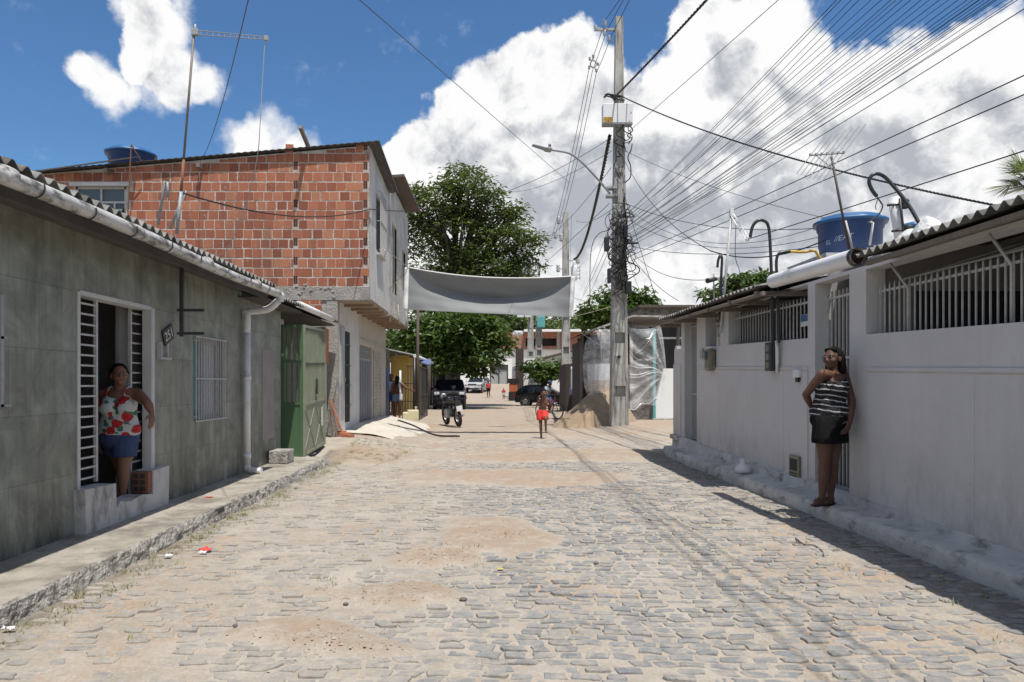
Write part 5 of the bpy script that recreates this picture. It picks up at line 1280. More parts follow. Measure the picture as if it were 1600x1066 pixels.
# assorted wires: (start px,py,Y) (end px,py,Y)
WS = [((562, 0, 9), (890, 286, 24), .0, .006, 'fine wire descending from the top edge across the blue sky to the street lamp'),
      ((388, 0, 7), (313, 252, YB-.15), .25, .006, 'black wire dropping steeply from the top edge to the brick building roof'),
      ((283, 301, 10), (577, 327, YB-.2), .25, .012, 'sagging black cable running along the bare brick wall'),
      ((577, 327, YB-.2), (643, 330, 25), .02, .012, 'black cable crossing the white upper side of the brick building'),
      ((643, 330, 25), (955, 215, YP), .5, .008, 'thin wire from the brick building up to the main pole past the tree'),
      ((800, 300, 48), (956, 236, YP), .3, .009, 'wire slanting from the tree crown up to the main pole under the lamp'),
      ((860, 368, 41.8), (955, 262, YP), .2, .009, 'wire slanting from the far transformer pole up to the main pole'),
      ((790, 455, 70), (952, 318, YP), .3, .010, 'low wire from behind the banner up to the pole tangle'),
      ((900, 345, 41), (952, 330, YP), .2, .009, 'short near level wire between the two poles'),
      ((910, 462, 60), (955, 345, YP), .1, .009, 'steep wire falling left from the pole tangle'),
      ((899, 485, 60), (955, 372, YP), .1, .009, 'steep wire falling left beside the far transformer'),
      ((905, 492, 60), (953, 388, YP), .1, .009, 'lowest steep wire falling left from the pole tangle'),
      ((890, 462, 42), (955, 470, YP), .15, .009, 'short level wire below the transformer'),
      ((975, 235, YP), (1340, 352, 14), .2, .007, 'thin wire crossing the fan diagonally down to the blue tank'),
      ((970, 285, YP), (1030, 480, 20), .1, .008, 'wire dropping right from the pole to the flat roof'),
      ((975, 250, YP), (1110, 392, 13), .35, .008, 'wire curving down right from the pole to the white house roof'),
      ((1110, 392, 13), (1290, 375, 10.5), .18, .010, 'slack black cable slung below the hooked conduit'),
      ((985, 321, YP), (1300, 355, 14), .3, .008, 'upper near level wire behind the leaning mast'),
      ((985, 385, YP), (1290, 384, 14), .2, .008, 'lower near level wire behind the leaning mast'),
      ((985, 345, YP), (1290, 368, 14), .5, .007, 'middle near level wire behind the leaning mast'),
      ((985, 330, YP), (1300, 346, 15), .7, .007, 'slack wire below the upper level wire behind the leaning mast'),
      ((985, 398, YP), (1060, 470, 20), .15, .008, 'short wire dropping from the cable coil to the flat roof'),
      ((985, 392, YP), (1120, 436, 12.8), .3, .007, 'wire from the cable coil to the small roof camera'),
      ((978, 395, YP), (1000, 455, 24), .05, .007, 'short wire falling straight from the cable coil'),
      ((908, 520, 24.4), (965, 556, YP-.25), .02, .010, 'pale rope from the shack roof to the main pole'),
      ((886, 620, 42), (893, 335, 41.6), .0, .008, 'vertical wire running down the far transformer pole')]
for (a, b_, sg, r_, lb) in WS:
    one('rope' if 'rope' in lb else 'overhead_cable', wire(at(*a), at(*b_), sg, r_, 20), 'wire_grey' if r_ < .0075 else ('pvc_white' if 'rope' in lb else 'wire_black'), lb, 'rope' if 'rope' in lb else 'cable', recalc=False)
# hanging loop left of the pole
t = MB(); t.tube(smooth_path([at(950, 360, YP), at(935, 366, YP), at(925, 385, YP), at(922, 420, YP), at(922, 490, YP)], 6), .012, 5); one('overhead_cable', t, 'wire_black', 'slack cable loop drooping left of the pole tangle', 'cable')

# ---------------------------------------------------------------- banner
M('banner_cloth', (.225, .235, .242), (.205, .215, .222), 1.5, rough=.9, bump=.08, bscale=220)
M('white_webbing', (.78, .78, .78), (.7, .7, .7), 6)
M('pale_rope', (.42, .38, .32), (.35, .31, .26), 20)
bn = thing('banner', 'blank grey cloth banner hung across the street, its top edge sagging', 'banner', (0, 20, 3.3))
TL, TR, BL, BR = at(638, 418, 20.0), at(893, 432, 20.0), at(636, 484, 20.0), at(890, 496, 20.0)
def bf(u, v):
    top = TL.lerp(TR, u); bot = BL.lerp(BR, u)
    top.z -= .155*4*u*(1-u)*(.85+.3*(1-u)); bot.z -= .0*4*u*(1-u)
    p = bot.lerp(top, v); e = 4*u*(1-u); vc = 1-.50*e**.8+.03*(.5-u); dp = .42*e**.8
    bil = dp*((1-v)/max(1e-4, 1-vc) if v > vc else (v/vc)**1.25)
    p.y += bil+.012*math.sin(u*40+v*9)*(1-v)*.5+.010*math.sin(v*23+u*6)*e+.02*mnoise.noise(Vector((u*5, v*4, 2)))
    return p
us = [i/110 for i in range(111)]; vs_ = [i/90 for i in range(91)]
t = MB().grid(bf, us, vs_, smooth=False); cl = t.build('cloth', 'banner_cloth', bn, recalc=False)
md = cl.modifiers.new('solid', 'SOLIDIFY'); md.thickness = .003
t = MB(); t.tube([bf(i/40, 1.0)+Vector((0, 0, .004)) for i in range(41)], .017, 7); t.build('top_hem', 'white_webbing', bn)
for s_, nm in ((0.0, 'side_strip'), (1.0, 'side_strip')):
    t = MB(); w_ = .10
    t.grid(lambda u, v: bf(0, v)*(1 if s_ == 0 else 0)+bf(1, v)*(1 if s_ == 1 else 0)+Vector((u-(.10 if s_ == 0 else 0.02), -.01, (.0))), [0, .06, .12], vs_[::3]); o_ = t.build(nm, 'white_webbing', bn, recalc=False); o_.modifiers.new('s', 'SOLIDIFY').thickness = .006
pa_ = at(597, 393, 19.6); pc_ = at(600, 478, 20.2)
for (a, b_, lb) in ((TL, at(598, 384, 19.2), 'pale rope tying the banner top corner to the upper window bars'), (TL, at(608, 452, 20.7), 'pale rope tying the banner top corner to the wall lower down'), (BL, at(594, 495, 20.0), 'pale rope tying the banner bottom corner under the overhang')):
    one('rope', wire(a, b_, .02, .012, 6), 'pale_rope', lb, 'rope', recalc=False)
for (a, b_, lb) in ((TR, at(957, 352, YP), 'thin rope from the banner top corner up to the main pole'), (BR, at(957, 478, YP), 'thin rope from the banner bottom corner to the main pole')):
    one('rope', wire(a, b_, .02, .006, 6), 'pale_rope', lb, 'rope', recalc=False)
for k, q in enumerate((608, 622, 634)):
    t = MB(); a = at(q, 470+k*6, 21+k*1.4); t.tube([a, a+Vector((.02, 0, -.35)), a+Vector((.03, 0, -.6))], [.015, .02, .035], 6); one('rag', t, 'pale_rope', ('nearest', 'middle', 'farthest')[k]+' of the pale rope ends dangling under the overhang', 'rag', 'rope ends under the overhang')
# ---------------------------------------------------------------- trees
M('bark', (.085, .07, .055), (.05, .042, .034), 6, bump=.6, bscale=14, stretch=(1, 1, .3))
leaf_mat('leaf_fine', (.03, .054, .013), (.115, .15, .032))
leaf_mat('leaf_broad', (.028, .062, .015), (.11, .18, .038))
leaf_mat('leaf_far', (.06, .10, .035), (.11, .15, .05), .3)
leaf_mat('leaf_palm', (.09, .13, .05), (.17, .20, .085), .3)
def crown(clumps, per, L, W, rs, droop=.35, jit=.9, whorl=False):
    """leaf clumps: list of (centre, radius). Each leaf two bent quads; attribute rnd varies by clump and leaf"""
    vs, fs, rn = [], [], []
    for (c, rad) in clumps:
        cb = rs.uniform(.1, .75); n = max(4, int(per*rad*rad))
        for _ in range(n):
            while True:
                d = Vector((rs.uniform(-1, 1), rs.uniform(-1, 1), rs.uniform(-1, 1)))
                if .05 < d.length < 1: break
            d.normalize(); p = c+Vector((d.x, d.y, d.z*.62))*rad*(rs.random()**.45)
            ax = Vector((rs.gauss(0, 1)+d.x*1.2, rs.gauss(0, 1)+d.y*1.2, rs.gauss(0, .5)-droop+(.0))).normalized()
            nm = Vector((rs.gauss(0, .55), rs.gauss(0, .55), 1.0)); sd = ax.cross(nm)
            if sd.length < .05: continue
            sd.normalize(); nm = sd.cross(ax).normalized(); l = L*rs.uniform(.65, 1.25); w_ = W*rs.uniform(.7, 1.2)
            o = len(vs)
            vs += [p, p+ax*l*.45+sd*w_*.5+nm*l*.05, p+ax*l-nm*l*.12, p+ax*l*.45-sd*w_*.5+nm*l*.05]
            fs += [(o, o+1, o+2), (o, o+2, o+3)]
            r_ = max(0, min(1, cb+rs.gauss(0, .16))); rn += [r_]*4
    return vs, fs, rn
def leaves(name, data, mat_, parent, org):
    vs, fs, rn = data
    me = bpy.data.meshes.new(name); me.from_pydata([tuple(v-org) for v in vs], [], fs); me.materials.append(MATS[mat_])
    a = me.attributes.new('rnd', 'FLOAT', 'POINT'); a.data.foreach_set('value', rn)
    o = bpy.data.objects.new(name, me); col.objects.link(o); o.parent = parent; return o
def scatter(blobs, n, r0, r1, rs):
    out = []
    tot = sum(b[1]*b[3] for b in blobs); 
    for (c, rx, ry, rz) in blobs:
        for _ in range(int(n*rx*rz/tot)):
            while True:
                d = Vector((rs.uniform(-1, 1), rs.uniform(-1, 1), rs.uniform(-1, 1)))
                if d.length < 1: break
            k = d.length; d = d*(.55+.45*k) if k > .2 else d*1.5
            out.append((c+Vector((d.x*rx, d.y*ry, d.z*rz)), rs.uniform(r0, r1)))
    return out
def limbs(base, top, clumps, r0, rs, n=14):
    t = MB(); tp = [base]+[base.lerp(top, q)+Vector((rs.gauss(0, .12), rs.gauss(0, .12), 0)) for q in (.35, .7)]+[top]
    pth = smooth_path(tp, 5); t.tube(pth, [r0*(1.25-.75*i/(len(pth)-1)) for i in range(len(pth))], 9)
    for (c, rad) in rs.sample(clumps, min(n, len(clumps))):
        a = base.lerp(top, rs.uniform(.55, 1.0)); m_ = a.lerp(c, .5)+Vector((rs.gauss(0, .2), rs.gauss(0, .2), rs.uniform(.1, .5)))
        p2 = smooth_path([a, m_, c], 5); t.tube(p2, [r0*.45*(1-.8*i/(len(p2)-1)) for i in range(len(p2))], 6)
    return t
def tree(label, base, top, blobs, nclump, r0, r1, per, L, W, mat_, tr, seed, group=None, name='tree', droop=.35, nl=14, cat='tree'):
    rs = random.Random(seed); t = thing(name, label, cat, base, 0, group); cl = scatter(blobs, nclump, r0, r1, rs)
    limbs(Vector(base), Vector(top), cl, tr, rs, nl).build('trunk', 'bark', t)
    leaves('crown', crown(cl, per, L, W, rs, droop), mat_, t, Vector(base)); return t
def B(px, py, rpx, rpy, Y, ry=None):
    return (at(px, py, Y), rpx/F*Y, (ry if ry else rpx/F*Y), rpy/F*Y)
YT = 47
tree('big dark feathery tree rising behind the banner', at(706, 620, YT), at(720, 400, YT),
     [B(690, 500, 50, 30, YT), B(745, 505, 50, 26, YT), B(690, 330, 52, 48, YT), B(738, 320, 60, 58, YT), B(770, 375, 70, 45, YT), B(820, 385, 36, 30, YT), B(690, 410, 58, 50, YT), B(750, 430, 75, 42, YT), B(810, 425, 40, 26, YT), B(705, 285, 26, 18, YT), B(655, 345, 32, 60, YT), B(722, 470, 80, 40, YT), B(655, 300, 20, 22, YT), B(795, 330, 30, 20, YT)],
     420, .42, 1.1, 84, .36, .13, 'leaf_fine', .42, 11, droop=.15, nl=60)
tree('broad leaved almond tree over the dark parked car', at(693, 635, 44), at(690, 540, 44),
     [B(660, 520, 42, 24, 43), B(715, 525, 60, 32, 43), B(755, 540, 42, 34, 43), B(690, 555, 50, 25, 43), B(770, 515, 24, 18, 43), B(740, 575, 34, 18, 44), B(635, 530, 26, 22, 43), B(715, 500, 60, 14, 43)],
     210, .5, .85, 90, .38, .20, 'leaf_broad', .30, 12, droop=.3)
tree('small almond tree beside the far concrete pole', at(848, 640, 50), at(850, 585, 50), [B(850, 578, 28, 14, 49), B(872, 570, 22, 15, 49), B(838, 572, 18, 10, 49), B(862, 586, 25, 8, 49)],
     60, .45, .7, 70, .40, .20, 'leaf_broad', .24, 13, droop=.3, nl=8)
tree('leafy tree standing behind the sheeted shack', at(958, 640, 46), at(958, 500, 46), [B(935, 492, 26, 22, 46), B(962, 475, 30, 24, 46), B(1000, 472, 24, 18, 46), B(985, 492, 36, 16, 46), B(925, 505, 18, 10, 46)],
     110, .5, .8, 75, .42, .22, 'leaf_broad', .25, 14)
tree('flat topped green tree above the far white house roof', at(1160, 560, 27), at(1160, 470, 27), [B(1130, 462, 32, 8, 27), B(1165, 452, 34, 12, 27), B(1185, 436, 22, 10, 27), B(1150, 442, 22, 9, 27), B(1110, 455, 14, 4, 27)],
     80, .25, .5, 150, .26, .13, 'leaf_broad', .14, 15)
# far wood beyond the houses
rs = random.Random(31)
far_blobs = [B(px, 512+rs.uniform(-6, 14), 34, 24+rs.uniform(-6, 8), 150+rs.uniform(-8, 8), 5) for px in range(770, 915, 17)]+[B(px, 540, 40, 25, 140, 5) for px in range(540, 780, 30)]
cl = scatter(far_blobs, 520, 1.3, 2.4, rs); vs, fs, rn = crown(cl, 15, 1.0, .55, rs)
me = bpy.data.meshes.new('far_woodland'); me.from_pydata([tuple(v) for v in vs], [], fs); me.materials.append(MATS['leaf_far']); a = me.attributes.new('rnd', 'FLOAT', 'POINT'); a.data.foreach_set('value', rn)
o = bpy.data.objects.new('far_woodland', me); col.objects.link(o); tag(o, 'far green woodland behind the houses at the street end', 'woodland', None, 'stuff')
# palm
pt = at(1617, 283, 24.0); pm = thing('palm_tree', 'palm fronds showing over the right end of the corrugated roof', 'palm', (pt.x, pt.y, 0))
t = MB(); t.tube([(pt.x, pt.y, 0), (pt.x+.15, pt.y, pt.z*.5), (pt.x, pt.y, pt.z)], [.2, .15, .13], 10); t.build('trunk', 'bark', pm)
rs = random.Random(4); vs, fs, rn = [], [], []
for k in range(22):
    az = rs.uniform(0, 6.28); el = rs.uniform(-.1, 1.2); Ln = rs.uniform(1.0, 1.5)
    d = Vector((math.cos(az)*math.cos(el), math.sin(az)*math.cos(el), math.sin(el)))
    for j in range(26):  # fan leaf: blades from the end of the stalk
        c = pt+d*Ln*.45; sd = d.cross(Vector((0, 0, 1))).normalized(); up = sd.cross(d)
        an = (j-12.5)/12.5*1.45; e = (d*math.cos(an)+sd*math.sin(an)).normalized()
        tip = c+e*Ln*.62-Vector((0, 0, .12*Ln*abs(an)))+up*rs.uniform(-.04, .04); w_ = up.cross(e).normalized()*.022
        o = len(vs); vs += [c-w_*.4, c.lerp(tip, .55)-w_, tip, c.lerp(tip, .55)+w_, c+w_*.4]; fs.append((o, o+1, o+2, o+3, o+4)); rn += [rs.random()]*5
leaves('fronds', (vs, fs, rn), 'leaf_palm', pm, Vector((pt.x, pt.y, 0)))

# ---------------------------------------------------------------- yellow house and fence
def px2q(px, y): return (px-CX)/F*y
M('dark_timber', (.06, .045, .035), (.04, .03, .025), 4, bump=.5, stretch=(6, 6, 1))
M('yellow_render', (.62, .43, .11), (.55, .38, .10), 2, c3=(.4, .3, .12), s3=2, lo3=.6, hi3=.8)
M('cloth_blue', (.12, .16, .30), (.09, .12, .22), 3); M('tarp_blue', (.03, .09, .25), (.02, .07, .2), 3, rough=.5)
yh = thing('yellow_house', 'small yellow house with barred front beyond the brick building', 'house', (-3.8, 33, 0))
t = MB(); t.wallgrid('x', -3.15, -3.3, 30.0, 37, 0, 2.55, [(31.5, 32.3, .1, 2.1), (33.8, 34.8, .9, 2.0)]); t.wallgrid('y', 29.85, 30.0, -3.88, -3.15, 0, 2.6, [(-3.55, -3.45, 0.2, 2.0)]); t.build('wall', 'yellow_render', yh)
MB().box(-8, -3.9, 29.7, 29.85, 0, 2.8).build('grey_wall', 'grey_render', yh)
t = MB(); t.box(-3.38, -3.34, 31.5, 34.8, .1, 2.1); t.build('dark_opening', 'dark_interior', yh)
corrugated(-2.75, 2.56, -8, 3.7, 28.2, 37.2, .18, .025).build('roof', 'fibre_cement', yh, recalc=False)
MB().tube([(-2.72, 28.0, 2.52), (-2.72, 37, 2.5)], .07, 10).build('gutter', 'pvc_white', yh)
t = MB()
for p, h_, mt_, lb_ in ((at(647, 0, 26.8).x, 2.4, 'black_plastic', 'short dark upright post at the corner of the barred front'), (at(652, 0, 26.8).x, 4.2, 'bark', 'tall dark post rising behind the banner corner from the barred front')):
    t = MB(); t.tube([(p, 26.8, -.1), (p+.02, 26.8, h_)], .055, 8); one('timber_post', t, mt_, lb_, 'post')
t = MB(); rr = random.Random(15)
for i in range(14): x = px2q(648, 50)+.2*i; t.box(x, x+.19, 50+rr.uniform(-.03, .03), 50.1, -.1, 3.0+rr.uniform(-.25, .1))
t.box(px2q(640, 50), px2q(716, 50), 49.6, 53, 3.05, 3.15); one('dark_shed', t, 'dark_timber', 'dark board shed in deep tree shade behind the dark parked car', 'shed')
fe = thing('iron_fence', 'rusty dark iron bar fence where two women chat', 'fence', (-2.7, 26.9, 0))
t = MB(); x0, x1 = at(629, 0, 26.9).x, at(655, 0, 26.9).x
for i in range(7): x = x0+(x1-x0)*i/6; t.box(x-.014, x+.014, 26.88, 26.91, -.05, 2.12 if i > 1 else 1.5)
for z in (.25, .8, 1.45): t.box(x0, x1, 26.87, 26.88, z, z+.03)
t.box(x0+.15, x1, 26.87, 26.88, 2.08, 2.12); t.build('bars', 'dark_metal', fe)
t = MB(); t.box(x1-.02, x1+.03, 26.9, 31, 0, 2.1) if False else None
for i in range(9): y = 27.0+.45*i; t.box(x1-.015, x1+.015, y-.014, y+.014, -.05, 2.1)
t.box(x1-.01, x1+.01, 27, 31, 2.06, 2.1); t.box(x1-.01, x1+.01, 27, 31, 1.0, 1.03); t.build('return_bars', 'dark_metal', fe)
M('jug_cream', (.66, .62, .42), (.56, .52, .34), 4, rough=.5)
for k, (q, s_, lb) in enumerate(((635.5, .8, 'smaller cream plastic jug at the foot of the iron fence'), (646, 1.1, 'larger cream plastic jug by the dark posts'))):
    p = at(q, 666, 26.0); t = thing('plastic_jug', lb, 'jug', (p.x, p.y, terr(p.x, 26)))
    c = Vector((p.x, p.y, terr(p.x, 26))); MB().box(c.x-.17*s_, c.x+.17*s_, c.y-.12, c.y+.12, c.z, c.z+.36*s_, bev=.05).build('body', 'jug_cream', t)
    MB().lathe([(.04, .35*s_), (.04, .42*s_), (.045, .42*s_), (.045, .46*s_)], c+Vector((.08*s_, 0, 0)), 10).build('cap', 'pale_enamel', t)
t = MB(); t.add([at(655, 566, 30), at(672, 570, 29.5), at(674, 562, 33), at(658, 560, 33)]+[at(655, 568, 30), at(672, 572, 29.5), at(674, 564, 33), at(658, 562, 33)], [(0, 1, 2, 3), (4, 5, 6, 7), (0, 1, 5, 4)]); one('blue_tarp', t, 'cloth_blue', 'blue tarpaulin scrap stretched beyond the dark posts', 'tarpaulin')
# dark timber yard along the left behind the fence
t = MB(); rr = random.Random(12)
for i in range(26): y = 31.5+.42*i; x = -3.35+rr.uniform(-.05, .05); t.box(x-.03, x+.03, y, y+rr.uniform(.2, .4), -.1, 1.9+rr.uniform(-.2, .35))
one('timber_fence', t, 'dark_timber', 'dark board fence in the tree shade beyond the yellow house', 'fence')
for k, (q, yb) in enumerate(((658, 36), (667, 38))):
    t = MB(); a, b_ = at(q, 640, yb), at(q+3, 560, yb); t.tube([a, a.lerp(b_, .5)+Vector((.05, 0, 0)), b_], [.13, .11, .09], 8); one('grey_trunk', t, 'bark', ('nearer', 'farther')[k]+' slim grey trunk in the shade left of the dark parked car', 'trunk', 'slim trunks by the dark car')
# blue door strip behind brick building
t = MB(); t.box(-3.62, -3.56, 26.2, 26.9, .1, 2.0); one('blue_door', t, 'tarp_blue', 'narrow dark blue door in the gap after the brick building', 'door')

# ---------------------------------------------------------------- far buildings
M('far_white', (.80, .80, .79), (.72, .72, .71), .6, c3=(.4, .38, .35), s3=.7, lo3=.6, hi3=.8)
fb = thing('far_house', 'two storey house at the street end with white ground floor and unfinished brick upper floor', 'house', (3, 92, 1.3))
yF = 90
def px2x(px, y): return (px-CX)/F*y
def pz(py, y): return H-(py-CY)/F*y
t = MB().wallgrid('y', yF, yF+.3, px2x(700, yF), px2x(845, yF), 0, pz(545, yF), [(px2x(766, yF), px2x(794, yF), .8, pz(570, yF)), (px2x(808, yF), px2x(832, yF), .9, pz(580, yF))][:1]); t.build('wall', 'far_white', fb)
MB().wallgrid('y', yF+.1, yF+.35, px2x(845, yF), px2x(990, yF), 0, pz(545, yF), []).build('wall', 'far_white', fb)
t = MB(); t.box(px2x(766, yF), px2x(794, yF), yF+.1, yF+.2, .6, pz(570, yF)); d = t.build('garage_gate', 'grey_metal', fb)
t = MB(); t.box(px2x(766, yF), px2x(794, yF), yF+.02, yF+.1, pz(578, yF), pz(570, yF)); 
for q in (766, 779.5, 793): t.box(px2x(q, yF)-.06, px2x(q, yF)+.06, yF+.0, yF+.1, .9, pz(570, yF))
t.build('gate_frame', 'dark_metal', d)
t = MB().wallgrid('y', yF-.3, yF, px2x(760, yF), px2x(990, yF), pz(545, yF), pz(520, yF), [(px2x(821, yF), px2x(869, yF), pz(545, yF)+.02 if False else pz(541, yF), pz(529, yF)), (px2x(902, yF), px2x(930, yF), pz(541, yF), pz(529, yF))]); t.build('upper_wall', 'hollow_brick_wall', fb)
t = MB(); t.box(px2x(870, yF), px2x(874, yF), yF-.4, yF-.3, pz(545, yF), pz(518, yF)); t.build('column', 'pole_concrete', fb)
MB().box(px2x(760, yF), px2x(990, yF), yF+.6, yF+.8, pz(545, yF), pz(520, yF)).build('dark_room', 'dark_interior', fb)
MB().box(px2x(818, yF), px2x(985, yF), yF-1.6, yF+9, pz(519.5, yF), pz(516, yF)).build('roof', 'far_white', fb)
MB().box(px2x(700, yF), px2x(990, yF), yF-.35, yF+8, pz(546.5, yF), pz(545, yF)).build('floor_slab', 'pole_concrete', fb)
for (k, (x0, x1, y0, yy_, lb)) in enumerate(((742, 757, 572, 86, 'small white wall end left of the silver car'),)):
    one('garden_wall', MB().box(px2x(x0, yy_), px2x(x1, yy_), yy_, yy_+.3, 0, pz(y0, yy_)), 'far_white', lb, 'wall')
gbh = thing('gable_house', 'white house with slanting tiled gable roof behind the far pole', 'house', (6, 58, 0)); yg = 58
t = MB(); t.prism([(px2x(846, yg), -.2), (px2x(990, yg), -.2), (px2x(990, yg), pz(528, yg)), (px2x(930, yg), pz(540, yg)), (px2x(846, yg), pz(563, yg))], 'y', yg, yg+.3); t.build('wall', 'far_white', gbh)
t = MB(); t.prism([(px2x(840, yg), pz(563, yg)), (px2x(930, yg), pz(540, yg)), (px2x(990, yg), pz(526, yg)), (px2x(990, yg), pz(523, yg)), (px2x(930, yg), pz(537.5, yg)), (px2x(840, yg), pz(560.5, yg))], 'y', yg-.5, yg+9); t.build('roof', 'clay_dark', gbh)
t = MB(); t.box(px2x(800, 66), px2x(840, 66), 66, 66.3, -.2, pz(560, 66)); t.box(px2x(838, 66), px2x(842, 66), 65.9, 66.3, -.2, pz(545, 66)); one('garden_wall', t, 'far_white', 'bright white wall behind the black hatchback', 'wall')
t = MB(); t.box(px2x(858, 56), px2x(884, 56), 56, 56.3, -.2, pz(589, 56)); one('garden_wall', t, 'far_white', 'low flaking white wall right of the black hatchback', 'wall')
M('orange_bin', (.40, .11, .04), (.34, .09, .035), 4)
t = thing('litter_bin', 'orange street bin on a dark stand beside the double boxed pole', 'bin', (px2x(802, 63), 63, -.05)); c = Vector((px2x(802, 63), 63, -.05))
MB().box(c.x-.35, c.x+.35, c.y-.3, c.y+.3, .75, 1.5, bev=.06).build('bin_body', 'orange_bin', t); t2 = MB(); t2.box(c.x-.4, c.x+.4, c.y-.3, c.y+.3, -.05, .75); t2.box(c.x-.5, c.x+.5, c.y-.35, c.y+.35, 1.5, 1.9); t2.build('stand', 'black_plastic', t)
t = MB(); q = px2x(812, 65); t.box(q-.35, q+.35, 65.0, 65.5, -.1, pz(545, 65)); one('dark_pillar', t, 'dark_timber', 'dark square pillar just left of the double boxed pole', 'pillar')

# ---------------------------------------------------------------- shack, sheet, sand heap
M('rubble_wall', (.33, .31, .285), (.17, .16, .145), 4, bump=1, bscale=9, bdist=.06, c3=(.09, .08, .07), s3=3, lo3=.5, hi3=.65)
sk = thing('timber_shack', 'dark open timber shack with flat roof behind the main pole', 'shack', (4.8, 27, .2))
Ys = 25.2
t = MB()
t.box(px2x(926, 26), px2x(1062, 26), 29.0, 29.2, 0, 3.4); t.box(px2x(905, 27), px2x(905, 27)+.1, 26.6, 29.2, 0, 3.0)
for k in range(10): x = px2x(908, 27)+.22*k; t.box(x, x+.2, 26.5, 26.56, 0, 2.9-.06*(k % 3))
t.build('board_wall', 'dark_timber', sk)
t = MB(); t.add([(px2x(905, Ys), Ys-1.5, pz(526, Ys)), (px2x(985, Ys), Ys-.5, pz(497, Ys)), (px2x(1075, Ys), Ys-.5, pz(499, Ys)), (px2x(1075, Ys), 29.6, 3.75), (px2x(985, Ys), 29.6, 3.8), (px2x(905, Ys), 29.6, 3.1)], [(0, 1, 4, 5), (1, 2, 3, 4)])
n_ = len(t.v); t.add([p+Vector((0, 0, .06)) for p in t.v], [(0, 1, 4, 5), (1, 2, 3, 4)]); t.add([t.v[0], t.v[1], t.v[2], t.v[6], t.v[7], t.v[8]], [(0, 1, 4, 3), (1, 2, 5, 4)])
t.build('roof', 'pole_concrete', sk)
t = MB()
for q, yb in ((928, 25.4), (985, 25.0), (1058, 25.1), (908, 26.4)): t.tube([(px2x(q, yb), yb, 0), (px2x(q, yb)+.03, yb, pz(505 if q > 950 else 524, yb))], .06, 7)
t.build('post', 'wood_grey', sk)
t = MB(); t.box(px2x(1018, 25), px2x(1022, 25), 24.75, 24.85, .1, pz(515, 25)); one('green_pipe_post', t, 'turquoise', 'slim pale green pipe post behind the plastic sheet', 'post')
t = MB().grid(lambda u, z: Vector((u, 24.95+.05*mnoise.noise(Vector((u*3, z*3, 1))), z)), [px2x(975, 25)+(px2x(1022, 25)-px2x(975, 25))*i/24 for i in range(25)], [-.1+.16*i for i in range(14)])
rw = one('rubble_wall', MB().box(px2x(975, 25), px2x(1021, 25), 24.97, 25.3, -.1, pz(570, 25)), 'rubble_wall', 'low rough rubble wall under the plastic sheet', 'wall')
t.build('rough_face', 'rubble_wall', rw, recalc=False)
t = MB(); t.prism([(px2x(1017, 25), pz(655, 25)), (px2x(1056, 25), pz(655, 25)), (px2x(1056, 25), pz(576, 25)), (px2x(1036, 25), pz(576, 25))], 'y', 24.9, 25.1); one('white_wall', t, 'far_white', 'bright flaking white wall between plastic sheet and white house', 'wall')
t = MB(); t.box(px2x(1016, 25), px2x(1060, 25), 24.6, 24.9, .0, pz(653, 25), bev=.03); one('concrete_step', t, 'rough_kerb', 'low concrete step at the foot of the bright flaking wall', 'step')
lt = MB(); xa, xb, za, zb = px2x(1030, 25.4), px2x(1072, 25.4), pz(577, 25.4), pz(508, 25.4)
n = 11
for k in range(-n, n+1):
    for s_ in (1, -1):
        x0 = xa+(xb-xa)*k/n; pts = []
        # clip diagonal to box
        for z in (za, zb):
            pts.append(Vector((x0+s_*(z-za)*.62+(0 if s_ > 0 else (zb-za)*.62), 25.4+.01*s_, z)))
        a, b_ = pts
        def clip(a, b_):
            q0, q1 = 0, 1
            for lo, hi in ((xa, xb),):
                d = b_.x-a.x
                ta, tb = (lo-a.x)/d, (hi-a.x)/d
                q0 = max(q0, min(ta, tb)); q1 = min(q1, max(ta, tb))
            return (a.lerp(b_, q0), a.lerp(b_, q1)) if q1-q0 > .03 else None
        cc_ = clip(a, b_)
        if cc_: lt.tube(list(cc_), .022, 4)
lt.box(xa, xb, 25.36, 25.44, pz(530, 25.4), pz(527, 25.4), 1)
la_ = one('lattice_screen', lt, ['dark_metal', 'pvc_white'], 'dark diagonal lattice screen with a white rail above the flaking wall', 'screen')
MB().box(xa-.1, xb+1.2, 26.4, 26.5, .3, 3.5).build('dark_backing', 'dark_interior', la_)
fl = thing('flat_roof_house', 'grey weathered flat roofed block behind the shack', 'house', (8, 34, 0))
MB().box(px2x(1000, 32), px2x(1130, 32), 32, 37, 0, pz(482, 32)).build('wall', 'rubble_wall', fl); MB().box(px2x(996, 32), px2x(1140, 32), 31.6, 37.4, pz(482, 32), pz(478, 32)).build('roof', 'clay_dark', fl)
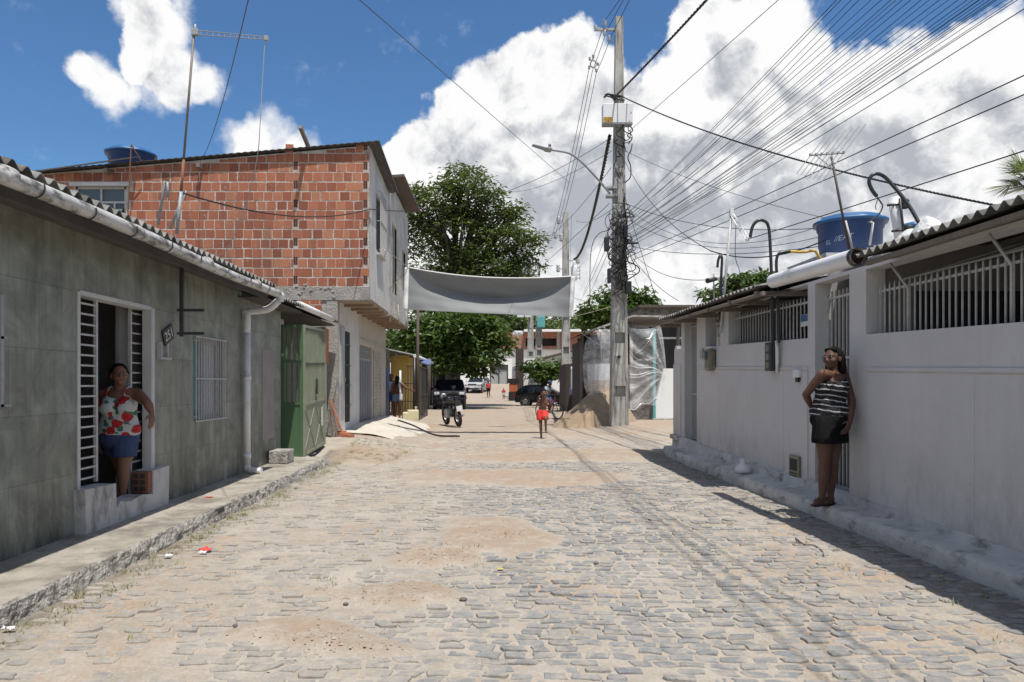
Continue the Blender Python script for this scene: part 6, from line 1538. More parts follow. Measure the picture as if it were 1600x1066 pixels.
# plastic sheet
m, nt, b = base_mat('plastic_sheet', .25)
b.inputs['Base Color'].default_value = (.80, .82, .85, 1)
tr = nt.nodes.new('ShaderNodeBsdfTransparent'); mx = nt.nodes.new('ShaderNodeMixShader'); v = coords(nt, (1, 1, 2))
f_ = ramp(nt, nz(nt, v, 2.2, 7, .7), .40, .75, (.22,)*3, (.62,)*3); nt.links.new(f_, mx.inputs[0]); nt.links.new(tr.outputs[0], mx.inputs[1]); nt.links.new(b.outputs[0], mx.inputs[2]); nt.links.new(mx.outputs[0], nt.nodes['Material Output'].inputs['Surface'])
M('sheet_fold', (.78, .80, .82), (.7, .72, .75), 5, rough=.3)
ps = thing('plastic_sheet', 'translucent plastic sheeting tied in creases across the shack front', 'plastic sheet', (5.4, 24.5, .4))
kn_ = at(1040, 582, 24.4)
def sheet1(u, v):
    l = at(984, 512+(641-512)*v, 24.55); r_ = at(1032+8*math.sin(v*3.1), 508+(632-508)*v+(.0), 24.45); p = l.lerp(r_, u); p.z -= .10*math.sin(math.pi*u)*(1 if v < .4 else -.4*v)+.18*(v > .8)*(v-.8)*math.sin(u*9)
    d = p-kn_; an = math.atan2(d.z, -d.x); p.y += .06*math.sin(an*17+2*mnoise.noise(Vector((u*2, v*2, 0))))*min(1, d.length)*.7+.10*mnoise.noise(Vector((u*3, v*3, 3)))-.22*math.exp(-((u-.55)/.3)**2)*math.exp(-((v-.15)/.25)**2)
    return p
MB().grid(sheet1, [i/60 for i in range(61)], [i/60 for i in range(61)]).build('sheet', 'plastic_sheet', ps, recalc=False)
t = MB()
def sheet_c(u, v): return sheet1(u, v)+Vector((0, -.02, 0))
for (u0, v0, u1, v1, w_) in ((0, .45, .98, .60, .020), (0, .56, .98, .60, .026), (0, .60, .98, .61, .018), (0, .70, .98, .62, .014), (.1, .93, .98, .64, .014), (0, .98, .55, .98, .022), (.55, .98, .9, .90, .02), (.15, .30, .85, .04, .016), (.45, .12, .9, .03, .03), (.85, .05, 1.0, .58, .018), (.93, .08, 1.0, .55, .02), (0, .28, .7, .52, .012), (.4, .35, .98, .58, .010)):
    t.tube([sheet_c(u0+(u1-u0)*i/14, v0+(v1-v0)*i/14+.02*math.sin(i*.5)) for i in range(15)], [w_*.55*(.3+.7*math.sin(math.pi*min(1, (i+1)/15))) for i in range(15)], 5, sx=.6)
t.build('crease', 'sheet_fold', ps)
def sheet2(u, v):
    a = R(200)+R(160)*u; w_ = (.33+.12*math.sin(v*2.6+.5))*(1-.35*max(0, v-.7)/.3)*min(1, .55+v*3)
    c = at(941-4*math.sin(v*3), 515+128*v, 24.2); p = c+Vector((w_*1.35*math.cos(a), .45*math.sin(a)*w_*2, 0)); p += Vector((0, .03*math.sin(u*40+4*v)*(.4+v), 0))
    return p
ps2 = thing('plastic_sheet', 'hanging bundle of milky plastic sheeting left of the main pole', 'plastic sheet', at(941, 640, 24.2))
MB().grid(sheet2, [i/70 for i in range(71)], [i/30 for i in range(31)]).build('sheet', 'plastic_sheet', ps2, recalc=False)
M('cloth_white', (.66, .67, .70), (.55, .57, .62), 3); M('cloth_blue', (.12, .16, .30), (.09, .12, .22), 3); M('cloth_tan', (.50, .42, .32), (.42, .34, .25), 3)
def in_sheet(u, v): p = sheet2(u, v); c = at(941, 580, 24.25); return p.lerp(Vector((c.x, c.y+.1, p.z)), .25)+Vector((0, .10, 0))
MB().grid(lambda u, v: in_sheet(u, .42+v*.2), [i/20 for i in range(21)], [i/6 for i in range(7)]).build('blue_bundle', 'cloth_white', ps2, recalc=False)
MB().grid(lambda u, v: in_sheet(u, .62+v*.34), [i/20 for i in range(21)], [i/6 for i in range(7)]).build('tan_bundle', 'cloth_tan', ps2, recalc=False)
# planks at its foot, drainpipe
t = MB()
for k in range(4): t.box(px2x(944+3*k, 23.9), px2x(946+3*k, 23.9), 23.85, 23.9, 0, pz(632-2*k, 23.9))
one('short_paling', t, 'wood_grey', 'weathered upright boards between sand heap and main pole', 'paling')
# clothes on a line
for k, (q0, q1, y0, y1, mt, lb) in enumerate(((892, 900, 573, 612, 'cloth_white', 'pale shirt hanging in the shade left of the shack'), (890, 898, 607, 618, 'cloth_blue', 'dark blue cloth hanging below the pale shirt'))):
    t = MB().grid(lambda u, v: at(q0+(q1-q0)*u*(1-.25*v), y0+(y1-y0)*v, 33)+Vector((0, .05*math.sin(u*12), 0)), [i/10 for i in range(11)], [i/8 for i in range(9)]); o_ = one('hanging_cloth', t, mt, lb, 'laundry', 'laundry by the shack', recalc=False); o_.modifiers.new('s', 'SOLIDIFY').thickness = .01
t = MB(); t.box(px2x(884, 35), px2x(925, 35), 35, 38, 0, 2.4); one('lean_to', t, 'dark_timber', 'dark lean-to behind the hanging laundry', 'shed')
t = MB(); t.add([at(900, 555, 33.2), at(935, 545, 32.5), at(940, 552, 35), at(905, 560, 36)]+[at(900, 557, 33.2), at(935, 547, 32.5), at(940, 554, 35), at(905, 562, 36)], [(0, 1, 2, 3), (4, 5, 6, 7), (0, 1, 5, 4)]); one('roof_sheet', t, 'fibre_cement', 'pale loose roof sheet over the laundry corner', 'roof sheet')
# sand heap
M('sand', (.33, .25, .17), (.26, .19, .125), 4, bump=.5, bscale=70, rough=.95)
sm_ = MB(); hx, hy = at(926, 640, 24.2).x, 24.3
def heap(u, w):
    a = 2*math.pi*u; rr_ = w*(1+.10*mnoise.noise(Vector((math.cos(a)*1.3, math.sin(a)*1.3, 4)))); x, y = hx+1.45*rr_*math.cos(a), hy+1.7*rr_*math.sin(a)
    hgt = 1.42*max(0, 1-w**1.15)
    k = 1-abs(math.exp(-((x-hx-.5)/.9)**2))*0
    return Vector((x+.42*(1-w), y, terr(x, y)+hgt-.05*w+.05*mnoise.noise(Vector((x*2, y*2, 2)))+.015*mnoise.noise(Vector((x*9, y*9, 2)))))
sm_.grid(heap, [i/60 for i in range(61)], [.02+.98*i/28 for i in range(29)])
one('sand_heap', sm_, 'sand', 'heap of building sand piled left of the main pole', 'sand heap', recalc=False, fix=False)

# ---------------------------------------------------------------- ground clutter
M('litter_red', (.55, .07, .05), (.45, .06, .05), 8); M('litter_white', (.72, .72, .72), (.6, .6, .6), 8); M('stone_dark', (.13, .12, .11), (.09, .085, .08), 6, bump=.6, bscale=20)
def crumple(p, s, seed, fl=.35):
    t = MB(); rs = random.Random(seed)
    t.grid(lambda u, v: Vector((p.x+(u-.5)*s, p.y+(v-.5)*s*.8, p.z+.012+fl*s*abs(mnoise.noise(Vector((u*3, v*3, seed)))))), [i/8 for i in range(9)], [i/8 for i in range(9)]); return t
def gp(px, py): Y = F*H/(py-CY); return Vector(((px-CX)/F*Y, Y, gh((px-CX)/F*Y, Y)+.012))
lr = one('red_wrapper', crumple(gp(321, 862), .095, 3, .5), 'litter_red', 'crumpled red and white wrapper on the setts near the left kerb', 'litter', recalc=False)
crumple(gp(317, 866), .06, 8).build('white_edge', 'litter_white', lr, recalc=False)
one('white_scrap', crumple(gp(13, 991), .06, 4, .6), 'litter_white', 'white plastic scrap by the kerb in the lower left corner', 'litter', recalc=False)
one('white_scrap', crumple(gp(263, 873), .06, 5), 'litter_white', 'small white scrap left of the red wrapper', 'litter', recalc=False)
one('paper_scrap', crumple(Vector((-3.2, 8.5, .127)), .08, 6, .25), 'litter_red', 'reddish paper scrap lying on the left sidewalk', 'litter', recalc=False)
p = at(1163, 741, 10.6); p = Vector((3.70, 10.6, .16))
t = MB(); rs = random.Random(3); t.lathe([(.015, 0), (.10, .01), (.12, .05), (.09, .11), (.035, .15), (.055, .20), (.01, .21)], p, 14); t.warp(lambda q: q+.035*Vector((mnoise.noise(q*14), mnoise.noise(q*14+Vector((5, 0, 0))), mnoise.noise(q*14+Vector((0, 7, 0))))))
one('plastic_bag', t, 'litter_white', 'knotted white plastic bag on the whitewashed kerb', 'bag')
M('litter_yellow', (.6, .5, .06), (.5, .42, .05), 5)
one('yellow_scrap', crumple(gp(782, 893), .04, 9), 'litter_yellow', 'tiny yellow scrap on the setts in mid street', 'litter', recalc=False)
for k, (q, r_, s_, lb) in enumerate(((931, 881, .018, 'small dark stone on the setts right of centre'), (725, 938, .022, 'dark stone at the edge of the sandy patch'), (367, 983, .014, 'small dark stone low on the left of the street'), (540, 946, .014, 'brownish stone in the sandy patch left of centre'), (1245, 850, .016, 'dark clod beside the twig on the right'))):
    t = MB(); c = gp(q, r_); bm = bmesh.new(); bmesh.ops.create_icosphere(bm, subdivisions=2, radius=s_); vv = [v.co*(1+.35*mnoise.noise(v.co*30+Vector((k, 0, 0)))) for v in bm.verts]; bm.verts.index_update()
    t.add([Vector((v.x*1.3, v.y, v.z*.7))+c for v in vv], [[v.index for v in f.verts] for f in bm.faces]); bm.free(); one('loose_stone', t, 'stone_dark', lb, 'stone', 'loose stones on the street')
t = MB(); t.tube(smooth_path([gp(1243, 842), gp(1256, 852), gp(1272, 854), gp(1284, 862), gp(1287, 872)], 5), .006, 5); t.tube(smooth_path([gp(1243, 842), gp(1246, 848), gp(1250, 852)], 4), .005, 5); one('twig', t, 'stone_dark', 'dark bent twig on the setts near the right kerb shadow', 'twig')
t = MB(); t.tube(smooth_path([Vector((p_.x, p_.y, gh(p_.x, p_.y)+.13*(i < 2)+.06)) for i, p_ in enumerate([gp(622, 677), gp(645, 682), gp(680, 686), gp(718, 688)])], 8), .025, 6); one('black_hose', t, 'black_plastic', 'black hose lying across the pale concrete ramp', 'hose')
# pebbles and rubble crumbs as one mass, grass tufts as one mass
t = MB(); rs = random.Random(77); vs, fs = [], []
for _ in range(2600):
    if rs.random() < .55:
        x, y = rs.uniform(-3.2, 3.6), rs.uniform(12.5, 21)
    else:
        q = rs.choice(PATCH); x, y = q[0]+rs.gauss(0, q[2]*.5), q[1]+rs.gauss(0, q[3]*.5)
    if x < -3.1 or x > 3.5: continue
    s_ = rs.uniform(.004, .012)*(1 if rs.random() < .95 else 1.8); z = gh(x, y)
    o = len(vs); a = rs.uniform(0, 6.28); ca, sa = math.cos(a)*s_, math.sin(a)*s_
    for (ux, uy, uz) in ((1, 0, 0), (0, .7, .1), (-1, .1, 0), (0, -.8, 0), (.1, .1, .8)): vs.append((x+ux*ca-uy*sa, y+ux*sa+uy*ca, z+uz*s_+.003))
    fs += [(o, o+1, o+4), (o+1, o+2, o+4), (o+2, o+3, o+4), (o+3, o, o+4)]
M('gravel_bits', (.44, .38, .31), (.26, .20, .155), 40, rough=.9)
t.add(vs, fs); tag(t.build('gravel', 'gravel_bits', recalc=False, fix=False), 'loose gravel and brick crumbs on the dirt', None, None, 'stuff')
leaf_mat('grass_dry', (.16, .16, .06), (.30, .26, .12), .3)
vs, fs, rn = [], [], []
spots = []
for _ in range(150): y = rs.uniform(3.2, 13.5); spots.append((-2.78+abs(rs.gauss(0, .12)), y, rs.uniform(.4, 1)))
for _ in range(110): spots.append((rs.uniform(-2.9, -1.6), rs.uniform(13.6, 16.8), rs.uniform(.4, .9)))
for _ in range(80): y = rs.uniform(3.6, 13); spots.append((3.25+rs.gauss(0, .22), y, rs.uniform(.3, .8)))
for _ in range(70): spots.append((rs.uniform(-2.5, 3.3), rs.uniform(3.5, 9), rs.uniform(.2, .6)))
for _ in range(30): spots.append((-2.95-rs.random()*.4, rs.uniform(4, 12), -rs.uniform(.2, .5)))
for (x, y, s_) in spots:
    z = gh(x, y) if s_ > 0 else .118; s_ = abs(s_); cb = rs.random()
    if x > 3.5: continue
    for _ in range(int(5+9*s_)):
        a = rs.uniform(0, 6.28); l = rs.uniform(.02, .075)*s_+.01; bx_, by_ = x+rs.gauss(0, .03), y+rs.gauss(0, .03); o = len(vs)
        dx, dy = math.cos(a), math.sin(a); w_ = .0035
        vs += [Vector((bx_-dy*w_, by_+dx*w_, z)), Vector((bx_+dy*w_, by_-dx*w_, z)), Vector((bx_+dx*l*.8, by_+dy*l*.8, z+l*.8))]; fs.append((o, o+1, o+2)); rn += [max(0, min(1, cb+rs.gauss(0, .2)))]*3
me = bpy.data.meshes.new('grass'); me.from_pydata([tuple(v) for v in vs], [], fs); me.materials.append(MATS['grass_dry']); a = me.attributes.new('rnd', 'FLOAT', 'POINT'); a.data.foreach_set('value', rn)
o = bpy.data.objects.new('grass', me); col.objects.link(o); tag(o, 'sparse dry grass tufts along the kerbs and between the setts', None, None, 'stuff')
# ---------------------------------------------------------------- vehicles
def paint(name, c, rough=.25):
    m, nt, b = base_mat(name, rough); b.inputs['Base Color'].default_value = c4(c); b.inputs['Coat Weight'].default_value = .06; b.inputs['Specular IOR Level'].default_value = .2; b.inputs['Coat Roughness'].default_value = .08
    v = coords(nt); cc = ramp(nt, nz(nt, v, 6, 6, .7), .45, .8, c, tuple(min(1, k*1.3+.02) for k in c)); nt.links.new(cc, b.inputs['Base Color'])
    nt.links.new(ramp(nt, nz(nt, v, 3, 5), .3, .8, (rough,)*3, (rough+.25,)*3), b.inputs['Roughness'])
paint('paint_navy', (.006, .008, .014), .5); paint('paint_silver', (.42, .43, .44), .3); paint('paint_black', (.010, .010, .012))
M('car_glass', (.012, .016, .024), (.008, .011, .017), 2, rough=.05)
M('tyre', (.02, .02, .02), (.03, .028, .026), 8, rough=.9); M('alloy', (.42, .42, .43), (.33, .33, .34), 6, rough=.35, metal=.6)
M('lamp_glass', (.62, .64, .66), (.5, .52, .55), 30, rough=.12); M('lamp_red', (.30, .02, .015), (.22, .015, .01), 8, rough=.2); M('plate_white', (.7, .7, .72), (.62, .62, .64), 9, rough=.5)
def car(label, loc, rotz, Lc, Wc, Hc, pm, hood, belt, ws, roof0, roof1, rear, clr=.22, wr=.33, group=None, kind='car', suv=False):
    """front towards local -Y. profile heights: hood z, belt z; y positions of windscreen foot, roof start, roof end, rear glass foot"""
    t = thing(kind, label, 'car', loc, rotz, group, local=True); f, r = -Lc/2, Lc/2
    body = MB()
    prof = [(f+.03, clr+.05), (f, clr+.25), (f+.02, hood-.16), (f+.14, hood-.02), (f+.5, hood+.02), (ws, belt), (rear, belt), (r-.06, belt-.02), (r, belt-.2), (r, clr+.2), (r-.05, clr+.05)]
    nx = [-1, -.96, -.8, -.4, 0, .4, .8, .96, 1]
    n = len(prof)
    def wf(y): q = abs(y)/(Lc/2); return Wc/2*(1-.10*max(0, q-.7)/.3)
    vs = []
    for k in nx:
        for (y, z) in prof:
            zz = z if abs(k) < .9 else (z-.05 if z > .6 else z); yy = y*(1-.03*abs(k)**3) if abs(y) > Lc*.4 else y
            vs.append((k*wf(y)*(1 if z < belt-.01 else .97), yy, zz-(.03*k*k if z > .6 else 0)))
    fs = []
    for i in range(len(nx)-1):
        for j in range(n): fs.append((i*n+j, i*n+(j+1) % n, (i+1)*n+(j+1) % n, (i+1)*n+j))
    fs += [tuple(range(n)), tuple(range((len(nx)-1)*n, len(nx)*n))]
    body.add(vs, fs, False); bo = body.build('body', pm, t)
    gh2 = MB(); gp_ = [(ws, belt-.03), (roof0, Hc-.03), ((roof0+roof1)/2, Hc), (roof1, Hc-.04), (rear, belt-.03)]
    def gx(z, k): return k*(Wc/2-.05-(.17 if not suv else .13)*(z-belt)/(Hc-belt))
    vs = [(gx(z, k), y, z-(.03 if abs(k) == 1 and z > belt+.2 else 0)) for k in (-1, -.85, 0, .85, 1) for (y, z) in gp_]; m_ = len(gp_)
    fs = [(i*m_+j, i*m_+(j+1) % m_, (i+1)*m_+(j+1) % m_, (i+1)*m_+j) for i in range(4) for j in range(m_)]+[tuple(range(m_)), tuple(range(4*m_, 5*m_))]
    gh2.add(vs, fs); gh2.build('cabin', pm, t)
    # panes
    def quad(name, pts, mat_, off, parent=t):
        o_ = Vector(off); q = MB(); P4 = [Vector(p)+o_ for p in pts]; q.add(P4+[p-o_*1.6 for p in P4], [(0, 1, 2, 3), (0, 1, 5, 4), (1, 2, 6, 5), (2, 3, 7, 6), (3, 0, 4, 7)]); return q.build(name, mat_, parent)
    zb, zt = belt+.03, Hc-.09
    def yl(z, a, b_): q = (z-belt)/(Hc-belt); return a+(b_-a)*q
    quad('windscreen', [(gx(zb, -.93), yl(zb, ws, roof0), zb), (gx(zb, .93), yl(zb, ws, roof0), zb), (gx(zt, .9), yl(zt, ws, roof0), zt), (gx(zt, -.9), yl(zt, ws, roof0), zt)], 'car_glass', (0, -.02, .012))
    quad('rear_window', [(gx(zb, -.88), yl(zb, rear, roof1), zb), (gx(zb, .88), yl(zb, rear, roof1), zb), (gx(zt, .86), yl(zt, rear, roof1), zt), (gx(zt, -.86), yl(zt, rear, roof1), zt)], 'car_glass', (0, .02, .012))
    mid = (roof0+roof1)/2+.02
    for s_ in (-1, 1):
        for (y0, y1, y2, y3) in ((yl(zb, ws, roof0)+.12, mid-.03, mid-.03, yl(zt, ws, roof0)+.12), (mid+.03, yl(zb, rear, roof1)-.12, yl(zt, rear, roof1)-.10, mid+.03)):
            quad('side_window', [(gx(zb, s_)*1.0, y0, zb), (gx(zb, s_), y1, zb), (gx(zt, s_), y2, zt), (gx(zt, s_), y3, zt)], 'car_glass', (s_*.012, 0, .002))
        MB().box(s_*(Wc/2+.02), s_*(Wc/2+.18), ws+.25, ws+.36, belt-.02, belt+.12, bev=.03).build('wing_mirror', pm, t)
        hl = MB(); x0 = s_*Wc*.30; x1 = s_*Wc*.455; hl.box(min(x0, x1), max(x0, x1), f-.015, f+.2, hood-.22, hood-.06, bev=.03); hl.build('headlight', 'lamp_glass', t)
        hl = MB(); hl.box(s_*Wc*.36, s_*Wc*.475, r-.15, r+.012, belt-.3, belt-.08, bev=.02); hl.build('tail_light', 'lamp_red', t)
        d = MB(); d.box(s_*(Wc/2-.03), s_*(Wc/2+.004), ws+.35, mid, .45, belt-.08, bev=.003); d.box(s_*(Wc/2-.03), s_*(Wc/2+.004), mid+.015, mid+.75, .45, belt-.08, bev=.003); d.build('door_panel', pm, t)
        for y in (f+Lc*.19, r-Lc*.19):
            w_ = MB(); prof_ = [(wr*.6, -.10), (wr*.94, -.10), (wr, -.06), (wr, .06), (wr*.94, .10), (wr*.6, .10)]
            w_.lathe(prof_, (0, 0, 0), 24); R90 = Matrix.Rotation(R(90), 4, 'Y'); w_.v = [R90 @ p+Vector((s_*(Wc/2-.10), y, wr)) for p in w_.v]; wo = w_.build('wheel', 'tyre', t)
            q = MB(); q.lathe([(wr*.62, -.02), (wr*.60, .02), (wr*.25, -.01), (.02, .01)], (0, 0, 0), 20)
            for k in range(5):
                a = 2*math.pi*k/5; q.obox((wr*.36*math.cos(a), wr*.36*math.sin(a), .02), (wr*.5, wr*.16, .03), Matrix.Rotation(a, 4, 'Z'))
            q.v = [Matrix.Rotation(R(90*s_), 4, 'Y') @ p+Vector((s_*(Wc/2-.01), y, wr)) for p in q.v]; q.build('rim', 'alloy', wo)
            a_ = MB(); a_.tube([(s_*(Wc/2-.2), y, wr), (s_*(Wc/2+.008), y, wr)], wr*1.17, 20); a_.build('wheel_arch', 'black_plastic', t)
    g_ = MB(); g_.box(-Wc*.25, Wc*.25, f-.012, f+.1, hood-.20, hood-.08, bev=.01)
    g_.box(-Wc*.36, Wc*.36, f-.012, f+.1, clr+.08, clr+.22, bev=.02); g_.build('front_grille', 'black_plastic', t)
    b2 = MB(); b2.box(-Wc*.47, Wc*.47, f-.05, f+.16, clr+.22, clr+.40, bev=.04); b2.build('bumper', pm, t)
    MB().box(-.2, .2, f-.06, f-.045, clr+.25, clr+.37).build('number_plate', 'plate_white', t)
    return t
yS = 43.2; sx_ = at(700, 0, 41.3).x
car('dark navy sport utility car parked facing us under the trees', (sx_, yS+.2, terr(sx_, yS)+.0), R(2), 4.5, 1.86, 1.72, 'paint_navy', 1.06, 1.12, -1.0, -.35, 1.75, 2.15, .28, .37, suv=True)
car('silver car facing us far down the street', (at(746, 0, 74).x, 75.5, terr(0, 74)+.02), R(-14), 4.3, 1.78, 1.62, 'paint_silver', 1.0, 1.08, -.95, -.3, 1.7, 2.05, .26, .36, suv=True)
xh = at(853, 0, 48).x
car('black hatchback parked side on across the street end', (xh, 49.0, terr(xh, 48)-.02), R(80), 3.95, 1.66, 1.42, 'paint_black', .88, .92, -.95, -.15, 1.25, 1.85, .2, .30)
t = MB(); t.box(px2x(908, 46), px2x(935, 46), 45.6, 47.2, .0, .8, bev=.15); one('covered_car', t, 'paint_black', 'dark car end half hidden behind the sand heap', 'car') if False else None

# motorcycle, seen from the rear, leaning on its stand. local: front = +Y
def motorcycle(loc, rotz, lean):
    t = thing('motorcycle', 'black motorcycle parked on its stand with white number plate towards us', 'motorcycle', loc, rotz, None, local=True)
    L = Matrix.Rotation(lean, 4, 'Y')
    def fin(mb): mb.v = [L @ p for p in mb.v]; return mb
    for y in (-.66, .66):
        w_ = MB(); w_.tube([(0, y+.26*math.cos(a), .31+.26*math.sin(a)) for a in [2*math.pi*i/28 for i in range(29)]], .06, 8); wo = fin(w_).build('wheel', 'tyre', t)
        q = MB(); q.tube([(0, y+.20*math.cos(a), .31+.20*math.sin(a)) for a in [2*math.pi*i/24 for i in range(25)]], .016, 5); q.tube([(-.07, y, .31), (.07, y, .31)], .05, 10)
        for k in range(10): a = 2*math.pi*k/10; q.tube([(0, y, .31), (0, y+.2*math.cos(a), .31+.2*math.sin(a))], .006, 4)
        fin(q).build('rim', 'alloy', wo)
    f_ = MB(); f_.tube([(0, -.2, .75), (0, .35, .8), (0, .48, .95)], .04, 8); f_.tube([(.07, -.66, .31), (.08, -.1, .38), (.05, .25, .38)], .025, 6); f_.tube([(-.07, -.66, .31), (-.08, -.1, .38), (-.05, .25, .38)], .025, 6)
    for s_ in (-1, 1): f_.tube([(s_*.08, .66, .31), (s_*.08, .46, .98)], .025, 7); f_.tube([(s_*.1, -.6, .42), (s_*.1, -.42, .74)], .03, 7)
    f_.tube([(0, .35, .8), (0, .25, .35), (0, -.15, .33), (0, -.2, .75)], .03, 7); fin(f_).build('frame', 'dark_metal', t)
    e = MB(); e.box(-.17, .17, -.12, .26, .28, .58, bev=.05); e.tube([(.16, .2, .35), (.19, -.2, .28), (.19, -.75, .36)], .045, 8); fin(e).build('engine', 'grey_metal', t)
    k_ = MB(); k_.lathe([(.02, -.16), (.14, -.13), (.17, 0), (.13, .10), (.04, .13)], (0, 0, 0), 16); k_.v = [Vector((p.x, p.y*1.7+.18, p.z*.9+.88)) for p in k_.v]; fin(k_).build('fuel_tank', 'paint_black', t)
    s = MB(); s.box(-.13, .13, -.62, -.02, .80, .90, bev=.045); fin(s).build('seat', 'black_plastic', t)
    r_ = MB(); r_.box(-.10, .10, -.92, -.5, .78, .86, bev=.03); r_.box(-.06, .06, -.98, -.80, .55, .80, bev=.02); r_.box(-.02, .02, -.75, -.55, .85, 1.0); r_.tube([(-.12, -.5, .92), (-.12, -.85, .98), (.12, -.85, .98), (.12, -.5, .92)], .015, 6); fin(r_).build('tail_fairing', 'black_plastic', t)
    fin(MB().box(-.10, .10, -1.0, -.985, .52, .69)).build('number_plate', 'plate_white', t)
    fin(MB().box(-.07, .07, -.95, -.92, .74, .80, bev=.01)).build('tail_light', 'lamp_red', t)
    h_ = MB(); h_.tube(smooth_path([(-.38, .22, 1.05), (-.22, .40, 1.06), (0, .46, 1.02), (.22, .40, 1.06), (.38, .22, 1.05)], 4), .016, 7)
    for s_ in (-1, 1): h_.tube([(s_*.28, .33, 1.06), (s_*.33, .33, 1.22)], .008, 5)
    fin(h_).build('handlebar', 'dark_metal', t)
    for s_ in (-1, 1): m_ = MB(); m_.box(s_*.33-.07, s_*.33+.07, .32, .35, 1.19, 1.28, bev=.015); fin(m_).build('mirror', 'black_plastic', t)
    hl = MB(); hl.lathe([(.02, 0), (.09, .02), (.10, .1), (.06, .18)], (0, 0, 0), 14); hl.v = [Vector((p.x, .66-p.z, .98+p.y)) for p in hl.v]; fin(hl).build('headlight', 'lamp_glass', t)
    md = MB(); md.tube([(0, -.66+.34*math.cos(a), .31+.34*math.sin(a)) for a in [R(20+i*12) for i in range(12)]], .05, 6, sx=.4); md.tube([(0, .66+.34*math.cos(a), .31+.34*math.sin(a)) for a in [R(40+i*12) for i in range(10)]], .05, 6, sx=.4); fin(md).build('mudguard', 'black_plastic', t)
    MB().tube([(-.08, 0, .3), (-.30, -.05, .02)], .015, 6).build('side_stand', 'dark_metal', t)
    return t
mx_ = at(706, 0, 23.6).x
motorcycle((mx_, 24.4, gh(mx_, 24.0)+.02), R(20), R(-9))

# bicycle: local front = -Y
def bicycle(loc, rotz):
    t = thing('bicycle', 'bicycle with pale tyres ridden behind the running boy', 'bicycle', loc, rotz, None, local=True)
    for y in (-.52, .52):
        w_ = MB(); w_.tube([(0, y+.31*math.cos(a), .33+.31*math.sin(a)) for a in [2*math.pi*i/28 for i in range(29)]], .024, 7); wo = w_.build('wheel', 'tyre', t)
        q = MB(); q.tube([(0, y+.285*math.cos(a), .33+.285*math.sin(a)) for a in [2*math.pi*i/24 for i in range(25)]], .014, 5)
        for k in range(14): a = 2*math.pi*k/14; q.tube([(0, y, .33), (0, y+.28*math.cos(a), .33+.28*math.sin(a))], .003, 3)
        q.build('rim', 'pale_enamel', wo)
    f_ = MB()
    for a, b_ in (((0, -.35, .82), (0, .0, .30)), ((0, .0, .30), (0, .18, .80)), ((0, .18, .76), (0, -.33, .76)), ((0, 0, .30), (0, .52, .33)), ((0, .17, .72), (0, .52, .33)), ((0, -.34, .88), (0, -.52, .33))): f_.tube([a, b_], .017, 6)
    f_.build('frame', 'lamp_red', t)
    f_ = MB(); f_.tube([(0, -.34, .85), (0, -.35, 1.0)], .014, 6); f_.tube(smooth_path([(-.30, -.22, 1.0), (-.2, -.34, 1.02), (0, -.37, 1.01), (.2, -.34, 1.02), (.30, -.22, 1.0)], 3), .014, 6); f_.build('handlebar', 'dark_metal', t)
    MB().box(-.08, .08, .08, .34, .84, .90, bev=.03).build('saddle', 'black_plastic', t)
    f_ = MB(); f_.tube([(.1, -.12, .22), (.06, -.12, .22), (.05, .0, .3), (-.05, 0, .3), (-.06, .12, .38), (-.1, .12, .38)], .012, 5); f_.build('crank', 'dark_metal', t)
    return t
# ---------------------------------------------------------------- people
def prim_mesh(prims, voxel, smooth=4, inflate=0.0):
    bm = bmesh.new()
    for p in prims:
        if p[0] == 'c':
            _, a, ra, b_, rb = p; a, b_ = Vector(a), Vector(b_); ra += inflate; rb += inflate; d = b_-a; L = d.length
            if L < 1e-6: d = Vector((0, 0, 1)); L = 1e-6
            q = d.normalized(); u = q.orthogonal().normalized(); w_ = q.cross(u); rings = []
            for k in range(1, 5): an = -math.pi/2+k*math.pi/2/5*1.25; an = min(an, 0); rings.append((a+q*ra*math.sin(an), ra*math.cos(an)))
            rings.append((a, ra)); rings.append((b_, rb))
            for k in range(1, 5): an = k*math.pi/2/5*1.2; rings.append((b_+q*rb*math.sin(an), rb*math.cos(an)))
            n = 14; vv = [[bm.verts.new(c+(u*math.cos(2*math.pi*j/n)+w_*math.sin(2*math.pi*j/n))*r_) for j in range(n)] for (c, r_) in rings]
            for i in range(len(vv)-1):
                for j in range(n): bm.faces.new((vv[i][j], vv[i][(j+1) % n], vv[i+1][(j+1) % n], vv[i+1][j]))
            bm.faces.new(list(reversed(vv[0]))); bm.faces.new(vv[-1])
        else:
            _, c, rad = p[:3]; rz_ = p[3] if len(p) > 3 else 0; rx_ = p[4] if len(p) > 4 else 0
            r_ = bmesh.ops.create_uvsphere(bm, u_segments=20, v_segments=14, radius=1.0)
            Mx = Matrix.Translation(Vector(c)) @ Matrix.Rotation(rz_, 4, 'Z') @ Matrix.Rotation(rx_, 4, 'Y') @ Matrix.Diagonal((rad[0]+inflate, rad[1]+inflate, rad[2]+inflate, 1))
            bmesh.ops.transform(bm, matrix=Mx, verts=r_['verts'])
    me = bpy.data.meshes.new('tmp'); bm.to_mesh(me); bm.free()
    o = bpy.data.objects.new('tmp', me); col.objects.link(o)
    m1 = o.modifiers.new('r', 'REMESH'); m1.mode = 'VOXEL'; m1.voxel_size = voxel; m1.use_smooth_shade = True
    m2 = o.modifiers.new('s', 'SMOOTH'); m2.factor = .5; m2.iterations = smooth
    dg = bpy.context.evaluated_depsgraph_get(); dg.update()
    res = bpy.data.meshes.new_from_object(o.evaluated_get(dg)); bpy.data.objects.remove(o); bpy.data.meshes.remove(me); return res
